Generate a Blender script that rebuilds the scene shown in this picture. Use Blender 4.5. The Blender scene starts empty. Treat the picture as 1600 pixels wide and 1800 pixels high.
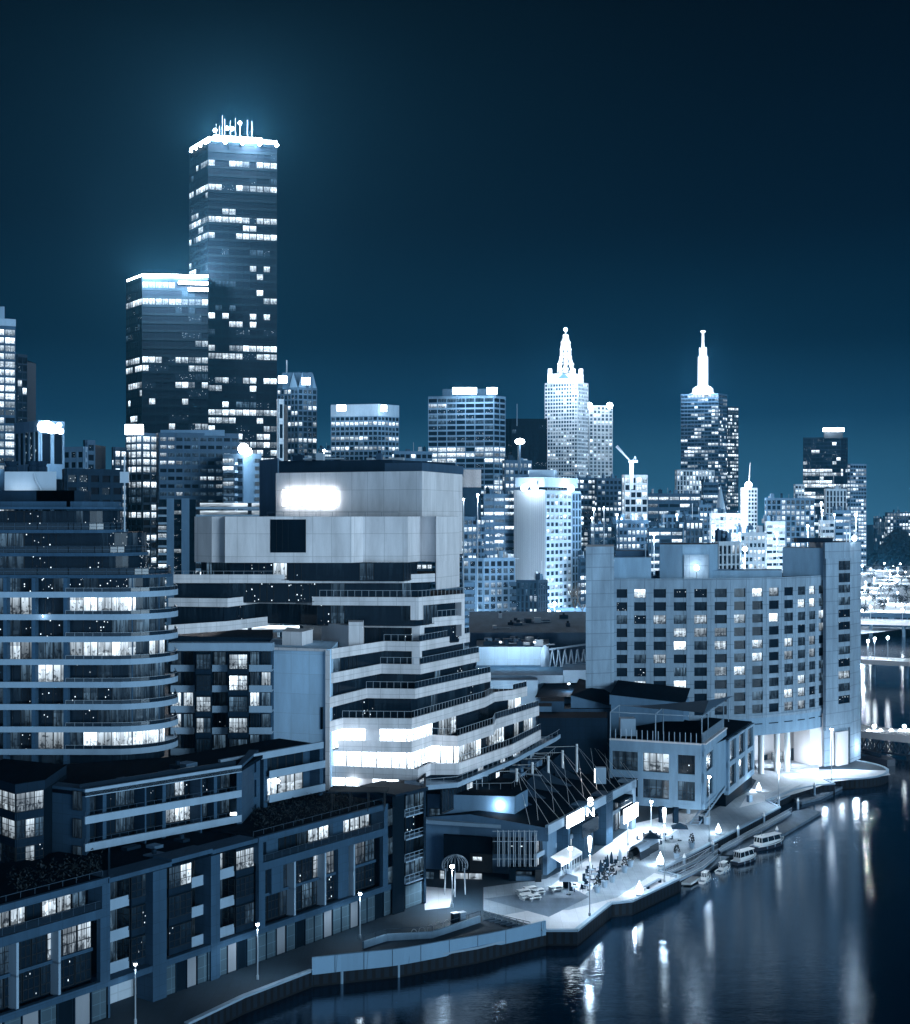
import bpy, math, random
from mathutils import Vector, Matrix
R = math.radians
SC = bpy.context.scene
COL = SC.collection
rng = random.Random(11)

# ---------------------------------------------------------------- camera
H, F = 57.0, 2500.0                      # eye height above the river, focal length in photo pixels
cd = bpy.data.cameras.new('camera'); cam = bpy.data.objects.new('camera', cd); COL.objects.link(cam)
cam.location = (0, 0, H); cam.rotation_euler = (R(90), 0, 0)
cd.sensor_fit = 'HORIZONTAL'; cd.sensor_width = 36; cd.lens = 36 * F / 1600
cd.shift_y = 5 / 1600; cd.clip_start = 1; cd.clip_end = 20000
SC.camera = cam

# ---------------------------------------------------------------- night sky
wd = bpy.data.worlds.new('World'); SC.world = wd; wd.use_nodes = True
nt = wd.node_tree; nt.nodes.clear()
wo = nt.nodes.new('ShaderNodeOutputWorld'); bg = nt.nodes.new('ShaderNodeBackground')
tc = nt.nodes.new('ShaderNodeTexCoord'); sx = nt.nodes.new('ShaderNodeSeparateXYZ'); cr = nt.nodes.new('ShaderNodeValToRGB')
nt.links.new(tc.outputs['Generated'], sx.inputs[0]); nt.links.new(sx.outputs['Z'], cr.inputs[0])
el = cr.color_ramp.elements
el[0].position = 0.0; el[0].color = (.034, .140, .245, 1)
el[1].position = 1.0; el[1].color = (.0006, .006, .016, 1)
for p, c in ((.03, (.020, .100, .180)), (.07, (.0045, .040, .088)), (.12, (.0004, .013, .032)), (.20, (.0, .0035, .011)), (.34, (.0, .0008, .003))):
    e = el.new(p); e.color = (*c, 1)
nz = nt.nodes.new('ShaderNodeTexNoise'); nz.inputs['Scale'].default_value = 2.2; nz.inputs['Detail'].default_value = 3
mr = nt.nodes.new('ShaderNodeMapRange'); mr.inputs[3].default_value = .6; mr.inputs[4].default_value = 1.4
nt.links.new(tc.outputs['Generated'], nz.inputs['Vector']); nt.links.new(nz.outputs[0], mr.inputs[0])
# glow of the rest of the city, low over the horizon behind the camera
def wm(op, a, b):
    q = nt.nodes.new('ShaderNodeMath'); q.operation = op
    for i, v in enumerate((a, b)):
        if isinstance(v, (int, float)): q.inputs[i].default_value = v
        else: nt.links.new(v, q.inputs[i])
    return q.outputs[0]
gl_ = wm('MULTIPLY', wm('MAXIMUM', wm('MULTIPLY', sx.outputs['Y'], -1), 0), wm('POWER', wm('MAXIMUM', wm('SUBTRACT', 1, sx.outputs['Z']), 0), 4))
mxw = nt.nodes.new('ShaderNodeMix'); mxw.data_type = 'RGBA'; mxw.blend_type = 'ADD'; mxw.clamp_factor = False
nt.links.new(gl_, mxw.inputs[0]); nt.links.new(cr.outputs[0], mxw.inputs[6]); mxw.inputs[7].default_value = (.26, .44, .66, 1)
nt.links.new(mxw.outputs[2], bg.inputs[0]); nt.links.new(mr.outputs[0], bg.inputs[1]); nt.links.new(bg.outputs[0], wo.inputs[0])

# city glow / moonlight from behind and to the right of the camera: one soft low sun
sd = bpy.data.lights.new('sun', 'SUN'); sun = bpy.data.objects.new('sun', sd); COL.objects.link(sun)
sd.energy = 2.5; sd.angle = R(30); sd.color = (.56, .80, 1.0)
sun.rotation_euler = Vector((.74, -.67, .12)).to_track_quat('Z', 'Y').to_euler()

vs = SC.view_settings; vs.view_transform = 'Standard'; vs.look = 'None'; vs.exposure = .12; vs.gamma = 1
cy = SC.cycles
cy.max_bounces = 5; cy.diffuse_bounces = 2; cy.glossy_bounces = 3; cy.transmission_bounces = 3; cy.volume_bounces = 0
cy.sample_clamp_indirect = 4; cy.use_denoising = True; cy.caustics_reflective = False; cy.caustics_refractive = False
cy.use_light_tree = True

# ---------------------------------------------------------------- photo pixel -> place
def W(x, y, z):
    Y = F * (H - z) / (y - 905); return Vector(((x - 800) * Y / F, Y, z))
def D(x, Y, z=0.0): return Vector(((x - 800) * Y / F, Y, z))
def ZY(y, Y): return H - (y - 905) * Y / F

# ---------------------------------------------------------------- materials
M = {}
def newmat(name):
    m = bpy.data.materials.new(name); m.use_nodes = True; M[name] = m
    n = m.node_tree; return m, n, n.nodes['Principled BSDF']
def math_(n, op, a, b=None, c=None):
    q = n.nodes.new('ShaderNodeMath'); q.operation = op
    for i, v in enumerate((a, b, c)):
        if v is None: continue
        if isinstance(v, (int, float)): q.inputs[i].default_value = v
        else: n.links.new(v, q.inputs[i])
    return q.outputs[0]
def mixc(n, f, a, b):
    q = n.nodes.new('ShaderNodeMix'); q.data_type = 'RGBA'
    for i, v in ((0, f), (6, a), (7, b)):
        if isinstance(v, (int, float)): q.inputs[i].default_value = v
        elif isinstance(v, tuple): q.inputs[i].default_value = (*v, 1)
        else: n.links.new(v, q.inputs[i])
    return q.outputs[2]
def wall(name, col, rough=.8, panel=None, joint=.6, var=.22, spec=.3, scale=.25):
    """painted or raw wall: slow stains, fine grain and optional panel joints in metres"""
    m, n, b = newmat(name)
    uv = n.nodes.new('ShaderNodeUVMap').outputs[0]
    nz = n.nodes.new('ShaderNodeTexNoise'); nz.inputs['Scale'].default_value = scale; nz.inputs['Detail'].default_value = 8
    nz.inputs['Roughness'].default_value = .65
    mp = n.nodes.new('ShaderNodeMapping'); mp.inputs['Scale'].default_value = (1.6, .3, 1)
    n.links.new(uv, mp.inputs[0]); n.links.new(mp.outputs[0], nz.inputs['Vector'])
    f = n.nodes.new('ShaderNodeMapRange'); f.inputs[1].default_value = .3; f.inputs[2].default_value = .72
    n.links.new(nz.outputs[0], f.inputs[0])
    c = mixc(n, f.outputs[0], tuple(v * (1 - var) for v in col), tuple(min(1, v * (1 + var * .6)) for v in col))
    if panel:
        br = n.nodes.new('ShaderNodeTexBrick'); br.offset = 0
        br.inputs['Scale'].default_value = 1; br.inputs['Brick Width'].default_value = panel[0]; br.inputs['Row Height'].default_value = panel[1]
        br.inputs['Mortar Size'].default_value = panel[2] if len(panel) > 2 else .03
        br.inputs['Color1'].default_value = (1, 1, 1, 1); br.inputs['Color2'].default_value = (.9, .9, .9, 1); br.inputs['Mortar'].default_value = (joint,) * 3 + (1,)
        n.links.new(uv, br.inputs['Vector'])
        q = n.nodes.new('ShaderNodeMix'); q.data_type = 'RGBA'; q.blend_type = 'MULTIPLY'; q.inputs[0].default_value = 1
        n.links.new(c, q.inputs[6]); n.links.new(br.outputs[0], q.inputs[7]); c = q.outputs[2]
    n.links.new(c, b.inputs['Base Color']); b.inputs['Roughness'].default_value = rough
    b.inputs['Specular IOR Level'].default_value = spec
    return m
def emis(name, col, s, sampled=False):
    m, n, b = newmat(name)
    b.inputs['Base Color'].default_value = (.2, .2, .2, 1)
    b.inputs['Emission Color'].default_value = (*col, 1); b.inputs['Emission Strength'].default_value = s
    if not sampled: m.cycles.emission_sampling = 'NONE'
    return m
def window(name, lo, hi, curtain=.5, sparks=False, fur=.5, sampled=False, base=(.006, .014, .024), tint=(.74, .88, 1)):
    """glass with what is behind it: room light, curtains, dark furniture; strength differs from pane to pane; sparks paint city-light glints instead"""
    m, n, b = newmat(name)
    uv = n.nodes.new('ShaderNodeUVMap').outputs[0]
    at = n.nodes.new('ShaderNodeAttribute'); at.attribute_name = 'rnd'
    oi = n.nodes.new('ShaderNodeObjectInfo')
    r = math_(n, 'FRACT', math_(n, 'ADD', at.outputs['Fac'], oi.outputs['Random']))
    s = n.nodes.new('ShaderNodeSeparateXYZ'); n.links.new(uv, s.inputs[0]); u, v = s.outputs[0], s.outputs[1]
    cx = n.nodes.new('ShaderNodeCombineXYZ')
    n.links.new(math_(n, 'MULTIPLY_ADD', r, 37.0, u), cx.inputs[0]); n.links.new(math_(n, 'MULTIPLY', v, .12), cx.inputs[1]); n.links.new(math_(n, 'MULTIPLY', r, 91.0), cx.inputs[2])
    n1 = n.nodes.new('ShaderNodeTexNoise'); n1.inputs['Scale'].default_value = 6; n1.inputs['Detail'].default_value = 1; n.links.new(cx.outputs[0], n1.inputs['Vector'])
    cu = n.nodes.new('ShaderNodeMapRange'); cu.inputs[1].default_value = .42; cu.inputs[2].default_value = .58; cu.inputs[3].default_value = 1 - curtain; cu.inputs[4].default_value = 1
    n.links.new(n1.outputs[0], cu.inputs[0])
    c2 = n.nodes.new('ShaderNodeCombineXYZ'); n.links.new(math_(n, 'MULTIPLY_ADD', r, 53.0, u), c2.inputs[0]); n.links.new(v, c2.inputs[1]); n.links.new(math_(n, 'MULTIPLY', r, 17.0), c2.inputs[2])
    if sparks:  # glints of city lights on dark glass, painted in as glowing dots
        vo = n.nodes.new('ShaderNodeTexVoronoi'); vo.inputs['Scale'].default_value = 4.5; n.links.new(c2.outputs[0], vo.inputs['Vector'])
        sp = n.nodes.new('ShaderNodeMapRange'); sp.inputs[1].default_value = .20; sp.inputs[2].default_value = .06; n.links.new(vo.outputs['Distance'], sp.inputs[0])
        sc = n.nodes.new('ShaderNodeSeparateColor'); n.links.new(vo.outputs['Color'], sc.inputs[0])
        st = math_(n, 'MULTIPLY', math_(n, 'MULTIPLY', sp.outputs[0], math_(n, 'GREATER_THAN', sc.outputs[0], .45)), hi)
    else:
        n2 = n.nodes.new('ShaderNodeTexNoise'); n2.inputs['Scale'].default_value = 5; n2.inputs['Detail'].default_value = 2; n.links.new(c2.outputs[0], n2.inputs['Vector'])
        # furniture: dark lumps, likelier low in the pane
        q = math_(n, 'SUBTRACT', n2.outputs[0], math_(n, 'MULTIPLY', v, .28))
        fu = n.nodes.new('ShaderNodeMapRange'); fu.inputs[1].default_value = .42; fu.inputs[2].default_value = .50; fu.inputs[3].default_value = 1; fu.inputs[4].default_value = 1 - fur
        n.links.new(q, fu.inputs[0])
        lo_hi = math_(n, 'MULTIPLY_ADD', math_(n, 'POWER', r, 1.5), hi - lo, lo)
        fall = math_(n, 'MULTIPLY_ADD', math_(n, 'POWER', v, 2.0), .8, .45)
        cell = math_(n, 'FRACT', math_(n, 'MULTIPLY', u, 2.0))
        mull = math_(n, 'MULTIPLY_ADD', math_(n, 'GREATER_THAN', math_(n, 'ABSOLUTE', math_(n, 'SUBTRACT', cell, .5)), .46), -.6, 1.0)
        blind = math_(n, 'MULTIPLY_ADD', math_(n, 'MULTIPLY', math_(n, 'GREATER_THAN', v, math_(n, 'FRACT', math_(n, 'MULTIPLY', r, 7.3))), math_(n, 'GREATER_THAN', math_(n, 'FRACT', math_(n, 'MULTIPLY', r, 13.7)), .55)), -.55, 1.0)
        fall = math_(n, 'MULTIPLY', fall, math_(n, 'MULTIPLY', mull, blind))
        st = math_(n, 'MULTIPLY', math_(n, 'MULTIPLY', lo_hi, fall), math_(n, 'MULTIPLY', cu.outputs[0], fu.outputs[0]))
    b.inputs['Base Color'].default_value = (*base, 1); b.inputs['Roughness'].default_value = .12
    n.links.new(st, b.inputs['Emission Strength']); b.inputs['Emission Color'].default_value = (*tint, 1); b.inputs['Specular IOR Level'].default_value = .1
    if not sampled: m.cycles.emission_sampling = 'NONE'
    return m
def glass(name, col=(.010, .020, .032), rough=.12, wave=.02, spec=.4):
    m, n, b = newmat(name)
    b.inputs['Base Color'].default_value = (*col, 1); b.inputs['Roughness'].default_value = rough; b.inputs['Specular IOR Level'].default_value = spec
    g = n.nodes.new('ShaderNodeNewGeometry'); nz = n.nodes.new('ShaderNodeTexNoise'); nz.inputs['Scale'].default_value = .3
    bp = n.nodes.new('ShaderNodeBump'); bp.inputs['Strength'].default_value = .3; bp.inputs['Distance'].default_value = wave
    n.links.new(g.outputs['Position'], nz.inputs['Vector']); n.links.new(nz.outputs[0], bp.inputs['Height']); n.links.new(bp.outputs[0], b.inputs['Normal'])
    return m
glass('glass'); glass('tower_glass', (.002, .006, .012), .5, spec=.04)
window('w_dark', .004, .03, .8, fur=.9, tint=(.25, .6, 1)); window('w_dim', .06, .34, .75, fur=.6, tint=(.38, .68, 1)); window('w_lit', .5, 2.0, .55, fur=.75, tint=(.72, .87, 1))
window('w_hot', 1.6, 4.5, .45, fur=.6); window('w_spark', 0, 2.6, sparks=True)
window('w_flood', 6, 9, .2, fur=.5, sampled=True)
wall('white', (0.74, 0.7, 0.71), panel=(3.0, 3.6, .05), joint=.70, var=.26)
wall('white_plain', (0.74, 0.7, 0.71), var=.08)
wall('concrete', (0.29, 0.385, 0.48), panel=(4.25, 2.72, .08), joint=.62, var=.34)
wall('concrete_plain', (0.23, 0.355, 0.475), var=.25)
wall('podium', (.034, .080, .135), spec=.12, panel=(1.5, 1.2, .03), joint=.72, var=.22)
wall('podium_dark', (0.006, 0.02, 0.038), spec=.1, panel=(1.2, 1.2, .03), var=.25)
wall('sidewall', (0.5, 0.7, 0.88), panel=(3, 3, .04), joint=.8, var=.2)
wall('screen', (.22, .37, .52), panel=(9, 30, .04), joint=.5, var=.08)
wall('roof_blue', (.05, .11, .175), rough=.9, var=.3, spec=.05)
wall('slab', (.26, .36, .46), var=.15)
wall('mid', (0.045, 0.09, 0.145), spec=0.12, var=.25)
wall('midlight', (0.11, 0.2, 0.3), var=.2)
wall('pale', (0.48, 0.55, 0.62), panel=(2, 3, .08), joint=.8, var=.12)
wall('dark', (0.01, 0.027, 0.048), spec=0.08, var=.3)
wall('black', (0.003, 0.01, 0.018), spec=0.04, var=.3)
wall('roof', (0.002, 0.008, 0.016), rough=1.0, var=.5, scale=.6, spec=.03)
wall('frame', (0.04, 0.075, 0.115), var=.1, rough=.5)
wall('frame_dark', (.02, .025, .03), spec=0.1, var=.1, rough=.4)
wall('steel', (0.36, 0.42, 0.48), var=.1, rough=.4)
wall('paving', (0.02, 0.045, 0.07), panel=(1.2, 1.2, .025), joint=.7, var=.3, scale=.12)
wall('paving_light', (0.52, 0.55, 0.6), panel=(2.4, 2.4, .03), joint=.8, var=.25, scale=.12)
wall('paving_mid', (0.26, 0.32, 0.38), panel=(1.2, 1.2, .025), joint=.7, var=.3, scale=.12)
wall('timber', (.13, .185, .25), panel=(30, .22, .02), joint=.45, var=.35)
wall('quay', (0.004, 0.014, 0.026), panel=(1.1, 9, .25), joint=.3, var=.4)
wall('ground', (0.01, 0.025, 0.04), var=.4, scale=.02)
wall('leaf', (0.006, 0.014, 0.02), rough=.7, var=.6, scale=3)
wall('bark', (.08, .07, .06), var=.4, scale=3)
wall('hull', (0.8, 0.82, 0.84), rough=.3, var=.05, spec=.5)
wall('hull_dark', (.03, .04, .06), rough=.3, var=.05, spec=.5)
wall('umbrella', (0.2, 0.27, 0.35), var=.1)
wall('grille', (0.05, 0.09, 0.12), panel=(1.3, 1.3, .05), joint=1.5, var=.2)
wall('door_pale', (0.24, 0.26, 0.29), var=.12)
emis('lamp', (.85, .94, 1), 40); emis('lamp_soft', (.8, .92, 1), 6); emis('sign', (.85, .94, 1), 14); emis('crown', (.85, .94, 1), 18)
emis('lit_wall', (.8, .9, 1), 1.3)

# ---------------------------------------------------------------- mesh collector
class MB:
    def __init__(s): s.v = []; s.f = []; s.m = []; s.uv = []; s.mats = []
    def slot(s, mat):
        if mat not in s.mats: s.mats.append(mat)
        return s.mats.index(mat)
    def face(s, pts, mat, uv=None):
        i = len(s.v); s.v.extend(Vector(p) for p in pts); s.f.append(tuple(range(i, i + len(pts)))); s.m.append(s.slot(mat)); s.uv.append(uv)
    def prism(s, poly, z0, z1, mat, top=None, bottom=True):
        """poly counter-clockwise seen from above"""
        a = sum(poly[i][0] * poly[(i + 1) % len(poly)][1] - poly[(i + 1) % len(poly)][0] * poly[i][1] for i in range(len(poly)))
        if a < 0: poly = poly[::-1]
        n = len(poly)
        zz0 = z0 if isinstance(z0, (list, tuple)) else [z0] * n
        for i in range(n):
            p, q = poly[i], poly[(i + 1) % n]
            s.face([(p[0], p[1], zz0[i]), (q[0], q[1], zz0[(i + 1) % n]), (q[0], q[1], z1), (p[0], p[1], z1)], mat)
        s.face([(p[0], p[1], z1) for p in poly], top or mat)
        if bottom: s.face([(p[0], p[1], z0) for p in reversed(poly)], mat)
    def bar(s, a, b, off0, off1, z0, z1, mat, ext=0.0):
        """upright slab along plan line a->b between two outward offsets (outward is to the right of a->b)"""
        a = Vector(a[:2]); b = Vector(b[:2]); d = (b - a).normalized(); n = Vector((d.y, -d.x)); a = a - d * ext; b = b + d * ext
        s.prism([tuple(a + n * off1), tuple(b + n * off1), tuple(b + n * off0), tuple(a + n * off0)], z0, z1, mat)
    def box(s, c, size, mat, rz=0.0):
        u = Vector((math.cos(rz), math.sin(rz))); w = Vector((-u.y, u.x)); c2 = Vector(c[:2]); hx, hy, hz = size[0] / 2, size[1] / 2, size[2] / 2
        s.prism([tuple(c2 - u * hx - w * hy), tuple(c2 + u * hx - w * hy), tuple(c2 + u * hx + w * hy), tuple(c2 - u * hx + w * hy)], c[2] - hz, c[2] + hz, mat)
    def tube(s, p, q, r0, mat, r1=None, n=6, cap=True):
        p = Vector(p); q = Vector(q); r1 = r0 if r1 is None else r1
        d = (q - p).normalized(); a = d.orthogonal().normalized(); b = d.cross(a)
        P = [p + (a * math.cos(t) + b * math.sin(t)) * r0 for t in [2 * math.pi * k / n for k in range(n)]]
        Q = [q + (a * math.cos(t) + b * math.sin(t)) * r1 for t in [2 * math.pi * k / n for k in range(n)]]
        for k in range(n): s.face([P[k], P[(k + 1) % n], Q[(k + 1) % n], Q[k]], mat)
        if cap: s.face(Q, mat); s.face(P[::-1], mat)
    def lathe(s, c, prof, mat, n=12, a0=0.0):
        """prof: (radius, height) pairs going up"""
        c = Vector(c); rings = [[c + Vector((r * math.cos(a0 + 2 * math.pi * k / n), r * math.sin(a0 + 2 * math.pi * k / n), z)) for k in range(n)] for r, z in prof]
        for A, B_ in zip(rings, rings[1:]):
            for k in range(n): s.face([A[k], A[(k + 1) % n], B_[(k + 1) % n], B_[k]], mat)
        s.face(rings[-1], mat); s.face(rings[0][::-1], mat)
    def ball(s, c, r, mat, n=8, sz=1.0):
        s.lathe(c, [(max(.02, r * math.cos(t)), r * sz * math.sin(t)) for t in [R(-85 + 170 * k / n) for k in range(n + 1)]], mat, n)
    def build(s, name, parent=None, origin=None, smooth=False):
        if not s.v: return None
        o0 = Vector(origin) if origin is not None else (Vector(parent['org']) if parent is not None and 'org' in parent else Vector((0, 0, 0)))
        me = bpy.data.meshes.new(name); me.from_pydata([tuple(v - o0) for v in s.v], [], s.f)
        for m in s.mats: me.materials.append(M[m])
        me.polygons.foreach_set('material_index', s.m)
        ul = me.uv_layers.new(name='UVMap').data
        for p, uv in zip(me.polygons, s.uv):
            n = p.normal
            for j, li in enumerate(p.loop_indices):
                if uv: ul[li].uv = uv[j % len(uv)]
                else:
                    v = s.v[me.loops[li].vertex_index]
                    if abs(n.z) > .7: ul[li].uv = (v.x, v.y)
                    else:
                        t = Vector((-n.y, n.x)).normalized(); ul[li].uv = (v.x * t.x + v.y * t.y, v.z)
        if smooth: me.polygons.foreach_set('use_smooth', [True] * len(me.polygons))
        me.update()
        o = bpy.data.objects.new(name, me); COL.objects.link(o)
        if parent is not None: o.parent = parent
        else: o.location = o0
        return o

ROOTS = []
def thing(name, label, cat, loc, group=None):
    o = bpy.data.objects.new(name, None); COL.objects.link(o); o.location = loc; o.empty_display_size = .5
    o['label'] = label; o['category'] = cat; ORG[o.name] = Vector(loc)
    if group: o['group'] = group
    ROOTS.append(o); return o
ORG = {}
def part(mb, name, root, smooth=False):
    """mesh in world coordinates -> child of a root whose origin is known"""
    o = mb.build(name, None, ORG[root.name], smooth)
    if o is None: return None
    o.parent = root; o.location = (0, 0, 0); ORG[o.name] = ORG[root.name]; return o
def sub(mb, name, prt): return part(mb, name, prt)
def tag(o, label, cat, group=None):
    o['label'] = label; o['category'] = cat
    if group: o['group'] = group
    return o
def struct(mb, name, kind='structure'):
    o = mb.build(name); o['kind'] = kind; return o
def single(mb, name, label, cat, org, group=None, smooth=False):
    return tag(mb.build(name, None, Vector(org), smooth), label, cat, group)
def copy_tree(o, parent=None):
    c = o.copy(); COL.objects.link(c)
    if parent is not None: c.parent = parent
    for ch in list(o.children): copy_tree(ch, c)
    return c

# ---------------------------------------------------------------- windows
_pane = {}
def pane_mesh(kind, nm, nh=0):
    k = (kind, nm, nh)
    if k not in _pane:
        m = MB(); g = 'w_' + (kind or '')
        P = lambda x, y, z: (x, y, z)
        if kind: m.face([P(-.5, -.04, 0), P(.5, -.04, 0), P(.5, -.04, 1), P(-.5, -.04, 1)], g, [(0, 0), (1, 0), (1, 1), (0, 1)])
        else:
            bw = .035 if nm < 3 else .02
            def br(x0, x1, z0, z1): m.prism([(x0, -.09), (x1, -.09), (x1, -.03), (x0, -.03)], z0, z1, 'frame_dark')
            br(-.5, -.5 + bw, 0, 1); br(.5 - bw, .5, 0, 1); br(-.5 + bw, .5 - bw, 0, .03); br(-.5 + bw, .5 - bw, .97, 1)
            for i in range(nm):
                x = -.5 + (i + 1) / (nm + 1); br(x - bw / 2, x + bw / 2, .03, .97)
            for i in range(nh):
                z = (i + 1) / (nh + 1)
                for j in range(nm + 1):
                    x0 = -.5 + j / (nm + 1) + bw; x1 = -.5 + (j + 1) / (nm + 1) - bw; br(x0, x1, z - .012, z + .012)
        o = m.build('window'); me = o.data; bpy.data.objects.remove(o)
        a = me.attributes.new('rnd', 'FLOAT', 'FACE')
        _pane[k] = me
    return _pane[k]
def clusters(m, limit=60, tol=.12):
    """pieces of one collector that do not touch become meshes of their own"""
    n = len(m.f)
    if n > 2500: return [m]
    bb = []; 
    for f in m.f:
        P = [m.v[i] for i in f]; bb.append([min(p[k] for p in P) - tol for k in range(3)] + [max(p[k] for p in P) + tol for k in range(3)])
    par = list(range(n))
    def find(a):
        while par[a] != a: par[a] = par[par[a]]; a = par[a]
        return a
    order = sorted(range(n), key=lambda i: bb[i][0]); act = []
    for i in order:
        act = [j for j in act if bb[j][3] >= bb[i][0]]
        for j in act:
            if bb[j][4] >= bb[i][1] and bb[i][4] >= bb[j][1] and bb[j][5] >= bb[i][2] and bb[i][5] >= bb[j][2]: par[find(i)] = find(j)
        act.append(i)
    g = {}
    for i in range(n): g.setdefault(find(i), []).append(i)
    if len(g) > limit or len(g) == 1: return [m]
    out = []
    for ids in g.values():
        q = MB()
        for i in ids: q.face([m.v[k] for k in m.f[i]], m.mats[m.m[i]], m.uv[i])
        out.append(q)
    return out
class Bld:
    def __init__(s, name, label, cat, loc, group=None):
        s.root = thing(name, label, cat, loc, group); s.wall = MB(); s.glaz = MB(); s.panes = []; s.rail = MB(); s.extra = {}
    def mb(s, name):
        if name not in s.extra: s.extra[name] = MB()
        return s.extra[name]
    def pane(s, a, b, off, z0, z1, kind, nm=0, nh=0):
        a = Vector(a[:2]); b = Vector(b[:2]); d = b - a; L = d.length; d.normalize(); n = Vector((d.y, -d.x)); c = (a + b) / 2 + n * off
        s.panes.append((c.x, c.y, z0, L, z1 - z0, math.atan2(d.y, d.x), kind, nm, nh))
    def finish(s, limit=100, stuff_frames=False):
        o = part(s.wall, 'wall', s.root); part(s.glaz, 'glazing', s.root); part(s.rail, 'railing', s.root)
        for k, m in s.extra.items():
            for q in clusters(m): part(q, k, s.root)
        ps = sorted(s.panes, key=lambda p: -p[3] * p[4] / max(p[1], 1) ** 2 * (3 if p[6] != 'dark' else 1))
        org = ORG[s.root.name]
        for p in ps[:limit]:
            w = bpy.data.objects.new('window', pane_mesh(p[6], 0)); COL.objects.link(w); w.parent = s.root
            w.location = Vector((p[0], p[1], p[2])) - org; w.rotation_euler = (0, 0, p[5]); w.scale = (p[3], 1, p[4])
            if p[7] >= 0: fr = bpy.data.objects.new('window_frame', pane_mesh('', p[7], p[8])); COL.objects.link(fr); fr.parent = w
        rest = ps[limit:]
        if rest:
            m = MB()
            for p in rest:
                d = Vector((math.cos(p[5]), math.sin(p[5]))); n = Vector((d.y, -d.x)); a = Vector((p[0], p[1])) - d * p[3] / 2 + n * .04; b = a + d * p[3]
                m.face([(a.x, a.y, p[2]), (b.x, b.y, p[2]), (b.x, b.y, p[2] + p[4]), (a.x, a.y, p[2] + p[4])], 'w_' + p[6], [(0, 0), (1, 0), (1, 1), (0, 1)])
            o = part(m, 'window', s.root); o['kind'] = 'stuff'
            a = o.data.attributes.new('rnd', 'FLOAT', 'FACE'); a.data.foreach_set('value', [rng.random() for _ in rest])
        return s.root

def offset(pl, d):
    """move a plan polyline inwards (to the left of its direction) by d"""
    pl = [Vector(p[:2]) for p in pl]; out = []
    for i, p in enumerate(pl):
        ds = []
        if i > 0: ds.append((p - pl[i - 1]).normalized())
        if i < len(pl) - 1: ds.append((pl[i + 1] - p).normalized())
        n = sum((Vector((-q.y, q.x)) for q in ds), Vector((0, 0)))
        n = n.normalized(); c = max(.35, n.dot(Vector((-ds[0].y, ds[0].x)))); out.append(p + n * d / c)
    return out
def choose(rd, w):
    t = rd.random() * sum(x for _, x in w)
    for k, x in w:
        t -= x
        if t <= 0: return k
    return w[-1][0]
MIX = [('dark', 5), ('dim', 2.5), ('lit', 1.2), ('hot', .3), ('spark', 1)]
def facade(B, a, b, z0, z1, nc, nr, wallm, pier=.25, span=.4, depth=.35, mix=MIX, pat=None, nm=0, nh=0, dark=True, ends=True, seed=None, sill=0.0):
    """openings in a wall: piers and spandrels stand proud of the glass line a->b, one pane in each opening"""
    a = Vector(a[:2]); b = Vector(b[:2]); d = b - a; L = d.length; d.normalize(); cw = L / nc; rh = (z1 - z0) / nr
    pw = cw * pier; sh = rh * span; rd = random.Random(seed) if seed is not None else rng
    if pier > 0:
        for i in range(nc + 1):
            c = a + d * cw * i; h0 = pw / 2 if i > 0 else 0; h1 = pw / 2 if i < nc else 0
            B.wall.bar(c - d * h0, c + d * h1, 0, depth + .04, z0, z1, wallm)
    if span > 0:
        for j in range(nr + 1):
            za = z0 + rh * j - (sh / 2 if j > 0 else 0); zb = z0 + rh * j + (sh / 2 if j < nr else 0)
            B.wall.bar(a, b, 0, depth, za, zb, wallm)
    for j in range(nr):                     # j = 0 is the TOP row
        zb = z1 - rh * j - sh / 2; za = z1 - rh * (j + 1) + sh / 2
        for i in range(nc):
            if pat is not None:
                row = pat[j] if j < len(pat) else ''
                ch = row[i] if i < len(row) else '.'
                k = {'.': 'dark', 'd': 'dim', 'L': 'lit', 'H': 'hot', 's': 'spark', 'F': 'flood', '?': None, 'x': 'x'}[ch]
                if k is None: k = choose(rd, mix)
                if k == 'x': continue
            else: k = choose(rd, mix)
            if k == 'dark' and not dark: continue
            B.pane(a + d * (cw * i + pw / 2), a + d * (cw * (i + 1) - pw / 2), .05, za, zb, k, nm, nh)
def railing(mb, pl, z, h=1.0, step=1.6, mat='steel', r=.035, bars=1):
    pl = [Vector(p[:2]) for p in pl]
    for p, q in zip(pl, pl[1:]):
        L = (q - p).length; n = max(1, round(L / step))
        for i in range(n + 1):
            c = p + (q - p) * i / n; mb.tube((c.x, c.y, z), (c.x, c.y, z + h), r, mat, n=4, cap=False)
        for k in range(bars):
            zz = z + h * (1 - k / max(1, bars)); mb.tube((p.x, p.y, zz), (q.x, q.y, zz), r, mat, n=4, cap=False)
def slab(B, pl, z, h, mat, back=30, t=.3, plate=True, roofm='roof', closed=None):
    """parapet band along a plan polyline with the floor plate behind it"""
    for p, q in zip(pl, pl[1:]): B.wall.bar(p, q, -t, 0, z - h, z, mat)
    if plate:
        pi = offset(pl, t * .5); poly = [tuple(p) for p in pi] + [(pi[-1].x + 2, pi[-1].y + back), (pi[0].x + 2, pi[0].y + back)]
        B.wall.prism(poly, z - h + .05, z - h + .5, mat, top=roofm)
def plight(p, power, col=(.72, .87, 1), size=.25, name='lamp_light'):
    l = bpy.data.lights.new(name, 'POINT'); l.energy = power; l.color = col; l.shadow_soft_size = size
    o = bpy.data.objects.new(name, l); COL.objects.link(o); o.location = p; return o
def downlight(p, power, col=(.72, .87, 1), size=.25, cone=146):
    """capped street lantern: light leaves it downwards only"""
    l = bpy.data.lights.new('lamp_light', 'SPOT'); l.energy = power; l.color = col; l.shadow_soft_size = size; l.spot_size = R(cone); l.spot_blend = .35
    o = bpy.data.objects.new('lamp_light', l); COL.objects.link(o); o.location = p; return o
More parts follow.
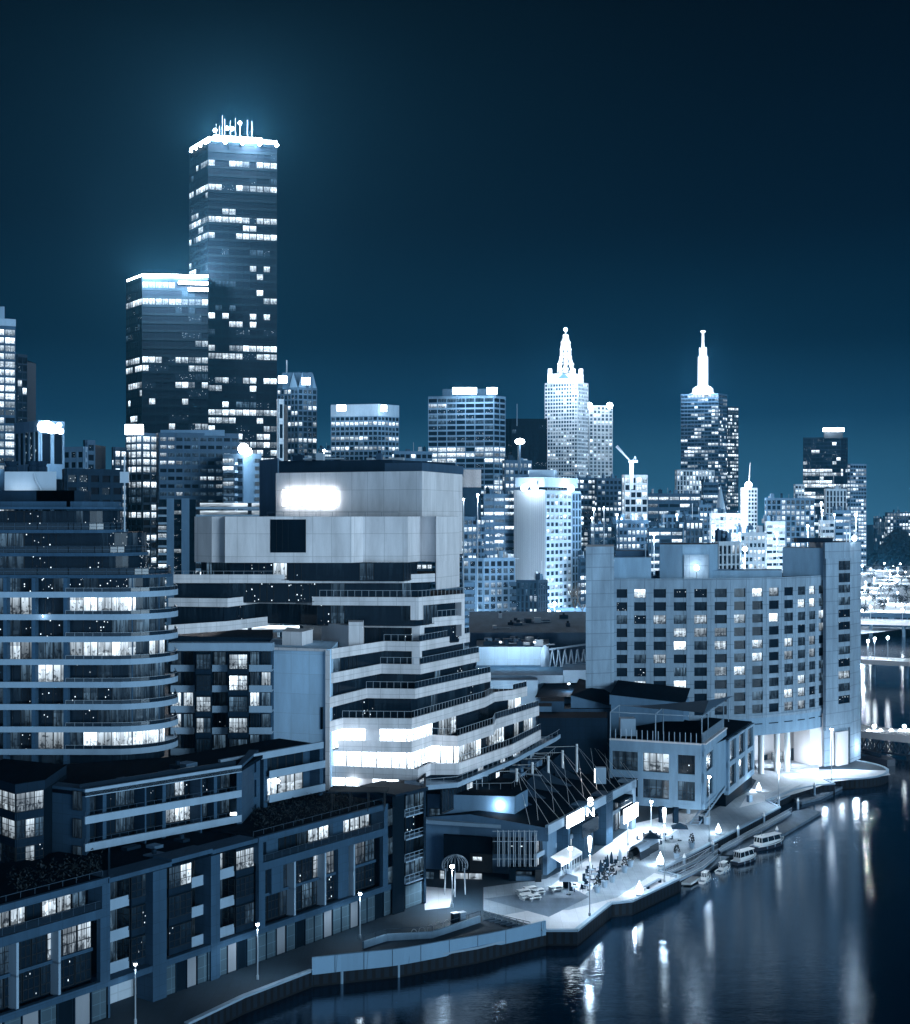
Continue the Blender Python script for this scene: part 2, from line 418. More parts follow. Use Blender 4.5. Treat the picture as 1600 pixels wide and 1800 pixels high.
def text_mesh(s, size, depth=.1, mat='sign'):
    c = bpy.data.curves.new('letters', 'FONT'); c.body = s; c.size = size; c.extrude = depth; c.align_x = 'CENTER'; c.align_y = 'CENTER'
    o = bpy.data.objects.new('letters', c); COL.objects.link(o)
    dg = bpy.context.evaluated_depsgraph_get(); me = bpy.data.meshes.new_from_object(o.evaluated_get(dg)); bpy.data.objects.remove(o)
    me.materials.clear(); me.materials.append(M[mat]); return me
def roof_units(B, poly, z, n, seed=1, h=1.3, name='roof_unit'):
    """air handling boxes, ducts and pipes scattered over a roof quad given in plan (4 corners)"""
    rd = random.Random(seed); q = [Vector(p[:2]) for p in poly]; m = B.mb(name) if B else MB()
    for i in range(n):
        a, b = rd.uniform(.08, .92), rd.uniform(.1, .9); c = q[0].lerp(q[1], a).lerp(q[3].lerp(q[2], a), b); w, d_, hh = rd.uniform(.8, 2.4), rd.uniform(.8, 2), h * rd.uniform(.5, 1.3); rz = math.atan2((q[1] - q[0]).y, (q[1] - q[0]).x)
        m.box((c.x, c.y, z + hh / 2), (w, d_, hh), rd.choice(['midlight', 'mid', 'steel', 'dark']), rz)
        if rd.random() < .5: m.tube((c.x, c.y, z + hh), (c.x, c.y, z + hh + .5), .3, 'dark', n=8)
        if rd.random() < .4: e = c + (q[1] - q[0]).normalized() * rd.uniform(2, 5); m.tube((c.x, c.y, z + .3), (e.x, e.y, z + .3), .15, 'steel', n=5)
HAZE = .00006
# ================================================================ SETTING: river, ground, quay, promenade
def V2(v): return (v[0], v[1])
# quay edge, traced along the photo, deck at z = 2
EDGE = [W(330, 1800, 2), W(430, 1752, 2), W(550, 1706, 2), W(700, 1690, 2), W(840, 1666, 2), W(960, 1636, 2), W(1015, 1636, 2), W(1075, 1588, 2), W(1112, 1584, 2), W(1195, 1545, 2), W(1197, 1540, 2), W(1160, 1531, 2), W(1372, 1419, 2), W(1350, 1408, 2), W(1400, 1388, 2), W(1440, 1380, 2), W(1468, 1378, 2)]
apr = []
cA = D(1470, 311.5); 
for k in range(15):      # the hotel's round apron
    t = R(-100 + 13 * k); apr.append(Vector((79.5 + 14.2 * math.cos(t), 309 + 13.5 * math.sin(t))))
apr = [p for p in apr if not (p.x < 76 and p.y < 300)]
edge2 = [Vector(V2(p)) for p in EDGE] + apr
land = edge2 + [Vector((101, 345)), Vector((106, 372)), Vector((150, 610)), Vector((232, 860)), Vector((320, 1000)), Vector((620, 1080)), Vector((6500, 1300)), Vector((6500, 7800)), Vector((-6500, 7800)), Vector((-6500, 150)), Vector((-60, 118)), Vector((-46, 128))]
m = MB(); m.face([(p.x, p.y, 1.85) for p in land], 'ground'); struct(m, 'ground')
m = MB()      # promenade paving: a sheet over the ground
prom = edge2[:] + [Vector((96, 330)), Vector((60, 330)), Vector((20, 235)), Vector((-12, 215)), Vector((-50, 160)), Vector((-62, 128)), Vector((-46, 127))]
m.face([(p.x, p.y, 2.0) for p in prom], 'paving'); struct(m, 'promenade')
m = MB()      # pale paving bands
def sheet(pts, mat, z, name):
    q = MB(); q.face([(p[0], p[1], z) for p in pts], mat); return struct(q, name)
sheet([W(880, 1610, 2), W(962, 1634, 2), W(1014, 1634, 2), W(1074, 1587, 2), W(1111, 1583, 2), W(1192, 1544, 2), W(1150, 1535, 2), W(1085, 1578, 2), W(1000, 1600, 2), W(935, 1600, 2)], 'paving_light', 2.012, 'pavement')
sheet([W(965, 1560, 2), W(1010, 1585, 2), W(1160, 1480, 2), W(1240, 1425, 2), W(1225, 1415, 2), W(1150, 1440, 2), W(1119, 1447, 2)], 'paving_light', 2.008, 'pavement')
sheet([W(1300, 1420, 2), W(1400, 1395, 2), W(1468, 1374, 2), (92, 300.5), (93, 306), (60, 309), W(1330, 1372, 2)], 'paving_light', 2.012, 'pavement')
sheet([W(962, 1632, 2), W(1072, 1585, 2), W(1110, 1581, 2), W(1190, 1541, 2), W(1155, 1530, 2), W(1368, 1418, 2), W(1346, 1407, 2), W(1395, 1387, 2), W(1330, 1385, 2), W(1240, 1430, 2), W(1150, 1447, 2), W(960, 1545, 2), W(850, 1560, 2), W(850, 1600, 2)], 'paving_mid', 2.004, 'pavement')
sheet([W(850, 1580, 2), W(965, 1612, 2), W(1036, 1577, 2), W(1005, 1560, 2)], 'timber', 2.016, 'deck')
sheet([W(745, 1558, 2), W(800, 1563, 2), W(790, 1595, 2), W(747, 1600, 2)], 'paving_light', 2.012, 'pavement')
# quay wall face, fender piles, coping
m = MB(); cop = MB()
for p, q in zip(edge2, edge2[1:]):
    m.bar(p, q, -.4, 0, -2, 1.84, 'quay'); cop.bar(p, q, -.5, .12, 1.86, 2.14, 'slab')
struct(m, 'quay'); struct(cop, 'kerb')
# water
def water():
    m, n, b = newmat('water')
    b.inputs['Base Color'].default_value = (.0008, .009, .022, 1); b.inputs['Roughness'].default_value = .06; b.inputs['IOR'].default_value = 2.1
    b.inputs['Specular IOR Level'].default_value = .6
    g = n.nodes.new('ShaderNodeNewGeometry'); last = None
    for sc, st, dist in (((.5, 8.0, 1), 1.0, .010), ((.06, .22, 1), .4, .06), ((.3, 1.5, 1), .25, .012)):
        mp = n.nodes.new('ShaderNodeMapping'); mp.inputs['Scale'].default_value = sc; n.links.new(g.outputs['Position'], mp.inputs[0])
        z = n.nodes.new('ShaderNodeTexNoise'); z.inputs['Scale'].default_value = 1; z.inputs['Detail'].default_value = 3; n.links.new(mp.outputs[0], z.inputs['Vector'])
        bp = n.nodes.new('ShaderNodeBump'); bp.inputs['Strength'].default_value = st; bp.inputs['Distance'].default_value = dist; n.links.new(z.outputs[0], bp.inputs['Height'])
        if last is not None: n.links.new(last, bp.inputs['Normal'])
        last = bp.outputs[0]
    n.links.new(last, b.inputs['Normal'])
    b.inputs['Specular Tint'].default_value = (.45, .74, 1, 1)
water()
m = MB(); m.face([(-80, 60, 0), (400, 60, 0), (6400, 60, 0), (6400, 1500, 0), (-80, 1500, 0)], 'water'); struct(m, 'river_water')

# ---------------------------------------------------------------- curved pale screen wall on the quay
pts = [(549, 1684, 1714), (600, 1678, 1708), (650, 1673, 1703), (700, 1668, 1697), (750, 1660, 1688), (800, 1651, 1678), (850, 1643, 1668), (900, 1633, 1657), (960, 1619, 1644)]
r = thing('quay_screen', 'long pale curved panel screen running above the dark water at the quay edge', 'screen', W(549, 1714, 1.6))
def smooth(P, n):
    out = []
    for i in range(len(P) - 1):
        a, b_, c, d_ = P[max(0, i - 1)], P[i], P[i + 1], P[min(len(P) - 1, i + 2)]
        for k in range(n):
            t = k / n; out.append(tuple(.5 * (2 * q + (r_ - p_) * t + (2 * p_ - 5 * q + 4 * r_ - s_) * t * t + (3 * q - p_ - 3 * r_ + s_) * t ** 3) for p_, q, r_, s_ in zip(a, b_, c, d_)))
    return out + [P[-1]]
pts = smooth(pts, 5)
m = MB(); g = []
for x, yt, yb in pts:
    b0 = W(x, yb, 1.6); t0 = D(x, b0.y - .6, 0); g.append((b0, Vector((t0.x, t0.y, ZY(yt, t0.y)))))
for (b0, t0), (b1, t1) in zip(g, g[1:]):
    bk = Vector((-.08, .35, 0)); ds = (b1 - b0) * 0
    b0 = b0 + ds; t0 = t0 + ds
    m.face([b0, b1, t1, t0], 'screen'); m.face([t0, t1, t1 + bk, t0 + bk], 'screen'); m.face([b1 + bk, b0 + bk, t0 + bk, t1 + bk], 'screen'); m.face([b0 + bk, b1 + bk, b1, b0], 'screen')
    m.face([b0 + bk, b0, t0, t0 + bk], 'screen'); m.face([b1, b1 + bk, t1 + bk, t1], 'screen')
part(m, 'panel', r)
for i in range(4, len(g), 5):      # panel joints
    m = MB(); p, q = g[i]; m.tube(p + Vector((0, -.02, 0)), q + Vector((0, -.02, 0)), .035, 'frame_dark', n=4); part(m, 'panel_joint', r)
for i in range(5, len(g), 10):
    m = MB(); p = g[i][0]; m.tube((p.x, p.y + .5, -1), (p.x, p.y + .5, 2.2), .25, 'concrete_plain', n=8); part(m, 'post', r)
# low sunken dark terrace wall behind the screen, with concrete ribs and a handrail
r = thing('steel_handrail', 'steel handrail with ribs beside the sunken steps behind the pale screen', 'railing', W(850, 1625, 2))
m = MB(); A = W(850, 1617, 2); B_ = W(932, 1637, 2)
railing(m, [A, B_], 2.0, 1.2, 1.1, 'steel', .05, 2); part(m, 'rail', r)
m = MB()
for k in range(9):
    p = A.lerp(B_, k / 8); m.tube((p.x, p.y - .3, 2.0), (p.x + 1.6, p.y - 1.1, 2.5), .16, 'slab')
part(m, 'rib', r)
r = thing('retaining_wall', 'low retaining wall curving behind the pale screen above the sunken area', 'wall', W(640, 1670, 2))
m = MB(); q = [W(640, 1668, 2), W(680, 1655, 2), W(760, 1650, 2), W(845, 1622, 2)]
for p, s_ in zip(q, q[1:]): m.bar(p, s_, -.3, 0, 2.02, 2.9, 'concrete_plain')
part(m, 'wall', r); m = MB(); railing(m, q, 2.9, .7, 2.2, 'frame', .03); part(m, 'railing', r)
# bicycle hoops
for k, x in enumerate((728, 742, 757, 771, 786)):
    y = (1645, 1641, 1637, 1632, 1628)[k]; p = W(x, y, 2); m = MB(); pr = None
    for a in range(9):
        t = R(180 * a / 8); c = Vector((p.x + .45 * math.cos(t), p.y, 2 + .85 * math.sin(t)))
        if pr is not None: m.tube(pr, c, .04, 'steel', n=5)
        pr = c
    single(m, 'bike_rack', ('first', 'second', 'middle', 'fourth', 'last')[k] + ' curved steel bicycle hoop counting from the garage doors', 'bike rack', p, 'bicycle hoops on the dark paving')
# big arched sculpture beside the star-bright lamp
r = thing('arch_sculpture', 'round steel rib sculpture on thin legs standing beside the bright plaza lamp', 'sculpture', W(800, 1573, 2))
c = W(800, 1573, 2); m = MB(); cc = c + Vector((0, 0, 4.3)); 
for k in range(10):
    t = R(18 * k); pr = None
    for a in range(13):
        f = R(-20 + 220 * a / 12); v = cc + Vector((1.9 * math.cos(f) * math.cos(t), 1.9 * math.cos(f) * math.sin(t), 1.5 * math.sin(f)))
        if pr is not None: m.tube(pr, v, .04, 'steel', n=4, cap=False)
        pr = v
part(m, 'rib', r)
for dx, dy in ((-1.5, 0), (1.5, .2), (0, -1.2)):
    m = MB(); m.tube(c + Vector((dx, dy, 0)), cc + Vector((dx * .9, dy, -.5)), .09, 'steel'); part(m, 'leg', r)

# ---------------------------------------------------------------- lamps
def star_lamp(x, yt, yb, label, power=900, z=2.0, group='tall lamps along the quay', br='lamp', hr=.32):
    hr *= .7
    p = W(x, yb, z); top = ZY(yt, p.y); r = thing('street_lamp', label, 'lamp', p, group)
    m = MB(); m.lathe(p, [(.16, 0), (.16, .5), (.09, .6), (.06, top - z - .3)], 'steel', 8); part(m, 'pole', r)
    m = MB(); m.ball((p.x, p.y, top), hr, br); gb = part(m, 'lamp_globe', r)
    m = MB(); m.lathe((p.x, p.y, top + hr * .8), [(hr * 1.3, 0), (hr * .4, .18)], 'frame', 10); part(m, 'cap', gb)
    downlight((p.x, p.y, top - .5), power * 3.4); return r
star_lamp(453, 1625, 1722, 'star bright quay lamp in front of the dark apartment frame, over the lowest walkway', 420)
star_lamp(238, 1695, 1800, 'faint lamp at the bottom left, by the pale recessed ground floor wall', 70, br='lamp_soft', hr=.3)
star_lamp(633, 1571, 1650, 'quay lamp before the garage doors, left of the black end tower', 260)
star_lamp(795, 1523, 1595, 'brightest plaza lamp, standing by the round rib sculpture', 1500, hr=.45)
star_lamp(1247, 1366, 1480, 'star topped tall lamp in front of the restaurant corner, above the boats', 1900, hr=.4)
star_lamp(1145, 1409, 1462, 'bright lamp left of the restaurant columns near the café tables', 1300, hr=.4)
star_lamp(1462, 1282, 1372, 'tall lamp on the round hotel apron, furthest right on the quay', 2400, hr=.4)
star_lamp(1003, 1491, 1556, 'lamp at the front end of the café awning', 900, hr=.45)
star_lamp(1104, 1440, 1487, 'short lamp glowing under the glass bays of the pub', 1200)
star_lamp(1061, 1270, 1298, 'small round lamp on the dark roof right of the tall masts', 2600, z=9, group='small lamps on the dark roof', hr=.3)
star_lamp(1022, 1286, 1306, 'small round lamp on the dark roof behind the mast tops', 2600, z=9, group='small lamps on the dark roof', hr=.3)
def torch_lamp(x, yt, yb, label, power):
    p = W(x, yb, 2); top = ZY(yt, p.y); r = thing('torch_lamp', label, 'lamp', p, 'slim torch lamps on the quay')
    m = MB(); m.lathe(p, [(.2, 0), (.2, .4), (.08, .5), (.08, top - 4.2)], 'steel', 8); part(m, 'pole', r)
    m = MB(); m.lathe((p.x, p.y, top - 2.2), [(.10, 0), (.28, 1.4), (.32, 1.9), (.22, 2.2)], 'lamp_soft', 10); part(m, 'torch_head', r); downlight((p.x, p.y, top - 2.5), power * 8)
torch_lamp(1037, 1470, 1610, 'slim torch lamp in front of the timber deck', 900)
torch_lamp(1168, 1420, 1551, 'slim torch lamp by the first gangway, left of the boats', 900)
torch_lamp(1369, 1340, 1418, 'slim torch lamp by the furthest gangway', 500)
def tear_lamp(x, yt, yb, label, power):
    p = W(x, yb, 2); h = (yb - yt) * p.y / F * .82; r = thing('teardrop_lamp', label, 'lamp', p, 'glowing teardrop lamps on the quay')
    m = MB(); m.lathe(p, [(.5, 0), (.6, .25)], 'slab', 14); part(m, 'base', r)
    m = MB(); m.lathe((p.x, p.y, 2.26), [(h * v, h * w) for v, w in ((.22, 0), (.29, .12), (.30, .28), (.24, .45), (.15, .62), (.08, .78), (.03, .92), (.01, 1))], 'lamp_soft', 14); part(m, 'lamp_body', r, True)
    plight((p.x - h * .3, p.y + h * .4 , 2 + h * .6), power * .8)
tear_lamp(1124, 1546, 1574, 'glowing teardrop lamp closest to the water corner, left of the bench', 700)
tear_lamp(1161, 1495, 1522, 'glowing teardrop lamp between the planters and the first gangway', 700)
tear_lamp(1263, 1446, 1466, 'glowing teardrop lamp above the second small boat', 600)
tear_lamp(1334, 1374, 1392, 'glowing teardrop lamp beside the hotel apron', 600)

# ---------------------------------------------------------------- quay furniture
r = thing('quay_bench', 'long low dark bench at the water edge beside the teardrop lamp', 'bench', W(1140, 1562, 2))
a = Vector(W(1137, 1565, 2)); b = Vector(W(1163, 1551, 2)); m = MB(); m.bar(a, b, -.5, 0, 2.4, 2.55, 'umbrella'); part(m, 'seat', r)
for t in (.1, .9): m = MB(); c = a.lerp(b, t); m.box((c.x, c.y + .25, 2.2), (.3, .4, .4), 'dark', .7); part(m, 'leg', r)
def planter(x, y, label, s=1.0, plant=True, group='planters along the café edge'):
    p = W(x, y, 2); r = thing('planter', label, 'planter', p, group)
    m = MB(); m.lathe(p, [(.28 * s, 0), (.42 * s, .75 * s), (.45 * s, .8 * s)], 'slab', 10); part(m, 'pot', r)
    m = MB(); rd = random.Random(x)
    for k in range(70):
        h = rd.random(); rr = .42 * s * (1 - h * .7); t = rd.random() * 6.28; c = p + Vector((rr * math.cos(t), rr * math.sin(t), .85 * s + h * 1.1 * s)); q = Vector((rd.uniform(-1, 1), rd.uniform(-1, 1), rd.uniform(-.5, 1))).normalized() * .13 * s; w_ = q.orthogonal().normalized() * .09 * s
        m.face([c - q, c + w_, c + q, c - w_], 'leaf')
    part(m, 'plant', r)
for x, y, l in ((1050, 1569, 'nearest pale planter, left end of the café row'), (1063, 1560, 'second pale planter in the café row'), (1076, 1551, 'middle planter before the café umbrellas'), (1098, 1534, 'fourth planter, before the folded umbrella'), (1108, 1524, 'small planter next to the folded umbrella'), (1190, 1510, 'planter alone by the top of the first gangway'), (1216, 1491, 'planter with a round bush on the quay above the boats')):
    planter(x, y, l, 1.25)
def umbrella(x, y, label, opened=True, z=2.0, col='umbrella', s=1.0):
    p = W(x, y, z); r = thing('umbrella', label, 'umbrella', p, 'café umbrellas on the quay')
    m = MB(); m.tube(p, p + Vector((0, 0, 2.6)), .05, 'steel'); m.lathe(p, [(.35, 0), (.35, .1)], 'dark', 8); part(m, 'pole', r)
    m = MB()
    if opened: m.lathe(p + Vector((0, 0, 2.2)), [(1.9 * s, 0), (1.87 * s, .12), (.05, .85)], col, 4, .7)
    else: m.lathe(p + Vector((0, 0, 1.0)), [(.1, 0), (.30, .15), (.22, 1.2), (.05, 1.9)], col, 8)
    part(m, 'canopy', r)
for x, y, l, o_, c_ in ((1000, 1573, 'square café umbrella nearest the grille wall', 1, 'umbrella'), (1056, 1545, 'dark folded umbrella left of the torch lamp', 0, 'dark'), (1068, 1536, 'second dark folded umbrella amid the tables', 0, 'dark'), (1075, 1530, 'third dark folded umbrella amid the tables', 0, 'dark'), (1090, 1524, 'pale folded umbrella at the end of the café', 0, 'umbrella'), (1145, 1495, 'dark open umbrella near the restaurant', 1, 'dark'), (1195, 1478, 'dark rounded open umbrella beside the lamp post', 1, 'dark')):
    umbrella(x, y, l, o_, col=c_)
_tabs = []
def table_set(p, mat='dark', top='slab', s=1.0):
    if not _tabs:
        r = thing('cafe_table', 'café table', 'table', p, 'café tables on the quay'); o0 = ORG[r.name]
        m = MB(); m.lathe(p + Vector((0, 0, .7)), [(.55, 0), (.55, .06)], 'slab', 10); part(m, 'tabletop', r)
        m = MB(); m.tube(p, p + Vector((0, 0, .7)), .05, 'dark'); m.lathe(p, [(.3, 0), (.05, .06)], 'dark', 8); part(m, 'leg', r)
        c = thing('cafe_chair', 'café chair', 'chair', p, 'café chairs on the quay')
        m = MB(); m.box(p + Vector((0, 0, .45)), (.5, .5, .07), 'dark'); part(m, 'seat', c)
        m = MB(); m.box(p + Vector((0, .24, .75)), (.5, .06, .55), 'dark'); part(m, 'backrest', c)
        for dx in (-.2, .2):
            for dy in (-.2, .2): m = MB(); m.box(p + Vector((dx, dy, .2)), (.05, .05, .4), 'steel'); part(m, 'leg', c)
        _tabs.extend([r, c, 0]); t, ch = r, c
    else: t = copy_tree(_tabs[0]); ch = copy_tree(_tabs[1])
    t.location = p; t.rotation_euler.z = rng.random() * 6
    i = _tabs[2]; _tabs[2] += 1; out = [t]
    for k in range(3):
        c = ch if k == 0 else copy_tree(_tabs[1]); a = k * 2.1 + i; c.location = p + Vector((1.0 * math.cos(a), 1.0 * math.sin(a), 0)); c.rotation_euler.z = a - math.pi / 2; out.append(c)
    w = ('nearest the spiky palm', 'before the leftmost planters', 'behind the second planter', 'behind the middle planter', 'under the torch lamp', 'by the left dark folded umbrella', 'by the second dark folded umbrella', 'by the third dark folded umbrella', 'in front of the awning', 'between the third and fourth planters', 'beside the pale folded umbrella', 'under the dark open umbrella near the restaurant', 'beside the dark rounded umbrella', 'behind the curved canopy shelter', 'between the canopy shelter and restaurant')[i]
    t['label'] = 'round café table ' + w
    for c, q in zip(out[1:], ('first', 'second', 'third')): c['label'] = q + ' dark café chair at the table ' + w
for x, y in ((1010, 1568), (1022, 1560), (1034, 1551), (1046, 1545), (1040, 1537), (1056, 1533), (1068, 1526), (1078, 1519), (1034, 1565), (1052, 1553), (1070, 1541), (1152, 1490), (1170, 1478), (1132, 1482), (1143, 1473)): table_set(W(x, y, 2))
# pale picnic tables on the timber deck
for k, (x, y) in enumerate(((920, 1573), (932, 1568), (945, 1572), (925, 1581), (938, 1582), (976, 1567))):
    p = W(x, y, 2.02); r = thing('picnic_table', ('pale slatted picnic table, %s beside the grille kiosk' % ('far left', 'back', 'back right', 'front left', 'front right', 'alone on the pale paving, right')[k]), 'picnic table', p, 'pale picnic tables by the kiosk')
    m = MB(); m.box(p + Vector((0, 0, .74)), (1.9, .8, .07), 'hull', .5); part(m, 'tabletop', r)
    for sgn in (-1, 1): m = MB(); c = p + Vector((-.3 * sgn * .9, .62 * sgn * .9, .45)); m.box(c, (1.9, .3, .06), 'hull', .5); part(m, 'seat', r)
    for sgn in (-1, 1): m = MB(); c = p + Vector((.6 * sgn, .33 * sgn, .36)); m.box(c, (.1, 1.4, .7), 'steel', .5); part(m, 'leg', r)
# potted palm, kiosk, bin, round benches
r = thing('spiky_palm', 'spiky pale palm in a dark pot at the left of the café tables', 'plant', W(996, 1560, 2))
p = W(996, 1560, 2); m = MB(); m.lathe(p, [(.5, 0), (.6, 1.2)], 'black', 10); part(m, 'pot', r)
m = MB(); rd = random.Random(4)
for k in range(46):
    t = rd.random() * 6.28; e = rd.uniform(.1, 1.3); a = p + Vector((0, 0, 1.6)); b = a + Vector((math.cos(t) * math.cos(e), math.sin(t) * math.cos(e), math.sin(e))) * rd.uniform(1.2, 1.9); s_ = Vector((-math.sin(t), math.cos(t), 0)) * .09
    m.face([a - s_, a + s_, b], 'umbrella')
part(m, 'leaf', r); m = MB(); m.tube(p + Vector((0, 0, 1.2)), p + Vector((0, 0, 1.7)), .12, 'bark'); part(m, 'trunk', r)
for x, y, l in ((1124, 1507, 'long curved canopy shelter in the café row, left one'), (1140, 1497, 'glass screened seating pen, right of the curved shelter')):
    p = W(x, y, 2); r = thing('seating_shelter', l, 'shelter', p, 'café shelters in the planter row')
    m = MB(); u = Vector((.5, .86, 0)); w_ = Vector((.86, -.5, 0)); pr = None
    for a in range(7):
        t = R(180 * a / 6); c = p + w_ * (1.0 * math.cos(t)) + Vector((0, 0, 1.3 + .9 * math.sin(t)))
        if pr is not None: m.face([pr - u * 2, c - u * 2, c + u * 2, pr + u * 2], 'umbrella')
        pr = c
    part(m, 'canopy', r)
    for sg in (-1, 1): m = MB(); m.box(p + w_ * sg * .98 + Vector((0, 0, .65)), (4, .08, 1.3), 'glass', R(60)); part(m, 'side_panel', r)
for i in range(12):
    p = W(1092 + i * 11.5, 1512 - i * 6.4, 2); r = thing('bollard', 'small steel bollard, number %s along the café edge from the folded umbrella' % ('one', 'two', 'three', 'four', 'five', 'six', 'seven', 'eight', 'nine', 'ten', 'eleven', 'twelve')[i], 'bollard', p, 'bollards along the promenade')
    m = MB(); m.lathe(p, [(.09, 0), (.09, .85), (.05, .9)], 'steel', 8); part(m, 'post', r); m = MB(); m.lathe(p, [(.16, 0), (.16, .04)], 'dark', 8); part(m, 'base', r)
for i, (x, y, l) in enumerate(((1234, 1447, 'dark service box behind the tall star lamp'), (1243, 1449, 'pale service box beside the dark one behind the tall star lamp'), (800, 1622, 'dark litter bin by the bicycle hoops'), (812, 1621, 'pale litter bin by the bicycle hoops'), (1318, 1410, 'pale kiosk cabinet near the short gangway'))):
    p = W(x, y, 2); r = thing('service_box', l, 'box', p, 'boxes and bins on the promenade'); m = MB(); m.box(p + Vector((0, 0, .65)), (.9, .7, 1.3), 'dark' if i in (0, 2) else 'slab', .6); part(m, 'body', r); m = MB(); m.box(p + Vector((0, 0, 1.34)), (1.0, .8, .08), 'steel', .6); part(m, 'lid', r)
# bollards with pale caps on the pontoon piles
def pile(x, yt, yb, label):
    p = W(x, yb, 0.3); h = ZY(yt, p.y); r = thing('mooring_pile', label, 'pile', p, 'mooring piles with pale conical caps')
    m = MB(); m.tube((p.x, p.y, -2), (p.x, p.y, h - .7), .24, 'slab', n=10); part(m, 'post', r)
    m = MB(); m.lathe((p.x, p.y, h - .7), [(.28, 0), (.28, .15), (.03, .7)], 'hull', 10); part(m, 'cap', r)
for i, (x, yt, yb) in enumerate(((1203, 1500, 1530), (1253, 1477, 1504), (1298, 1450, 1478), (1343, 1428, 1452), (1369, 1398, 1424), (1403, 1402, 1420), (1366, 1452, 1470), (1432, 1375, 1400))):
    pile(x, yt, yb, 'mooring pile with a pale cone cap, ' + ('nearest the first gangway', 'second along the ramp', 'standing by the long ramp middle', 'at the outer pontoon bend', 'tall one beside the furthest torch lamp', 'short one on the far pontoon', 'stub beside the largest boat', 'last one near the hotel apron')[i])
# pontoons and ramps
def deck(pts, z, th, name, label, cat, mat='timber', rails=None, group=None):
    r = thing(name, label, cat, pts[0], group); m = MB(); m.prism([V2(p) for p in pts], z - th, z, mat); part(m, 'deck', r)
    if rails:
        for pl in rails: m = MB(); railing(m, pl, z, 1.1, .55, 'steel', .035, 2); part(m, 'railing', r)
    return r
Z = .55
P_ = lambda x, y, z=Z: W(x, y, z)
deck([P_(1286, 1503), P_(1376, 1467), P_(1444, 1427), P_(1420, 1421), P_(1396, 1426), P_(1262, 1503)], Z, .5, 'pontoon', 'broad timber pontoon behind the largest boat', 'pontoon', group='timber pontoons')
deck([P_(1222, 1541), P_(1284, 1506), P_(1262, 1504), P_(1208, 1533)], Z, .5, 'pontoon', 'narrow timber pontoon along which the small boats lie', 'pontoon', group='timber pontoons')
deck([P_(1443, 1402), P_(1486, 1380), P_(1468, 1379), P_(1395, 1404), P_(1410, 1410)], Z, .5, 'pontoon', 'far timber pontoon under the hotel apron', 'pontoon', group='timber pontoons')
deck([P_(1198, 1551), P_(1215, 1552), P_(1234, 1541), P_(1216, 1540)], Z, .35, 'pontoon', 'small pale landing float left of the smallest boat', 'pontoon', 'hull', group='timber pontoons')
def ramp(pts, za, zb, w, label):
    r = thing('gangway', label, 'gangway', pts[0], 'sloping gangways with railings'); m = MB(); rl = MB(); n = len(pts)
    zs = [za + (zb - za) * i / (n - 1) for i in range(n)]; off = offset(pts, w)
    for i in range(n - 1):
        a, b = Vector(pts[i][:2]), Vector(pts[i + 1][:2]); c, d = off[i + 1], off[i]
        m.face([(a.x, a.y, zs[i]), (b.x, b.y, zs[i + 1]), (c.x, c.y, zs[i + 1]), (d.x, d.y, zs[i])], 'timber')
        m.face([(a.x, a.y, zs[i] - .25), (b.x, b.y, zs[i + 1] - .25), (b.x, b.y, zs[i + 1]), (a.x, a.y, zs[i])], 'slab')
        for p, q in ((a, b), (d, c)):
            N = max(2, int((q - p).length / .6))
            for k in range(N + 1):
                t = k / N; v = p.lerp(q, t); z = zs[i] + (zs[i + 1] - zs[i]) * t; rl.tube((v.x, v.y, z), (v.x, v.y, z + 1.1), .03, 'steel', n=4, cap=False)
            for h in (1.1, .3): rl.tube((p.x, p.y, zs[i] + h), (q.x, q.y, zs[i + 1] + h), .045, 'steel', n=4, cap=False)
    part(m, 'deck', r); part(rl, 'railing', r)
ramp([W(1172, 1536, 2), W(1210, 1520, 1.4), W(1262, 1492, .9)], 2.0, .6, 1.6, 'nearest gangway sloping from the quay to the small boats')
ramp([W(1195, 1547, 2), W(1235, 1528, 1.2), W(1262, 1505, .6)], 2.0, .6, 1.4, 'curved outer gangway beside the landing float')
ramp([W(1362, 1410, 2), W(1398, 1392, 1.4), W(1420, 1382, .9)], 2.0, .6, 1.8, 'short arched gangway by the far pontoon')
deck([W(1268, 1499, 1), W(1392, 1430, 1), W(1386, 1424, 1), W(1262, 1492, 1)], 1.0, .3, 'walkway', 'long railed walkway running above the pontoon behind the boats', 'walkway', rails=[[W(1268, 1499, 1), W(1392, 1430, 1)]])
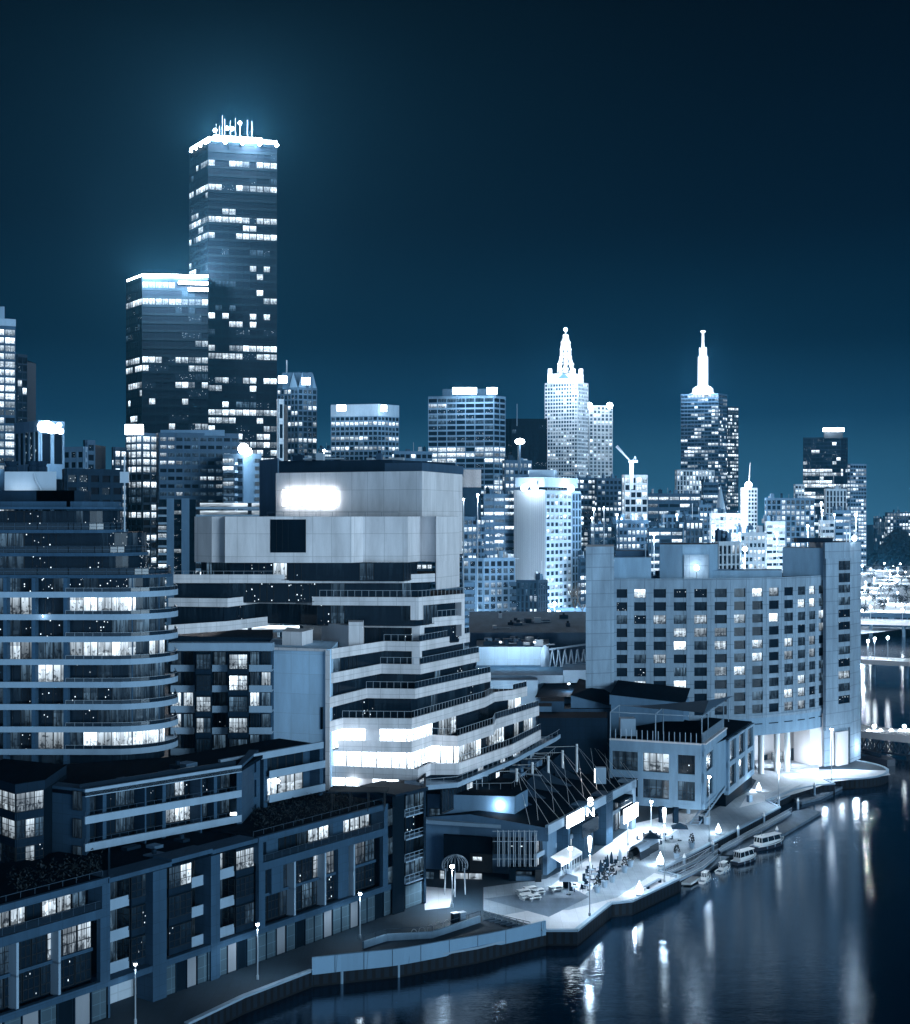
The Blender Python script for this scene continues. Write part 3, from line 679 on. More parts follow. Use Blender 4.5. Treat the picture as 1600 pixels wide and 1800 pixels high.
# boats
def boat(x, y, L, label, dark=False, cabin='white', ang=R(50)):
    p = W(x, y, 0); r = thing('moored_boat', label, 'boat', p, 'boats moored along the pontoon'); u = Vector((math.cos(ang), math.sin(ang), 0)); w_ = Vector((-u.y, u.x, 0))
    B_ = L * .32; hull = MB(); deckm = MB(); secs = []
    for k in range(9):
        t = k / 8; hw = B_ / 2 * (.72 + .28 * math.sin(min(1, t * 2.2) * math.pi / 2)) * (1 if t < .55 else max(.04, math.cos((t - .55) / .45 * math.pi / 2) ** .7)); c = p + u * (t - .5) * L; sh = L * (.085 + .06 * t * t)
        secs.append([c + w_ * hw + Vector((0, 0, sh)), c + w_ * hw * .72 + Vector((0, 0, -.1)), c + Vector((0, 0, -.3)), c - w_ * hw * .72 + Vector((0, 0, -.1)), c - w_ * hw + Vector((0, 0, sh))])
    for a, b in zip(secs, secs[1:]):
        for i in range(4): hull.face([a[i], a[i + 1], b[i + 1], b[i]], 'hull_dark' if dark else 'hull')
        deckm.face([a[0] - Vector((0, 0, .08)), a[4] - Vector((0, 0, .08)), b[4] - Vector((0, 0, .08)), b[0] - Vector((0, 0, .08))], 'timber' if not dark else 'slab')
    hull.face(secs[0], 'hull_dark' if dark else 'hull'); part(hull, 'hull', r); part(deckm, 'deck', r)
    rb = MB()
    for a, b in zip(secs, secs[1:]): rb.tube(a[0], b[0], .07, 'hull'); rb.tube(a[4], b[4], .07, 'hull')
    part(rb, 'gunwale', r)
    cb = MB(); t0, t1 = (.12, .82) if cabin == 'long' else (.3, .72); z0 = L * .07; z1 = z0 + (1.5 if cabin == 'long' else 1.15); cw = B_ * .36
    def ring(z, k): return [p + u * ((t0 - .5) * L + k) + w_ * (cw - k) + Vector((0, 0, z)), p + u * ((t0 - .5) * L + k) - w_ * (cw - k) + Vector((0, 0, z)), p + u * ((t1 - .5) * L - k * 2) - w_ * (cw * .8 - k) + Vector((0, 0, z)), p + u * ((t1 - .5) * L - k * 2) + w_ * (cw * .8 - k) + Vector((0, 0, z))]
    zz = [(z0, 0), (z0 + (z1 - z0) * .45, .05), (z1, .18)]; rr = [ring(*q) for q in zz]
    for i in range(4): cb.face([rr[0][i], rr[0][(i + 1) % 4], rr[1][(i + 1) % 4], rr[1][i]], 'hull')
    cab = part(cb, 'cabin', r); gl = MB()
    for i in range(4): gl.face([rr[1][i], rr[1][(i + 1) % 4], rr[2][(i + 1) % 4], rr[2][i]], 'glass')
    part(gl, 'windscreen', cab); rf = MB(); tp = ring(z1, .02); rf.face(tp, 'hull'); rf.face([q + Vector((0, 0, .12)) for q in tp], 'hull')
    for i in range(4): rf.face([tp[i], tp[(i + 1) % 4], tp[(i + 1) % 4] + Vector((0, 0, .12)), tp[i] + Vector((0, 0, .12))], 'hull')
    for i in range(4):
        for t in (0, .33, .66): a = rr[1][i].lerp(rr[1][(i + 1) % 4], t); b = rr[2][i].lerp(rr[2][(i + 1) % 4], t); rf.tube(a, b + Vector((0, 0, .03)), .05, 'hull', n=4)
    rfo = part(rf, 'roof', r); ml = MB(); ml.tube(p + u * (-.25 * L) + Vector((0, 0, z1)), p + u * (-.25 * L) + Vector((0, 0, z1 + 1)), .04, 'steel'); part(ml, 'mast', rfo)
    for k in range(2, 8, 2):
        for sd_ in (0, 4): ml = MB(); ml.lathe(secs[k][sd_] + Vector((0, 0, -.55)), [(.05, 0), (.13, .08), (.13, .4), (.05, .48)], 'slab', 7); part(ml, 'fender', r)
    rl_ = MB(); railing(rl_, [tuple(q[4] + Vector((0, 0, 0))) for q in secs[5:]], secs[5][4].z, .45, .7, 'hull', .02); part(rl_, 'bow_rail', r)
boat(1240, 1549, 4.1, 'smallest white cabin boat, nearest the landing float', ang=R(62))
boat(1272, 1532, 4.4, 'second small white cabin boat, between the smallest and the dark hulled boat', ang=R(55))
boat(1310, 1515, 6.2, 'dark hulled boat with a pale canopy, third in the row', True, 'long', R(45))
boat(1352, 1489, 8.0, 'largest white canopied boat with a dark waterline, furthest along the pontoon', True, 'long', R(40))
# ================================================================ LEFT: curved balcony tower
B = Bld('apartment_tower', 'curved apartment tower with rounded white balcony bands filling the left edge', 'apartment tower', D(100, 195, 2))
YA = 190.0
def arc_line(xr, yo=0.0, rad=7.5, x0=-60):
    xe = (xr - 800) * (YA + rad) / F; cx = xe - rad; cyy = YA + yo + rad
    pl = [Vector(((x0 - 800) * YA / F, YA + yo)), Vector(((60 - 800) * YA / F, YA + yo)), Vector(((115 - 800) * YA / F, YA + yo))]
    for k in range(10): t = R(-90 + 10 * k); pl.append(Vector((cx + rad * math.cos(t), cyy + rad * math.sin(t))))
    pl.append(Vector((xe * (cyy + 6) / cyy - .4, cyy + 6))); return pl
rowsA = [1345, 1325, 1285.5, 1246, 1207, 1167, 1127, 1088, 1048.5]
patA = {1048.5: 'ddsssdsddssd.dd', 1088: 'dLLHs.LHdLHHdddd', 1127: 'sdsdss.sssddddd', 1167: 'dLLsddLHdHHLdLLd', 1207: '.sddHLsssd.ddddd', 1246: 'd.sssssdssddddd', 1285.5: '.sdssd.sdddddddd', 1325: '.dsLLLdHHLHHHHHdd'}
zA = [ZY(y, YA) for y in rowsA]
for i in range(1, len(rowsA)):
    z1, z0 = zA[i], zA[i - 1]
    pl = arc_line(313 if rowsA[i] > 1040 else 300)
    for p, q in zip(pl, pl[1:]): B.wall.bar(p, q, -.25, 0, z1 - .15 - .0, z1 + .62, 'slab')
    pi = offset(pl, .12); B.wall.prism([tuple(p) for p in pi] + [(pi[0].x, pi[0].y + 20)], z1 + .0, z1 + .3, 'slab')
zA.append(ZY(1014, YA)); rowsA.append(1014)
for i in range(len(rowsA) - 1):   # rooms between floor i and floor i+1 (rowsA[i+1] is the slab below the room above it)
    za = zA[i] + .3 if i else zA[0]; zb = zA[i + 1] - .15
    gl = offset(arc_line(311), 1.7); pat = patA.get(rowsA[i], ''); j = 0
    for a, b in zip(gl, gl[1:]):
        L = (b - a).length; n = max(1, round(L / 2.1))
        for k in range(n):
            p = a.lerp(b, k / n); q = a.lerp(b, (k + 1) / n); j += 1
            x = 800 + F * ((p.x + q.x) / 2) / p.y; ci = int(x / 20); ch = pat[ci] if 0 <= ci < len(pat) else '.'
            B.pane(p, q, 0, za, zb, {'.': 'dark', 'd': 'dim', 'L': 'lit', 'H': 'hot', 's': 'spark'}[ch], 1)
    B.glaz.prism([tuple(p) for p in offset(gl, .1)] + [(gl[0].x, gl[0].y + 16)], za, zb, 'black')
    for xx in (8, 58, 114):          # fin walls between the flats
        c = (xx - 800) * YA / F; B.wall.box((c, YA + 1.0, (za + zb) / 2), (.5, 1.6, zb - za), 'podium')
    rl = arc_line(313)[2:]
    rl = offset(rl, .1)
    zt = zA[i] + .62 if i else zA[0] + .4
    if i:
        for p, q in zip(rl, rl[1:]): B.mb('balustrade').bar(p, q, -.03, 0, zt, zt + .45, 'glass')
        railing(B.rail, rl, zt, .5, 1.2, 'steel', .025)
        for k in (0, 3, 6): c = rl[k]; B.wall.tube((c.x + .1, c.y + .4, za), (c.x + .1, c.y + .4, zb), .1, 'podium')
# stepped upper floors
for y0, y1, xr, xr2 in ((1014, 975, 262, 250), (975, 934, 258, 248), (934, 895, 222, 205)):
    za, zb = ZY(y0, YA), ZY(y1, YA); pl = arc_line(xr + (38 if y0 == 1014 else 0), 1.2, 6); pg = arc_line(xr2, 3.2, 5)
    for p, q in zip(pl, pl[1:]): B.wall.bar(p, q, -.25, 0, za - .25, za + .2, 'podium')
    B.wall.prism([tuple(p) for p in offset(pl, .1)] + [(pl[0].x, pl[0].y + 20)], za - .2, za + .1, 'podium')
    for a, b in zip(pg, pg[1:]):
        L = (b - a).length; n = max(1, round(L / 2.3))
        for k in range(n): B.pane(a.lerp(b, k / n), a.lerp(b, (k + 1) / n), 0, za + .1, zb - .25, choose(rng, [('dark', 4), ('spark', 3), ('dim', 1)]), 1)
    B.glaz.prism([tuple(p) for p in offset(pg, .1)] + [(pg[0].x, pg[0].y + 14)], za, zb - .2, 'black')
    railing(B.rail, offset(pl, .2), za + .2, .9, 1.6, 'frame', .035, 2)
    for p, q in zip(offset(pl, .25), offset(pl, .25)[1:]): B.mb('balustrade').bar(p, q, -.03, 0, za + .25, za + 1.0, 'glass')
# bottom of the tower
pl = offset(arc_line(290), 1.5)
for a, b in zip(pl, pl[1:]):
    n = max(1, round((b - a).length / 2.5))
    for k in range(n): B.pane(a.lerp(b, k / n), a.lerp(b, (k + 1) / n), 0, zA[0] - 4, zA[0], 'dark' if rng.random() < .8 else 'spark', 1)
B.glaz.prism([tuple(p) for p in offset(pl, .1)] + [(pl[0].x, pl[0].y + 16)], 2, zA[0], 'black')
for xx in (8, 58, 114, 186): B.wall.box(((xx - 800) * YA / F, YA + .7, zA[0] - 2.2), (.6, 1.2, 4.4), 'podium')
# roof: thick curved lid, drum and steel plant with uplight
z = ZY(893, YA)
for xr, y0, y1, yo, mt in ((222, 895, 891, .6, 'podium'), (206, 891, 881, 2.4, 'podium'), (146, 881, 861, 4.5, 'dark')):
    pl = arc_line(xr, yo, 6); B.wall.prism([tuple(p) for p in pl] + [(pl[0].x, pl[0].y + 18)], ZY(y0, YA), ZY(y1, YA), mt)
c0 = ZY(861, YA + 6); c1 = ZY(829, YA + 6)
B.mb('plant_room').prism([V2(D(8, YA + 6)), V2(D(99, YA + 6)), V2(D(99, YA + 14)), V2(D(8, YA + 14))], c0 - .6, c1, 'steel')
B.mb('plant_room').prism([V2(D(-20, YA + 8)), V2(D(7, YA + 8)), V2(D(7, YA + 14)), V2(D(-20, YA + 14))], c0 - 1.6, c1 + .4, 'concrete_plain')
for xx in (20, 60, 72): B.mb('exhaust_fan').lathe(D(xx, YA + 8, c1), [(.9, 0), (.9, .7), (.7, .9), (1.05, 1.5)], 'dark', 12)
B.mb('cable_tray').tube(D(60, YA + 5.9, c1 - .3), D(62, YA + 5.9, c0 + 1.5), .12, 'steel'); B.mb('cable_tray').tube(D(62, YA + 5.9, c0 + 1.5), D(72, YA + 5.9, c0), .12, 'steel')
for dx in (20, 40): plight(D(dx, YA + 4.6, c0 + .1), 55)
B.mb('mast').tube(D(219, YA + 3, ZY(935, YA)), D(219, YA + 3, ZY(800, YA)), .12, 'steel'); B.mb('mast').box(D(219, YA + 3, ZY(838, YA)), (1.2, .3, 1.5), 'steel')
plight(D(76, YA - .5, ZY(1083, YA)), 25); B.mb('balcony_lamp').ball(D(76, YA + .2, ZY(1083, YA)), .22, 'lamp')
B.finish(100)

# ================================================================ podium block above the front row
B = Bld('podium_block', 'set back podium block with long pale balcony bands above the front row of flats', 'apartment block', D(150, 166, 17))
ZT = 24.8
A = W(150, 1388, ZT); C_ = W(425, 1345, ZT); S_ = W(76, 1379, ZT)
dirv = (C_ - A).normalized()
inn = offset([A, C_], .4)
for k, zf in enumerate((ZT, ZT - 3.2, ZT - 6.4)):
    B.wall.bar(A, C_, -.35, 0, zf - (.9 if k == 0 else .9), zf + .0, 'slab'); 
B.wall.prism([V2(A), V2(C_), (C_.x + 2, C_.y + 14), (A.x - 14, A.y + 16), V2(S_)], ZT - .8, ZT - .35, 'roof')
B.wall.prism([V2(A + Vector((.1, .1, 0))), V2(A + Vector((-.1, 2.5, 0))), V2(S_ + Vector((0, 2.5, 0))), V2(S_)], 12, ZT - .02, 'podium')
B.wall.prism([V2(C_ + Vector((-.6, -.3, 0))), V2(C_), V2(C_ + Vector((.5, 12, 0))), V2(C_ + Vector((-.8, 12, 0)))], 14, ZT - .01, 'podium')
A0_, A1_, A2_, A3_ = A + Vector((3, 3, 0)), C_ + Vector((-3, 2, 0)), C_ + Vector((-2, 9, 0)), A + Vector((0, 11, 0))
gl = offset([A, C_], 2.6); zz = [(ZT - 3.2, ZT - .9), (ZT - 6.4, ZT - 4.1), (ZT - 9.0, ZT - 7.3)]
P3 = ['.d.sdd.s.dLsss.d', 'd...ddd.dLHLdd.d', 'd..d..s.dddL....d']
for (z0, z1), ps in zip(zz, P3):
    n = len(ps)
    for i in range(n): B.pane(gl[0].lerp(gl[1], i / n), gl[0].lerp(gl[1], (i + 1) / n), 0, z0, z1, {'.': 'dark', 'd': 'dim', 'L': 'lit', 'H': 'hot', 's': 'spark'}[ps[i]], 1)
B.glaz.bar(gl[0], gl[1], -.3, -.05, ZT - 9.5, ZT - .9, 'black')
for t in (.13, .36, .50, .72, .84): c = A.lerp(C_, t); B.wall.bar(c, c + dirv * (.22 if t in (.36, .72) else .5), -2.4, -.05 if t in (.36, .72) else -1.0, ZT - 9.2, ZT - .9, 'podium')
for k in (1, 2):
    for t0, t1 in ((0, .36), (.37, .72), (.73, 1)): railing(B.rail, [A.lerp(C_, t0), A.lerp(C_, t1)], ZT - 3.2 * k, .55, 1.2, 'frame', .025)
B.mb('balustrade').bar(A, C_, -1.3, -1.25, ZT - .3, ZT + .45, 'glass')
for y in (1408, 1457, 1505): q = S_.lerp(A, .8); B.pane(S_.lerp(A, .72), S_.lerp(A, .93), .03, ZY(y + 20, 166), ZY(y - 14, 166), 'dim', 1)
B.finish()
# the little cube of lit grid windows at the left edge
B = Bld('corner_bay_block', 'low cube of lit grid windows at the left edge below the curved tower', 'apartment block', D(40, 166, 12))
c1_ = D(28, 163); l1 = D(-40, 170); r1 = D(76, 165.5)
zt = ZY(1392, 163)
for k in range(3):
    z1 = zt - 3.1 * k; z0 = z1 - 3.1
    for (a, b, ps) in ((l1, c1_, ('LLL', 'ddL', '.d.')[k]), (c1_, r1, ('LHL', 'dLd', 'sLs')[k])):
        for i in range(3): B.pane(a.lerp(b, i / 3), a.lerp(b, (i + 1) / 3), .02, z0 + .7, z1 - .2, {'.': 'dark', 'd': 'dim', 'L': 'lit', 'H': 'lit', 's': 'spark'}[ps[i]], 1, 2)
        B.wall.bar(a, b, 0, .12, z0 - .2, z0 + .7, 'podium_dark')
B.wall.prism([V2(l1), V2(c1_), V2(r1), V2(r1 + Vector((0, 10, 0))), V2(l1 + Vector((0, 10, 0)))], zt - 9.5, zt - .2, 'black')
B.wall.prism([V2(l1), V2(c1_ - Vector((0, .3, 0))), V2(r1 + Vector((.2, 0, 0))), V2(r1 + Vector((0, 10, 0))), V2(l1 + Vector((0, 10, 0)))], zt - .2, zt + .9, 'podium_dark', top='roof')
B.finish()

# ================================================================ front row along the walkway
LA = W(390, 1717, 2); LB = W(745, 1587, 2); U = (LB - LA).normalized(); NN = Vector((U.y, -U.x, 0))
def onl(x, off=0.0):
    """point of the front row's street line under photo column x, moved outward by off"""
    k = (x - 800) / F; P = LA + NN * off; t = (k * P.y - P.x) / (U.x - k * U.y); return P + U * t
KM = {'.': 'dark', 'd': 'dim', 'L': 'lit', 'H': 'hot', 's': 'spark'}
Z0, Z1, Z2, Z3, Z4 = 2.0, 5.9, 9.7, 13.9, 17.4
def ground_floor(B, xa, xb, seq):
    a, b = onl(xa), onl(xb); n = len(seq); 
    B.glaz.bar(a, b, -1.2, -.3, Z0 - .5, Z1, 'podium_dark')
    for i, ch in enumerate(seq):
        p = a.lerp(b, (i + .06) / n); q = a.lerp(b, (i + .94) / n)
        if ch == 'g': B.mb('grille').bar(p, q, -.3, -.15, Z0 + .1, Z1 - .4, 'grille')
        elif ch == 'p': B.mb('garage_door').bar(p, q, -.3, -.2, Z0 + .1, Z1 - .5, 'door_pale')
        elif ch == 'k': B.mb('door').bar(p, q, -.3, -.25, Z0 + .1, Z1 - .5, 'black')
        B.wall.bar(a.lerp(b, i / n) , p, -.3, -.1, Z0, Z1 - .2, 'podium_dark')
    B.wall.bar(a, b, -.6, .05, Z1 - .4, Z1 + .35, 'podium')
def framed(B, xa, xb, cols, top_pat, mid_pat, low_pat, bal=True):
    a, b = onl(xa), onl(xb); L = (b - a).length; wf = .09 * 1
    B.wall.bar(a, b, -.5, .02, Z3 - .75, Z3 + .25, 'podium')       # beam
    B.wall.bar(a, b, -.5, .0, Z4 - .75, Z4, 'podium')             # roof edge
    d = (b - a).normalized()
    B.wall.bar(a, a + d * 1.1, -.55, .04, Z1 + .35, Z3 - .75, 'podium'); B.wall.bar(b - d * 1.1, b, -.55, .04, Z1 + .35, Z3 - .75, 'podium')
    B.wall.bar(a, a + d * .8, -2.4, -.02, Z3 + .25, Z4 - .75, 'podium'); B.wall.bar(b - d * .8, b, -2.4, -.02, Z3 + .25, Z4 - .75, 'podium')
    for off, z0, z1, ps, nm, nh in ((-2.5, Z3 + .3, Z4 - .75, top_pat, 1, 0), (-1.6, Z2, Z3 - .75, mid_pat, 2, 2), (-1.6, Z1 + .4, Z2 - .1, low_pat, 2, 2)):
        n = len(ps); p0, p1 = a + d * 1.0 + NN * off, b - d * 1.0 + NN * off
        B.glaz.bar(p0, p1, -.4, -.05, z0 - .2, z1 + .2, 'black')
        for i, ch in enumerate(ps):
            if ch == '#': B.wall.bar(p0.lerp(p1, i / n), p0.lerp(p1, (i + 1) / n), -.1, .8, z0 - .1, z1, 'podium'); continue
            B.pane(p0.lerp(p1, (i + .03) / n), p0.lerp(p1, (i + .97) / n), 0, z0, z1, KM[ch], nm, nh)
        if off == -1.6:
            for k in range(1, cols):
                c = p0.lerp(p1, k / cols); B.wall.bar(c - d * .15, c + d * .15, 0, 1.35, z0 - .2, z1 + .1, 'slab')
    B.wall.bar(a + d * 1.1, b - d * 1.1, -1.7, -1.2, Z2 - .25, Z2 + .1, 'podium')
    if bal: railing(B.rail, [a + NN * -.3, b + NN * -.3], Z3 + .25, .8, 1.5, 'frame', .03); B.mb('balustrade').bar(a, b, -.33, -.3, Z3 + .3, Z3 + .95, 'glass')
    railing(B.rail, [a + NN * -.9, b + NN * -.9], Z4, .6, 1.8, 'frame', .03)
def roof_plate(B, xa, xb, z, back=15.0):
    a, b = onl(xa, -.3), onl(xb, -.3); B.wall.prism([V2(a), V2(b), V2(b - NN * back), V2(a - NN * back)], z - .6, z - .15, 'roof')
def balcony_stack(B, xa, xb, off, zs, ps, upr=.95):
    a, b = onl(xa, off), onl(xb, off); g0, g1 = onl(xa, off - 2), onl(xb, off - 2)
    for k, z in enumerate(zs):
        B.mb('balcony').bar(a, b, -2.0, 0, z - .25, z, 'slab'); B.mb('balcony').bar(a, b, -.15, .01, z - .26, z + upr, 'slab')
        n = len(ps[k]); top = (zs[k - 1] - .25) if k else Z4 - .6
        for i, ch in enumerate(ps[k]): B.pane(g0.lerp(g1, i / n), g0.lerp(g1, (i + 1) / n), .02, z, top, KM[ch], 1)
    B.glaz.bar(g0, g1, -.4, -.05, Z1, Z4 - .5, 'black')
def bay(B, xa, xb, off, z0, z1, pats, mat='frame_dark'):
    a, b = onl(xa, off), onl(xb, off); nf = len(pats); h = (z1 - z0) / nf
    B.mb('bay_window').prism([V2(a), V2(b), V2(b - NN * 2.4), V2(a - NN * 2.4)], z0, z1, 'black', top='roof')
    for k in range(nf):
        zt = z1 - h * k; zb = zt - h
        B.mb('bay_window').bar(a, b, .0, .10, zb - .02, zb + .75, 'podium_dark'); ps = pats[k]; n = len(ps)
        for i, ch in enumerate(ps): B.pane(a.lerp(b, i / n), a.lerp(b, (i + 1) / n), .02, zb + .75, zt - .25, KM[ch], 1, 2)
        B.pane(a - NN * 2.2, a - NN * .1, .02, zb + .75, zt - .25, 'dark', 1, 2)
    B.mb('bay_window').bar(a, b, 0, .12, z1 - .25, z1 + .1, 'podium_dark')
B = Bld('framed_flats', 'framed flats at the bottom left corner, with a faint lamp before them', 'apartment block', onl(120), 'framed blocks of flats in the front row')
framed(B, -60, 190, 3, '.dLL.HLd', 'LLd..LLL', 'Ld.s.s.'); ground_floor(B, -60, 190, 'gpgpgkpg'); roof_plate(B, -60, 190, Z4); 
B.wall.prism([V2(onl(190)), V2(onl(190) + U * .3), V2(onl(190, -14) + U * .3), V2(onl(190, -14))], 2, Z4, 'podium')
B.finish()
B = Bld('balcony_flats', 'recessed balcony flats with two dark bay windows between the two big frames', 'apartment block', onl(300), 'balcony flats in the front row')
balcony_stack(B, 192, 232, -1.5, [13.4, 9.9, 6.4], ['dL', 'ds', 'd.']); bay(B, 230, 268, -1.2, 6.2, 16.6, ['.d', '.s', 's.'])
balcony_stack(B, 336, 372, -1.2, [13.4, 9.9, 6.4], ['d.', '..', 'd.']); bay(B, 296, 336, -1.0, 6.2, 16.6, ['dL', '..', 's.'])
balcony_stack(B, 386, 416, -1.2, [13.4, 9.9, 6.4], ['Ld', 'd.', '..']); bay(B, 414, 446, -1.0, 6.2, 16.4, ['LL', '..', '.d'])
for xa, xb, o_ in ((268, 292, .1), (370, 386, .1)):
    B.wall.bar(onl(xa), onl(xb), -2.6, o_, Z0, Z4 - .7, 'podium')
B.wall.bar(onl(190), onl(300), -3, .2, Z4 - .6, Z4 - .1, 'podium'); B.wall.bar(onl(300), onl(372), -3, .2, Z4 - .3, Z4 + .2, 'podium'); B.wall.bar(onl(372), onl(452), -3, .15, Z4 - .5, Z4, 'podium')
roof_plate(B, 190, 452, Z4 - .2); ground_floor(B, 292, 452, 'gkpgg.pkg'.replace('.', 'g'))
a, b = onl(190, -3.4), onl(270, -3.4); B.mb('recessed_wall').bar(a, b, -.2, 0, 2, Z1, 'pale'); B.wall.bar(onl(190), onl(292), -3, .05, Z1 - .5, Z1 + .2, 'podium')
plight(onl(225, 1.2) + Vector((0, 0, 3.4)), 35)
B.finish()
B = Bld('framed_flats', 'framed flats with two star bright lamps in front, left of the black end tower', 'apartment block', onl(560), 'framed blocks of flats in the front row')
framed(B, 455, 682, 4, '.#..dLH#HHL', '.#ds.HL#LLd', '.sd.dds#..s'); ground_floor(B, 452, 690, 'ggpgkggpggpggkg'); roof_plate(B, 452, 690, Z4)
B.finish()
B = Bld('dark_end_tower', 'black end tower with stacked balconies at the end of the front row', 'apartment tower', onl(715))
a, m1, b = onl(684, 0), onl(716, .6), onl(748, .4)
B.wall.prism([V2(onl(690, .3)), V2(onl(711, .5)), V2(onl(711, -6)), V2(onl(690, -6))], 2, 18.3, 'black')
B.wall.bar(onl(711), onl(749), -8, .4, 17.9, 18.4, 'podium_dark'); B.wall.bar(onl(688), onl(711, 0), -6, .8, 18.3, 18.6, 'podium_dark')
B.wall.prism([V2(onl(745, .4)), V2(onl(749, .4)), V2(onl(749, -8)), V2(onl(745, -8))], 2, 17.9, 'podium_dark')
g0, g1 = onl(712, -1.6), onl(745, -1.6); B.glaz.bar(g0, g1, -.3, -.05, 2, 18, 'black')
for k, z in enumerate((15.0, 11.8, 8.7, 5.7)):
    B.mb('balcony').bar(onl(712), onl(745), -1.6, .2, z - .2, z, 'slab'); railing(B.rail, [onl(712, .2), onl(745, .2)], z, 1.0, 1.2, 'slab', .05, 2)
    for i in range(2): B.pane(g0.lerp(g1, i / 2), g0.lerp(g1, (i + 1) / 2), 0, z, z + 2.6, 's' and ('dim', 'spark', 'dark', 'dim')[k], 1)
B.mb('grille').bar(onl(712), onl(745), -.2, .1, 2.1, 5.2, 'grille')
for z in (14, 10, 6): B.pane(onl(680, -.8), onl(690, -.8), .02, z, z + 2.4, 'dim', 0)
B.finish()

# roof terraces with planting between podium and front row
def shrub_mass(pts, n, label, name='roof_garden', r=.26, z=None, seed=1):
    m = MB(); rd = random.Random(seed)
    for k in range(n):
        a, b = rd.random(), rd.random(); p = pts[0].lerp(pts[1], a).lerp(pts[3].lerp(pts[2], a), b) + Vector((0, 0, -.3 + rd.random() ** 3 * 1.5 * (.4 + .6 * math.sin(a * 23) ** 2)))
        q = Vector((rd.uniform(-1, 1), rd.uniform(-1, 1), rd.uniform(-1, 1))).normalized() * r * rd.uniform(.3, 1); w_ = q.orthogonal().normalized() * r * .35
        m.face([p - q, p + w_, p + q, p - w_], 'leaf')
    o = m.build(name); o['kind'] = 'stuff'; return o
q = [onl(452, -2) + Vector((0, 0, 15.3)), onl(640, -2) + Vector((0, 0, 15.3)), onl(600, -12) + Vector((0, 0, 15.3)), onl(430, -14) + Vector((0, 0, 15.3))]
for a in q: a.z = 17.3
shrub_mass(q, 2600, '')
q = [onl(20, -3), onl(180, -2), onl(180, -9), onl(10, -10)]
for a in q: a.z = 17.3
shrub_mass(q, 1200, '', seed=5)
r = thing('roof_pergola', 'dark timber pergola frame on the roof terrace before the lit office floors', 'pergola', W(620, 1420, 17.3))
m = MB(); c = W(610, 1425, 17.3)
for dx in (0, 2.4, 4.8, 7.0):
    for dy in (0, 3): m.tube((c.x + dx - 2, c.y + dy, 17.2), (c.x + dx - 2, c.y + dy, 19.8), .09, 'frame_dark', n=4)
for k in range(6): m.box((c.x + 1.5, c.y + k * .6, 19.85), (8, .1, .14), 'frame_dark')
part(m, 'frame', r)

# ================================================================ middle flats behind (bays and balconies)
B = Bld('bay_window_flats', 'middle flats with two tall black bay windows left of the blank white end wall', 'apartment block', D(400, 205, 2), 'middle flats')
YB = 206.0
a, b = D(296, YB), D(480, YB + 1)
floors = [ZY(y, YB) for y in (1142, 1178, 1214, 1250, 1288, 1325)]
B.wall.prism([V2(D(300, YB + 2.2)), V2(D(479, YB + 2.2)), V2(D(482, YB + 12)), V2(D(296, YB + 12))], 2, floors[0], 'podium', top='roof')
B.wall.bar(D(296, YB), D(479, YB), -2.2, 0, floors[0] - .2, floors[0] + .95, 'slab')
bays = ((344, 372, ['dd', '..', 'LL', 'Ld', '..']), (401, 437, ['LL', 'HL', 'dd', 'LL', 'dd']))
for xa, xb, ps in bays:
    p, q = D(xa, YB - 1.6), D(xb, YB - 1.6); zt = floors[0] - .3; h = 3.05
    B.mb('bay_window').prism([V2(p), V2(q), V2(D(xb, YB + 2)), V2(D(xa, YB + 2))], floors[-1], zt, 'black')
    for k, s_ in enumerate(ps):
        zz1 = zt - h * k
        B.mb('bay_window').bar(p, q, 0, .1, zz1 - h, zz1 - h + .7, 'podium_dark')
        for i in range(2): B.pane(p.lerp(q, .06 + .44 * i), p.lerp(q, .5 + .44 * i), .02, zz1 - h + .7, zz1 - .2, KM[s_[i]], 1, 2)
for xa, xb, pats in ((300, 342, ['d.', 'd.', 'LL', 'Ld', 'd.']), (373, 400, ['d', 'd', '.', 's', 'd']), (438, 478, ['d.', 'dL', 'Ld', '.d', 'd.'])):
    for k in range(5):
        zf = floors[k + 1]; p, q = D(xa, YB), D(xb, YB)
        B.mb('balcony').bar(p, q, -2, 0, zf - .2, zf, 'slab'); B.mb('balcony').bar(p, q, -.15, .01, zf - .22, zf + .75, 'slab')
        g0, g1 = D(xa, YB + 2), D(xb, YB + 2); n = len(pats[k])
        for i in range(n): B.pane(g0.lerp(g1, (i + .1) / n), g0.lerp(g1, (i + .9) / n), .05, zf + .05, zf + 2.5, KM[pats[k][i]], 2)
B.finish()
B = Bld('lit_balcony_flats', 'flats with one starry lit balcony in front of the blank white end wall', 'apartment block', D(480, 193, 2), 'middle flats')
ZT2 = ZY(1318, 195); a = W(388, 1336, ZT2); b = W(569, 1304, ZT2); d = (b - a).normalized(); nn = Vector((d.y, -d.x, 0))
B.wall.bar(a, b, -.5, 0, ZT2 - .9, ZT2, 'slab'); B.wall.prism([V2(a - nn * .4), V2(b - nn * .4), V2(b - nn * 9), V2(a - nn * 9)], ZT2 - .8, ZT2 - .4, 'roof')
B.wall.prism([V2(a - nn * 2), V2(b - nn * 2), V2(b - nn * 9), V2(a - nn * 9)], 14, ZT2 - .8, 'podium')
for t in (0, .17, .33, .40, .96): B.wall.bar(a.lerp(b, t), a.lerp(b, t + .035), -2, -.02, 12, ZT2 - .9, 'podium')
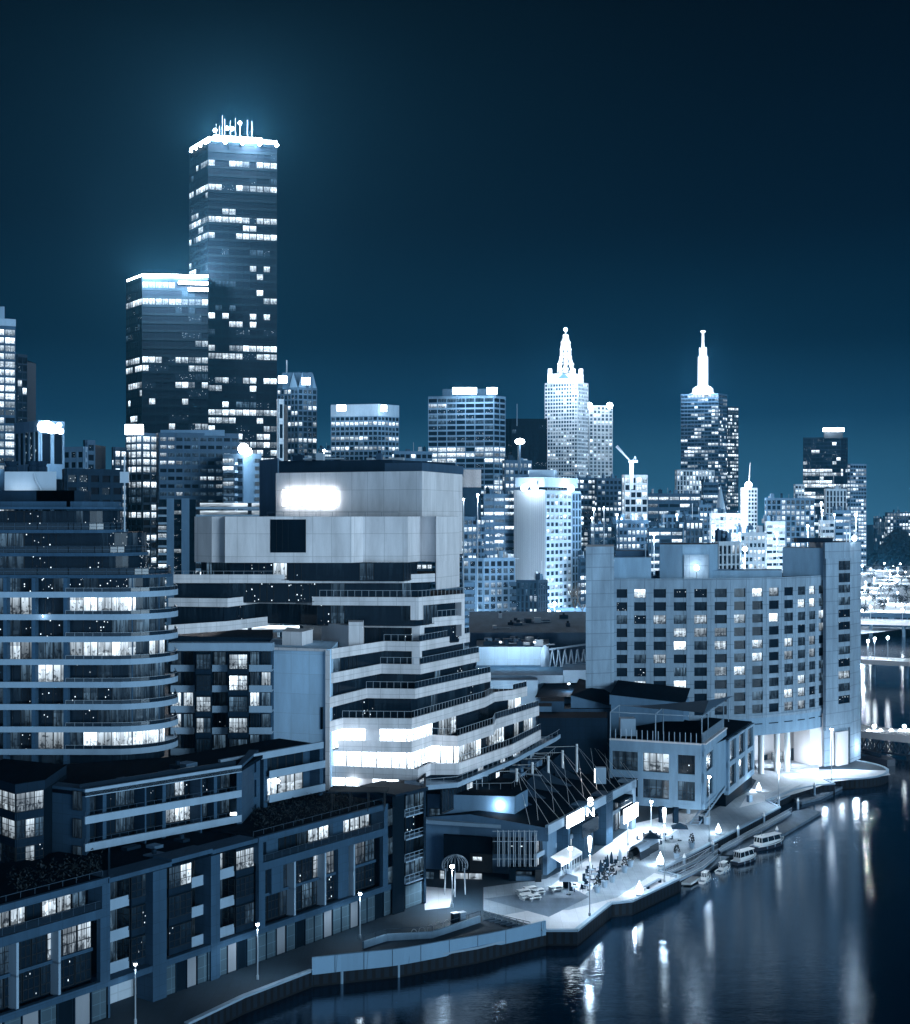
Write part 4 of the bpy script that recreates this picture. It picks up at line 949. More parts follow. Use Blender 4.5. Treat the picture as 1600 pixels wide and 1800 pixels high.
for k, s_ in enumerate((('.', '.', '.'), ('.', 'd', 'L'), ('L', '.', '.'))):
    zb = ZT2 - 3.3 * (k + 1)
    for (t0, t1), ch in zip(((.18, .33), (.43, .62), (.62, .88)), s_):
        B.pane(a.lerp(b, t0) - nn * 1.9, a.lerp(b, t1) - nn * 1.9, .05, zb + .1, zb + 2.5, {'.': 'dark', 'd': 'hot', 'L': 'hot'}[ch] if k == 1 else KM[ch], 2)
    B.mb('balcony').bar(a.lerp(b, .42), a.lerp(b, .98), -2, .7, zb - .2, zb, 'slab'); B.mb('balcony').bar(a.lerp(b, .42), a.lerp(b, .98), .6, .71, zb - .21, zb + .8, 'slab')
    B.mb('balcony').bar(a.lerp(b, .18), a.lerp(b, .33), -.15, 0, zb - .2, zb + .8, 'podium')
c = a.lerp(b, .52) + nn * .3; c.z = ZT2 - 3.2 - 1.0; plight(c, 260); B.mb('balcony_lamp').ball(c, .3, 'lamp')
c = a.lerp(b, .1) + nn * .4; c.z = ZT2 - 7.6; plight(c, 60); B.mb('wall_or_added_light').box(c, (.9, .2, .9), 'lamp_soft')
B.finish()
# services on the near roofs
B = Bld('roof_services', 'small vents and pipes on the dark roof behind the balcony flats', 'roof services', onl(300, -8) + Vector((0, 0, 17)))
roof_units(B, [onl(200, -3), onl(440, -3), onl(440, -10), onl(200, -12)], 17.0, 4, 3, .4); B.finish()
B = Bld('roof_services', 'boxes and ducts on the roof of the set back podium block', 'roof services', D(280, 178, 24.4))
roof_units(B, [A0_, A1_, A2_, A3_], 24.4, 5, 5, .5); B.finish()
# ================================================================ the big white stepped office building
B = Bld('stepped_office', 'large white stepped office building with terraces, lit lower floors and a glowing roof sign', 'office building', D(700, 235, 2))
WM = 'white'
def PX(l, z): return [W(x, y, z) for x, y in l]
def offY(pts): return pts
# upper box with the sign
ub = [D(485, 246), D(742, 235), D(813, 255), D(770, 275), D(500, 275)]
B.wall.prism([V2(p) for p in ub], 50, ZY(828, 235), WM, top='roof')
rb = [D(487, 252), D(690, 246), D(800, 262), D(780, 274), D(505, 274)]
B.mb('plant_screen').prism([V2(p) for p in rb], ZY(829, 240), ZY(808, 246), 'dark')
B.mb('plant_screen').prism([V2(p) for p in (D(660, 247), D(742, 244), D(815, 262), D(815, 270), D(670, 268))], ZY(829, 240), ZY(814, 246), 'mid')
B.wall.prism([V2(p) for p in (D(456, 258), D(488, 247.5), D(500, 270), D(468, 272))], 50, ZY(806, 250), 'midlight')
# mid box, folded
mb_ = [D(342, 229), D(372, 227), D(395, 226.8), D(395.5, 225.4), D(618, 225), D(638, 227.5), D(717, 227), D(738, 232), D(766, 230.5), D(767, 230), D(808, 240), D(800, 262), D(380, 262)]
B.wall.prism([V2(p) for p in mb_], ZY(989, 226), ZY(908, 226), WM, top='roof')
B.mb('dark_panel').bar(D(475.5, 225.3), D(538, 225.15), -.1, .12, ZY(971, 226), ZY(913, 226), 'black')
for k in range(1, 6): B.mb('dark_panel').bar(D(475.5 + k * 10.4, 225.25), D(475.9 + k * 10.4, 225.25), 0, .16, ZY(971, 226), ZY(913, 226), 'frame_dark')
B.wall.prism([V2(p) for p in (D(765.5, 230.8), D(767, 230.4), D(808, 240.4), D(800, 255), D(766, 255))], ZY(1036, 232), ZY(989, 226) + .01, WM)
railing(B.rail, [D(470, 227), D(700, 224.5)], ZY(908, 226), .7, 2.5, 'frame', .03)
roof_units(B, [D(500, 248), D(680, 243), D(780, 258), D(520, 268)], ZY(808, 246), 10, 4, 1.0)
# sign
sg = thing('roof_sign', 'blown out white bar sign on the high wall of the stepped office', 'sign', D(545, 242, ZY(875, 242)), 'big white signs')
a_, b_ = D(499, 245.2), D(592, 241.3); m = MB(); m.bar(a_, b_, .05, .45, ZY(889, 243), ZY(861, 243), 'sign'); part(m, 'light_box', sg)
m = MB(); m.bar(a_, b_, -.1, .05, ZY(890, 243), ZY(860, 243), 'frame', .1); part(m, 'frame', sg)
for t in (.15, .5, .85): c = a_.lerp(b_, t); plight(Vector((c.x, c.y - 2.0, ZY(875, 243))), 60, size=1)
# terrace levels: z, outline of the parapet top (photo columns/rows), left shoulder flag
LV = [
 (47.5, [(305, 1010), (711, 1010), (765, 1008)]),
 (43.9, [(296, 1051), (400, 1052), (455, 1046), (520, 1047), (549, 1049), (736, 1050), (817, 1043.5)]),
 (40.3, [(296, 1099), (400, 1092), (497, 1081), (600, 1086), (738, 1087.5), (817, 1081)]),
 (36.8, [(580, 1141), (676, 1127), (738, 1128), (826, 1112.5)]),
 (33.2, [(580, 1184), (670, 1167), (740, 1168), (843, 1147)]),
 (29.7, [(580, 1226), (645, 1210), (730, 1211), (863, 1182)]),
 (26.1, [(580, 1268), (603, 1262), (724, 1263), (853, 1226), (870, 1217), (903, 1213), (927, 1207)]),
 (22.5, [(580, 1301), (724, 1304), (760, 1292), (805, 1294), (868, 1273), (872, 1264.5), (948, 1241)]),
 (19.0, [(580, 1346), (735, 1352), (757, 1342), (807, 1342), (901, 1309), (951, 1283)]),
 (15.6, [(580, 1392), (730, 1392)])]
LV = [(z, PX(l, z)) for z, l in LV]
PT = [  # panes per band: band k lies BELOW slab k
 '..s...s..s...s..', '.s..L..............s.', None, None, None, None, None, None, None]
RH = [1.35, 1.35, 1.5, 1.55, 1.55, 1.55, 1.65, 1.7, 1.75, 1.2]
def win_band(z, pl, znext, h, kinds, inset=1.3, start=0, mod=2.2, seed=1):
    g = offset(pl, inset); rd = random.Random(seed)
    for a, b in zip(g[start:], g[start + 1:]):
        L = (b - a).length
        if L < .6: continue
        n = max(1, round(L / mod))
        B.glaz.bar(a, b, -.3, -.03, znext - .1, z - h, 'black')
        for i in range(n):
            p, q = a.lerp(b, i / n), a.lerp(b, (i + 1) / n); x = 800 + F * (p.x + q.x) / 2 / p.y
            k = kinds(x, rd)
            if k == 'wall': B.wall.bar(p, q, -.2, .25, znext, z - h, WM); continue
            B.pane(p, q, 0, znext, z - h, k, 1)
def dark_k(x, rd): return choose(rd, [('dark', 12), ('dim', 1.2), ('spark', 1.5)])
def lit1(x, rd):
    if x < 756: return 'wall' if 652 < x < 665 else choose(rd, [('flood', 9), ('lit', 1)])
    if x < 800: return choose(rd, [('dark', 3), ('lit', 3), ('dim', 2)])
    if x < 870: return 'dark'
    return choose(rd, [('hot', 3), ('lit', 4), ('dark', 3)])
def lit2(x, rd):
    if 598 < x < 612 or 651 < x < 664 or 750 < x < 758 or 771 < x < 781: return 'wall'
    if x < 806: return 'flood'
    return choose(rd, [('hot', 4), ('lit', 4), ('dark', 2)])
def lit3(x, rd):
    if 640 < x < 650: return 'wall'
    return 'flood' if x < 705 else choose(rd, [('dark', 3), ('lit', 1)])
KF = [lambda x, r: 'spark' if 420 < x < 520 and r.random() < .6 else dark_k(x, r), dark_k, dark_k, dark_k, dark_k, dark_k, dark_k, lit1, lit2, lit3]
for k, (z, pl) in enumerate(LV):
    h = RH[k]
    for p, q in zip(pl, pl[1:]): B.wall.bar(p, q, -.3, 0, z - h, z, WM)
    pi = offset(pl, .15); bk = 262
    B.wall.prism([tuple(p) for p in pi] + [(pi[-1].x * .98 - .3, max(bk, pi[-1].y + 2)), (pi[0].x + 3, bk)], z - h + .05, z - h + .5, WM, top='roof')
# bands of glass
win_band(ZY(989, 226) + 0, offset([D(342, 236), D(395, 226), D(717, 223), D(745, 229)], 0), LV[0][0] - .9, 0, lambda x, r: ('lit' if 475 < x < 497 else 'spark' if 430 < x < 540 else dark_k(x, r)), 1.2, mod=2.4)
for k in range(len(LV) - 1):
    z, pl = LV[k]; zn = LV[k + 1][0] - RH[k + 1] + .5 if k != 2 else LV[3][0] - 1.0
    pl2 = pl
    if k == 2: pl2 = [p for p in pl if 800 + F * p.x / p.y > 590]
    win_band(z, pl2, zn, RH[k], KF[k] if k < 6 else (lit1, lit2, lit3)[k - 6], 1.3, seed=k + 3)
    if k in (6,): pass
win_band(LV[8][0], LV[8][1][3:], 11.0, RH[8], lambda x, r: 'hot' if 868 < x < 880 or 820 < x < 830 else 'dark', 3.0, seed=79)
B.glaz.prism([V2(p) for p in (D(590, 218), D(735, 222), D(800, 226), D(880, 244), D(880, 262), D(600, 262))], 2, 18, 'black')
# corner piers of the upper right storeys
for k in (1, 2):
    z, pl = LV[k]; zb = LV[k + 1][0]
    for p, q in zip(pl, pl[1:]):
        x0, x1 = 800 + F * p.x / p.y, 800 + F * q.x / q.y
        if x1 > 810: B.wall.bar(p, p.lerp(q, .10), -1.4, -.02, zb - .02, z - RH[k], WM); B.wall.bar(p.lerp(q, .93), q, -1.4, -.02, zb - .02, z - RH[k], WM)
        if 700 < x1 < 760: B.wall.bar(p.lerp(q, 1 - 1.3 / (q - p).length), q, -1.4, -.02, zb - .02, z - RH[k], WM)
z, pl = LV[3]
for k in (3,): 
    p, q = pl[1], pl[2]; B.wall.bar(q - (q - p).normalized() * 1.3, q, -1.4, -.02, LV[4][0] - .02, z - RH[3], WM); q2 = pl[3]; B.wall.bar(q, q + (q2 - q).normalized() * .8, -1.4, -.02, LV[4][0] - .02, z - RH[3], WM)
# railings
for k, (z, pl) in enumerate(LV[:-1]):
    q = offset(pl, .15); q = [v for v in q]
    if k in (0,): railing(B.rail, q[:2], z, .55, 1.6, 'steel', .025)
    else: railing(B.rail, q[1 if k > 2 else 3:], z, 1.05, 1.1, 'steel', .035)
    if k >= 3: B.mb('balustrade').bar(q[-2], q[-1], -.02, .02, z + .05, z + .95, 'glass')
# end wall (blank), left of the terraces
B.wall.prism([V2(D(464, 216.6)), V2(D(576, 213)), V2(D(582, 213.3)), V2(D(594, 226)), V2(D(480, 232))], 2, ZY(1141, 213.4), 'sidewall')
B.wall.prism([V2(D(572, 212.7)), V2(D(579.5, 212.5)), V2(D(581, 214)), V2(D(574, 214))], 2, ZY(1143, 213.0), WM)
B.wall.prism([V2(D(462, 216.2)), V2(D(574, 212.9)), V2(D(574, 213.4)), V2(D(462, 216.7))], ZY(1145, 213.4), ZY(1141, 213.4) + .05, WM)
# stair boxes on the left roof and the angled dark wing
B.wall.prism([V2(D(496, 220)), V2(D(531, 219)), V2(D(550, 224)), V2(D(505, 228))], ZY(1142, 216), ZY(1110, 220), WM)
B.wall.prism([V2(D(613, 224)), V2(D(638, 224)), V2(D(640, 230)), V2(D(612, 230))], 36, ZY(1088, 224) - .5, WM)
B.wall.prism([V2(D(565, 230)), V2(D(613, 224.2)), V2(D(612, 229)), V2(D(570, 234))], 36, ZY(1100, 224), 'white_plain')
B.wall.prism([V2(D(296, 238)), V2(D(480, 232)), V2(D(480, 250)), V2(D(296, 250))], 2, 36.8, 'podium')
# lower right terrace in front of everything
tz = 15.4; tl = [W(735, 1397, tz), W(800, 1402, tz)]
B.finish(100)
for x, y, z, w in ((617, 1288, 23.6, 500), (690, 1290, 23.6, 500), (640, 1332, 20.2, 700), (700, 1332, 20.2, 700), (780, 1326, 20.4, 700), (620, 1378, 16.8, 600), (685, 1378, 16.8, 600)):
    Yk = F * (H - z) / (y - 905); c = D(x, Yk - .0, z)
    plight(Vector((c.x, 214.5 if x < 640 else 217.5, z)), w * .3, size=.6, name='ceiling_light')

# ---- lower terraces & podium roof in front of the office
B = Bld('podium_roof_block', 'low pale roof block with a small dark gatehouse under the lit office floors', 'building', D(640, 208, 2))
B.wall.prism([V2(p) for p in (D(573, 211), D(742, 211.5), D(742, 222), D(575, 218))], 2, ZY(1393, 211), 'midlight', top='roof')
B.mb('gatehouse').prism([V2(p) for p in (D(688, 206), D(712, 205), D(748, 207), D(730, 212), D(690, 211))], 12, ZY(1385, 206), 'dark', top='midlight')
B.finish()

# ================================================================ mast-roofed pub
B = Bld('mast_roof_pub', 'pub with a black sloping roof hung from slim white masts beside the promenade', 'pub', D(965, 215, 2))
fa, fb = Vector(W(964, 1456, 10)), Vector(W(1119, 1374, 10)); du = (fb - fa).normalized(); nu = Vector((du.y, -du.x, 0))
bl = D(748, 221); z0, z1 = 2, 9.0
base = [V2(bl), V2(D(962, 215.5)), V2(fa - nu * 2.5), V2(fb - nu * 2.5), V2(fb - nu * 20), V2(D(800, 262))]
B.wall.prism([V2(bl), V2(D(930, 217)), V2(D(962, 217)), V2(fb - nu * 4.5), V2(fb - nu * 22), V2(D(800, 262))], 2, 9.2, 'midlight', top='roof')
B.wall.bar(fa, fb, -.5, 0, 9.0, 10.4, 'slab')
B.mb('roof').face([fa + Vector((0, .1, -.1)), fb + Vector((0, .1, -.1)), fb - nu * 13 + Vector((0, 0, .9)), fa - nu * 13 + Vector((0, 0, .9))], 'roof')
B.mb('roof').face([fa - nu * 13 + Vector((0, 0, .9)), fb - nu * 13 + Vector((0, 0, .9)), fb - nu * 26 + Vector((0, 0, -1)), fa - nu * 26 + Vector((0, 0, -1))], 'roof')
B.mb('roof').face([fa, fa - nu * 13 + Vector((0, 0, .9)), fa - nu * 26 + Vector((0, 0, -1)), fa - nu * 26 + Vector((0, 0, -3)), fa - Vector((0, 0, 2))], 'midlight')
# ridge blades between the masts
for k in range(1, 7):
    t = k / 7; c = fa.lerp(fb, t) - nu * 8; B.mb('roof').face([c + Vector((0, 0, .5)), c - nu * 5 + Vector((0, 0, .9)), c - nu * 5 + Vector((0, 0, 3.0)), c + nu * .5 + Vector((0, 0, .7))], 'frame')
# upper storey block at the left with the glowing sign
zt = ZY(1398, 222); zb = ZY(1450, 222)
B.wall.prism([V2(D(750, 223)), V2(D(905, 221)), V2(D(928, 227)), V2(D(925, 245)), V2(D(765, 250))], 9, zt, 'midlight', top='roof')
for xa, xb, s_ in ((755, 778, 'd'), (779, 803, '.'), (815, 832, 'd'), (833, 851, '.')): B.pane(D(xa, 222.8), D(xb, 222.6), .1, ZY(1440, 222.7), ZY(1421, 222.7), KM[s_], 1)
B.wall.prism([V2(D(748, 220)), V2(D(962, 214.6)), V2(D(962, 217)), V2(D(748, 223))], 9.2, 9.75, 'slab')
B.mb('dark_panel').prism([V2(D(780, 218.2)), V2(D(866, 216.2)), V2(D(866, 217.5)), V2(D(780, 219.5))], ZY(1532, 217), ZY(1472, 217), 'black')
B.mb('dark_panel').prism([V2(D(826, 217.0)), V2(D(866, 216.0)), V2(D(866, 216.19)), V2(D(826, 217.19))], ZY(1532, 217), ZY(1500, 217), 'frame_dark')
for xa, xb, ya, yb, k in ((752, 768, 1530, 1556, 'dim'), (782, 790, 1528, 1556, 'lit'), (800, 850, 1532, 1556, 'lit'), (835, 852, 1504, 1511, 'hot'), (868, 940, 1470, 1500, 'spark'), (905, 945, 1530, 1545, 'dim')):
    B.pane(D(xa, 216.4), D(xb, 216.0), 1.2 if xa > 860 else 1.4, ZY(yb, 215.6), ZY(ya, 215.6), k, 1)
B.wall.prism([V2(D(895, 213.6)), V2(D(907, 213.6)), V2(D(907, 216)), V2(D(895, 216))], 2, ZY(1527, 214), 'black'); B.wall.prism([V2(D(907, 213.8)), V2(D(942, 213.6)), V2(D(942, 215)), V2(D(907, 215))], 2, ZY(1543, 213), 'midlight'); B.wall.prism([V2(D(941, 213)), V2(D(952, 213)), V2(D(952, 216)), V2(D(941, 216))], 2, ZY(1527, 214), 'frame_dark')
B.wall.prism([V2(D(895, 213.4)), V2(D(952, 213.2)), V2(D(952, 216)), V2(D(895, 216))], ZY(1527, 214), ZY(1524, 214), 'black')
for k in range(8):
    x = 875 + k * 9.3; B.mb('grille').tube(D(x, 213.2, ZY(1524, 213)), D(x, 213.2, ZY(1460, 213)), .07, 'steel', n=5)
    B.mb('grille').tube(D(x + 3, 213.2, ZY(1524, 213)), D(x + 3, 213.2, ZY(1464, 213)), .05, 'steel', n=5)
for y in (1462, 1480, 1511): B.mb('grille').tube(D(866, 213.3, ZY(y, 213)), D(945, 213.3, ZY(y, 213)), .06, 'steel', n=5)
# promenade side: fascia boxes, glass bays, lit shopfronts
wa, wb = fa - nu * 2.2, fb - nu * 2.2
n = 24
for i in range(n):
    t0, t1 = i / n, (i + 1) / n; x = i / n
    B.pane(wa.lerp(wb, t0 + .004), wa.lerp(wb, t1 - .004), .0, 5.9, 8.8, choose(rng, [('dim', 3), ('lit', 2), ('dark', 2)]), 1)
    B.pane(wa.lerp(wb, t0 + .004), wa.lerp(wb, t1 - .004), .0, 2.1, 5.2, choose(rng, [('lit', 4), ('dim', 3), ('hot', 1)]), 1)
B.wall.bar(wa, wb, -.2, .3, 5.2, 5.9, 'slab'); B.glaz.bar(wa, wb, -.5, -.06, 2, 9, 'black')
for t0, t1, mt in ((.37, .47, 'podium'), (.62, .70, 'podium'), (.94, .99, 'slab'), (.2, .22, 'podium')):
    a, b = fa.lerp(fb, t0), fa.lerp(fb, t1); B.wall.prism([V2(a), V2(b), V2(b - nu * 2.6), V2(a - nu * 2.6)], 2, 10.45 if t0 > .3 else 8.9, mt)
for t0, t1 in ((.28, .46), (.72, .88)):  # projecting roof bays with dark tops
    a, b = fa.lerp(fb, t0) + nu * 1.0, fa.lerp(fb, t1) + nu * 1.0; B.mb('roof_bay').prism([V2(a), V2(b), V2(b - nu * 3), V2(a - nu * 3)], 8.4, 8.7, 'roof'); B.mb('roof_bay').bar(a, b, 0, .08, 6.2, 8.4, 'glass')
B.finish()
for t, z in ((.1, 4.2), (.3, 4.0), (.52, 4.0), (.75, 4.0), (.9, 4.2)): c = fa.lerp(fb, t) + nu * 1.8; plight(Vector((c.x, c.y, z)), 260, size=.5, name='shopfront_light')
# signs of the pub
def sign_box(name, label, a, b, z0, z1, mat='sign', p=500, th=.3, group='glowing signs on the pub'):
    r = thing(name, label, 'sign', (a + b) / 2, group); m = MB(); m.bar(a, b, .05, th, z0, z1, mat); part(m, 'light_box', r); m = MB(); m.bar(a, b, -.05, .05, z0 - .05, z1 + .05, 'frame', .05); part(m, 'frame', r)
    if p:
        d = (b - a).normalized(); c = (a + b) / 2 + Vector((d.y, -d.x, 0)) * 1.4; plight(Vector((c.x, c.y, (z0 + z1) / 2)), p, size=.6)
    return r
ys = 222.4
sign_box('pub_sign', 'oval white glowing sign on the left end wall of the pub', D(863, ys), D(899, ys - .5), ZY(1424, ys), ZY(1403, ys), p=900)
a, b = fa.lerp(fb, .16) + nu * .3, fa.lerp(fb, .33) + nu * .3
sign_box('pub_sign', 'long white glowing fascia sign above the café awning', a, b, 8.7, 10.5, p=450)
r = thing('letter_sign', 'stacked white glowing letters at the right end of the fascia sign', 'sign', fa.lerp(fb, .4), 'glowing signs on the pub')
c = fa.lerp(fb, .405) + nu * .5
for s_, zz_ in (('8', 10.9), ('N', 9.2)):
    o = bpy.data.objects.new('letter', text_mesh(s_, 1.9, .12)); COL.objects.link(o); o.parent = r; o.location = Vector((c.x, c.y, zz_)) - ORG[r.name]; o.rotation_euler = (R(90), 0, R(8))
plight(Vector((c.x + 1, c.y - 1.5, 11.5)), 500)
a, b = fa.lerp(fb, .73) + nu * 1.4, fa.lerp(fb, .90) + nu * 1.4
sign_box('pub_sign', 'white glowing sign over the far pub entrance, left of the restaurant', a, b, 4.9, 7.2, p=500)
r = thing('awning', 'brilliantly lit sloping café awning with white uprights at the front of the pub', 'awning', fa); m = MB()
a, b = fa.lerp(fb, .03) + nu * 1.6, fa.lerp(fb, .24) + nu * 1.6; m.face([Vector((a.x, a.y, 4.6)), Vector((b.x, b.y, 4.6)), Vector((b.x, b.y, 5.4)) - nu * 1.8, Vector((a.x, a.y, 5.4)) - nu * 1.8], 'hull'); m.bar(a, b, -.05, .05, 4.1, 4.6, 'hull'); part(m, 'canopy', r)
m = MB()
for k in range(9): q = a.lerp(b, k / 8); m.tube((q.x, q.y, 2), (q.x, q.y, 4.2), .06, 'steel')
part(m, 'post', r); q = a.lerp(b, .5) - nu * .8; plight(Vector((q.x, q.y, 3.8)), 160)
# masts and stays
MS = [(908.5, 1351, 1402), (936, 1340, 1388), (964, 1329, 1375), (989, 1319, 1362), (1014, 1308, 1352), (1036.5, 1299, 1341), (1058, 1290, 1332)]
for i, (x, yt, yb) in enumerate(MS):
    p = W(x, yb, 10.6); top = Vector((p.x, p.y, ZY(yt, p.y)))
    r = thing('stay_mast', 'slim white roof mast with its cable stays, ' + ('nearest and leftmost of the row', 'second from the glowing oval sign', 'third from the near end', 'middle one of seven', 'third from the far end', 'second from the far end', 'furthest of the row, beside the restaurant')[i], 'mast', p, 'white masts on the pub roof')
    m = MB(); m.tube(p + Vector((0, 0, -1.5)), top, .23, 'hull', n=10); part(m, 'pole', r)
    m = MB(); f = fa.lerp(fb, (i + .1) / 6.3); f2 = fa.lerp(fb, min(1, (i + .75) / 6.3)); f3 = fa.lerp(fb, max(0, (i - .5) / 6.3)) - nu * 3
    for q in (f, f2, f3): m.tube(top - Vector((0, 0, .3)), Vector((q.x, q.y, 10.3)), .03, 'hull', n=5)
    m.tube(top - Vector((0, 0, .4)), top + Vector((-13, 2.5, -1.2)), .045, 'hull', n=5)
    part(m, 'stay_cable', r)
r = thing('roof_hatch', 'small tall roof box with a bright glowing edge between the masts', 'roof box', W(1050, 1375, 10.8)); p = W(1056, 1376, 10.8)
m = MB(); m.box(p + Vector((0, 0, 1.3)), (1.8, 1.2, 2.8), 'slab'); part(m, 'box', r); m = MB(); m.box(p + Vector((-1.05, -.5, 1.3)), (.12, .12, 2.4), 'lamp_soft'); part(m, 'light_strip', r)
B = Bld('back_roof', 'dark flat terrace roof with parasols and lights between the office and the masts', 'building', D(850, 245, 2))
B.wall.prism([V2(p) for p in (D(745, 224), D(905, 226), D(1000, 268), D(940, 285), D(800, 262))], 2, 13.2, 'podium_dark', top='roof'); roof_units(B, [D(870, 232), D(905, 230), D(975, 262), D(930, 270)], 13.2, 9, 12, 1.0)
railing(B.rail, [D(760, 226), D(900, 227), D(985, 266)], 13.2, 1.0, 1.8, 'steel', .03)
B.finish()
for k, (x, y) in enumerate(((823, 1390), (838, 1388), (848, 1383), (830, 1380))):
    p = W(x, y, 13.2); umbrella_p = p; r = thing('umbrella', ('leftmost', 'front right', 'rightmost', 'rear')[k] + ' of the pale parasols on the terrace under the office', 'umbrella', p, 'pale parasols on the roof terrace')
    m = MB(); m.tube(p, p + Vector((0, 0, 2.2)), .05, 'steel'); part(m, 'pole', r); m = MB(); m.lathe(p + Vector((0, 0, 1.8)), [(1.0, 0), (1.0, .1), (.05, .6)], 'slab', 8); part(m, 'canopy', r)
plight(W(857, 1386, 13.2) + Vector((0, 0, 1)), 60)
# long terrace slab wrapping under the office to the right
B = Bld('terrace_canopy', 'pale canopy terrace slab sweeping under the lit floors of the stepped office', 'canopy', D(900, 240, 12))
pl = [W(x, y, 16.6) for x, y in ((735, 1382), (805, 1376), (902, 1336), (978, 1296), (1000, 1280))]
for p, q in zip(pl, pl[1:]): B.wall.bar(p, q, -.3, 0, 15.9, 16.6, 'slab')
pi = offset(pl, .2); B.wall.prism([tuple(p) for p in pi] + [tuple(p) for p in offset(pl, 6)][::-1], 15.9, 16.2, 'slab')
railing(B.rail, offset(pl, .2), 16.6, .9, 2, 'steel', .03); B.finish()

# ================================================================ restaurant block on columns
B = Bld('restaurant_block', 'two storey restaurant block raised on columns with a roof terrace frame', 'restaurant', D(1240, 253, 2))
YG = 253.0; zt = ZY(1309, YG); zu = ZY(1421, YG)
ga, gb, gc = D(1073, 259), D(1234, YG), D(1272, 272)
B.glaz.prism([V2(ga + Vector((.8, .5, 0))), V2(gb + Vector((-.2, .5, 0))), V2(gc + Vector((-.4, 0, 0))), V2(gc + Vector((-6, 14, 0))), V2(ga + Vector((6, 16, 0)))], zu, zt - .1, 'black')
facade(B, ga, ga.lerp(gb, .68), zu + .6, zt - 1.3, 2, 2, 'concrete_plain', pier=.16, span=.28, depth=.5, pat=['dL', 'sd'], nm=3, nh=1)
facade(B, ga.lerp(gb, .68), gb, zu + .6, zt - 1.3, 1, 2, 'concrete_plain', pier=.42, span=.28, depth=.5, pat=['s', 'd'], nm=3, nh=1)
facade(B, gb, gc, zu + .6, zt - 1.3, 2, 2, 'concrete_plain', pier=.40, span=.35, depth=.4, pat=['.d', 's.'], nm=1, nh=1)
for a, b in ((ga, gb), (gb, gc)): B.wall.bar(a, b, -.3, .55, zu - .2, zu + .6, 'concrete_plain'); B.wall.bar(a, b, -.3, .60, zt - 1.3, zt, 'concrete_plain'); 
B.wall.prism([V2(ga + Vector((0, .3, 0))), V2(gb + Vector((0, .3, 0))), V2(gc), V2(gc + Vector((-6, 14, 0))), V2(ga + Vector((6, 16, 0)))], zt - .5, zt - .1, 'concrete_plain', top='roof')
B.wall.bar(ga, gb, .0, .75, zt, zt + .25, 'white_plain'); B.wall.bar(gb, gc, 0, .75, zt, zt + .25, 'white_plain')
for x, Yc in ((1088, 258), (1163, 254.5), (1188, 254)): B.mb('column').tube(D(x, Yc, 2), D(x, Yc, zu), .55, 'podium_dark', n=8)
for x, Yc in ((1108, 262), (1210, 262), (1240, 266)): B.mb('column').tube(D(x, Yc, 2), D(x, Yc, zu), .4, 'slab', n=8)
# set back right part
gd, ge = D(1276, 268), D(1322, 290); z2 = ZY(1298, 268)
B.glaz.prism([V2(gd), V2(ge), V2(ge + Vector((-8, 6, 0))), V2(gd + Vector((-8, 6, 0)))], 2, z2 - .1, 'black')
facade(B, gd, ge, 5.0, z2 - .3, 3, 2, 'concrete_plain', pier=.32, span=.2, depth=.5, pat=['d.d', '.ds'], nm=2, nh=1)
B.wall.bar(gd, ge, -.3, .5, 4.2, 5.0, 'concrete_plain'); B.wall.prism([V2(gd), V2(ge), V2(ge + Vector((-8, 6, 0))), V2(gd + Vector((-8, 6, 0)))], z2 - .3, z2, 'dark', top='roof')
B.wall.prism([V2(D(1235, 256)), V2(D(1276, 268)), V2(D(1270, 275)), V2(D(1235, 270))], zu, z2 - .2, 'concrete_plain', top='roof')
# terrace: balustrade, frame, hut
for p, q in ((ga, gb), (gb, gc)):
    L = (q - p).length; n = int(L / .95)
    for i in range(n + 1): c = p.lerp(q, i / n); B.mb('terrace_fin').box((c.x, c.y, zt + 1.0), (.12, .25, 1.9), 'slab')
for a in (ga, ga.lerp(gb, .5), gb, gc): 
    for dy in (0, 9): B.mb('terrace_frame').tube((a.x + dy * .3, a.y + dy, zt), (a.x + dy * .3, a.y + dy, zt + 5), .1, 'slab', n=5)
tp = lambda a, dy=0: (a.x + dy * .3, a.y + dy, zt + 5)
for a, b in ((tp(ga), tp(gb)), (tp(gb), tp(gc)), (tp(ga, 9), tp(gb, 9)), (tp(ga), tp(ga, 9)), (tp(gb), tp(gb, 9)), (tp(ga.lerp(gb, .5)), tp(ga.lerp(gb, .5), 9))): B.mb('terrace_frame').tube(a, b, .1, 'slab', n=5)
B.mb('awning_sail').face([tp(ga.lerp(gb, .2), 9), (gb.x + 3, gb.y + 10, zt + 6.6), (gc.x + 3, gc.y + 6, zt + 5.5), (gb.x + 1, gb.y + 3, zt + 5.2)], 'frame'); B.mb('awning_sail').face([tp(ga.lerp(gb, .0), 9), tp(ga.lerp(gb, .5), 12), tp(ga.lerp(gb, .5), 6)], 'frame')
B.mb('terrace_hut').box(D(1103, 264, zt + 1.6), (2.8, 2.5, 3.2), 'slab')
plight(D(1108, 257, zt + 3), 60)
B.finish()
plight(D(1165, 259, 4.2), 260, size=.5); plight(D(1225, 260, 4.2), 220, size=.5); plight(D(1110, 268, 4.4), 300, size=.5)
r = thing('stair', 'straight stair with pale stringers rising under the restaurant block', 'stair', D(1225, 256, 2)); m = MB(); a, b = D(1213, 252, 2.0), D(1262, 268, 5.6)
for o_ in (0, 1.5): 
    s_ = Vector((o_, -o_ * .4, 0)); m.face([a + s_, b + s_, b + s_ + Vector((0, 0, .5)), a + s_ + Vector((0, 0, .5))], 'slab')
part(m, 'stringer', r); m = MB()
for k in range(14): c = a.lerp(b, k / 14) + Vector((.75, -.3, .2)); m.box(c, (1.5, .5, .06), 'slab', R(-20))
part(m, 'step', r)

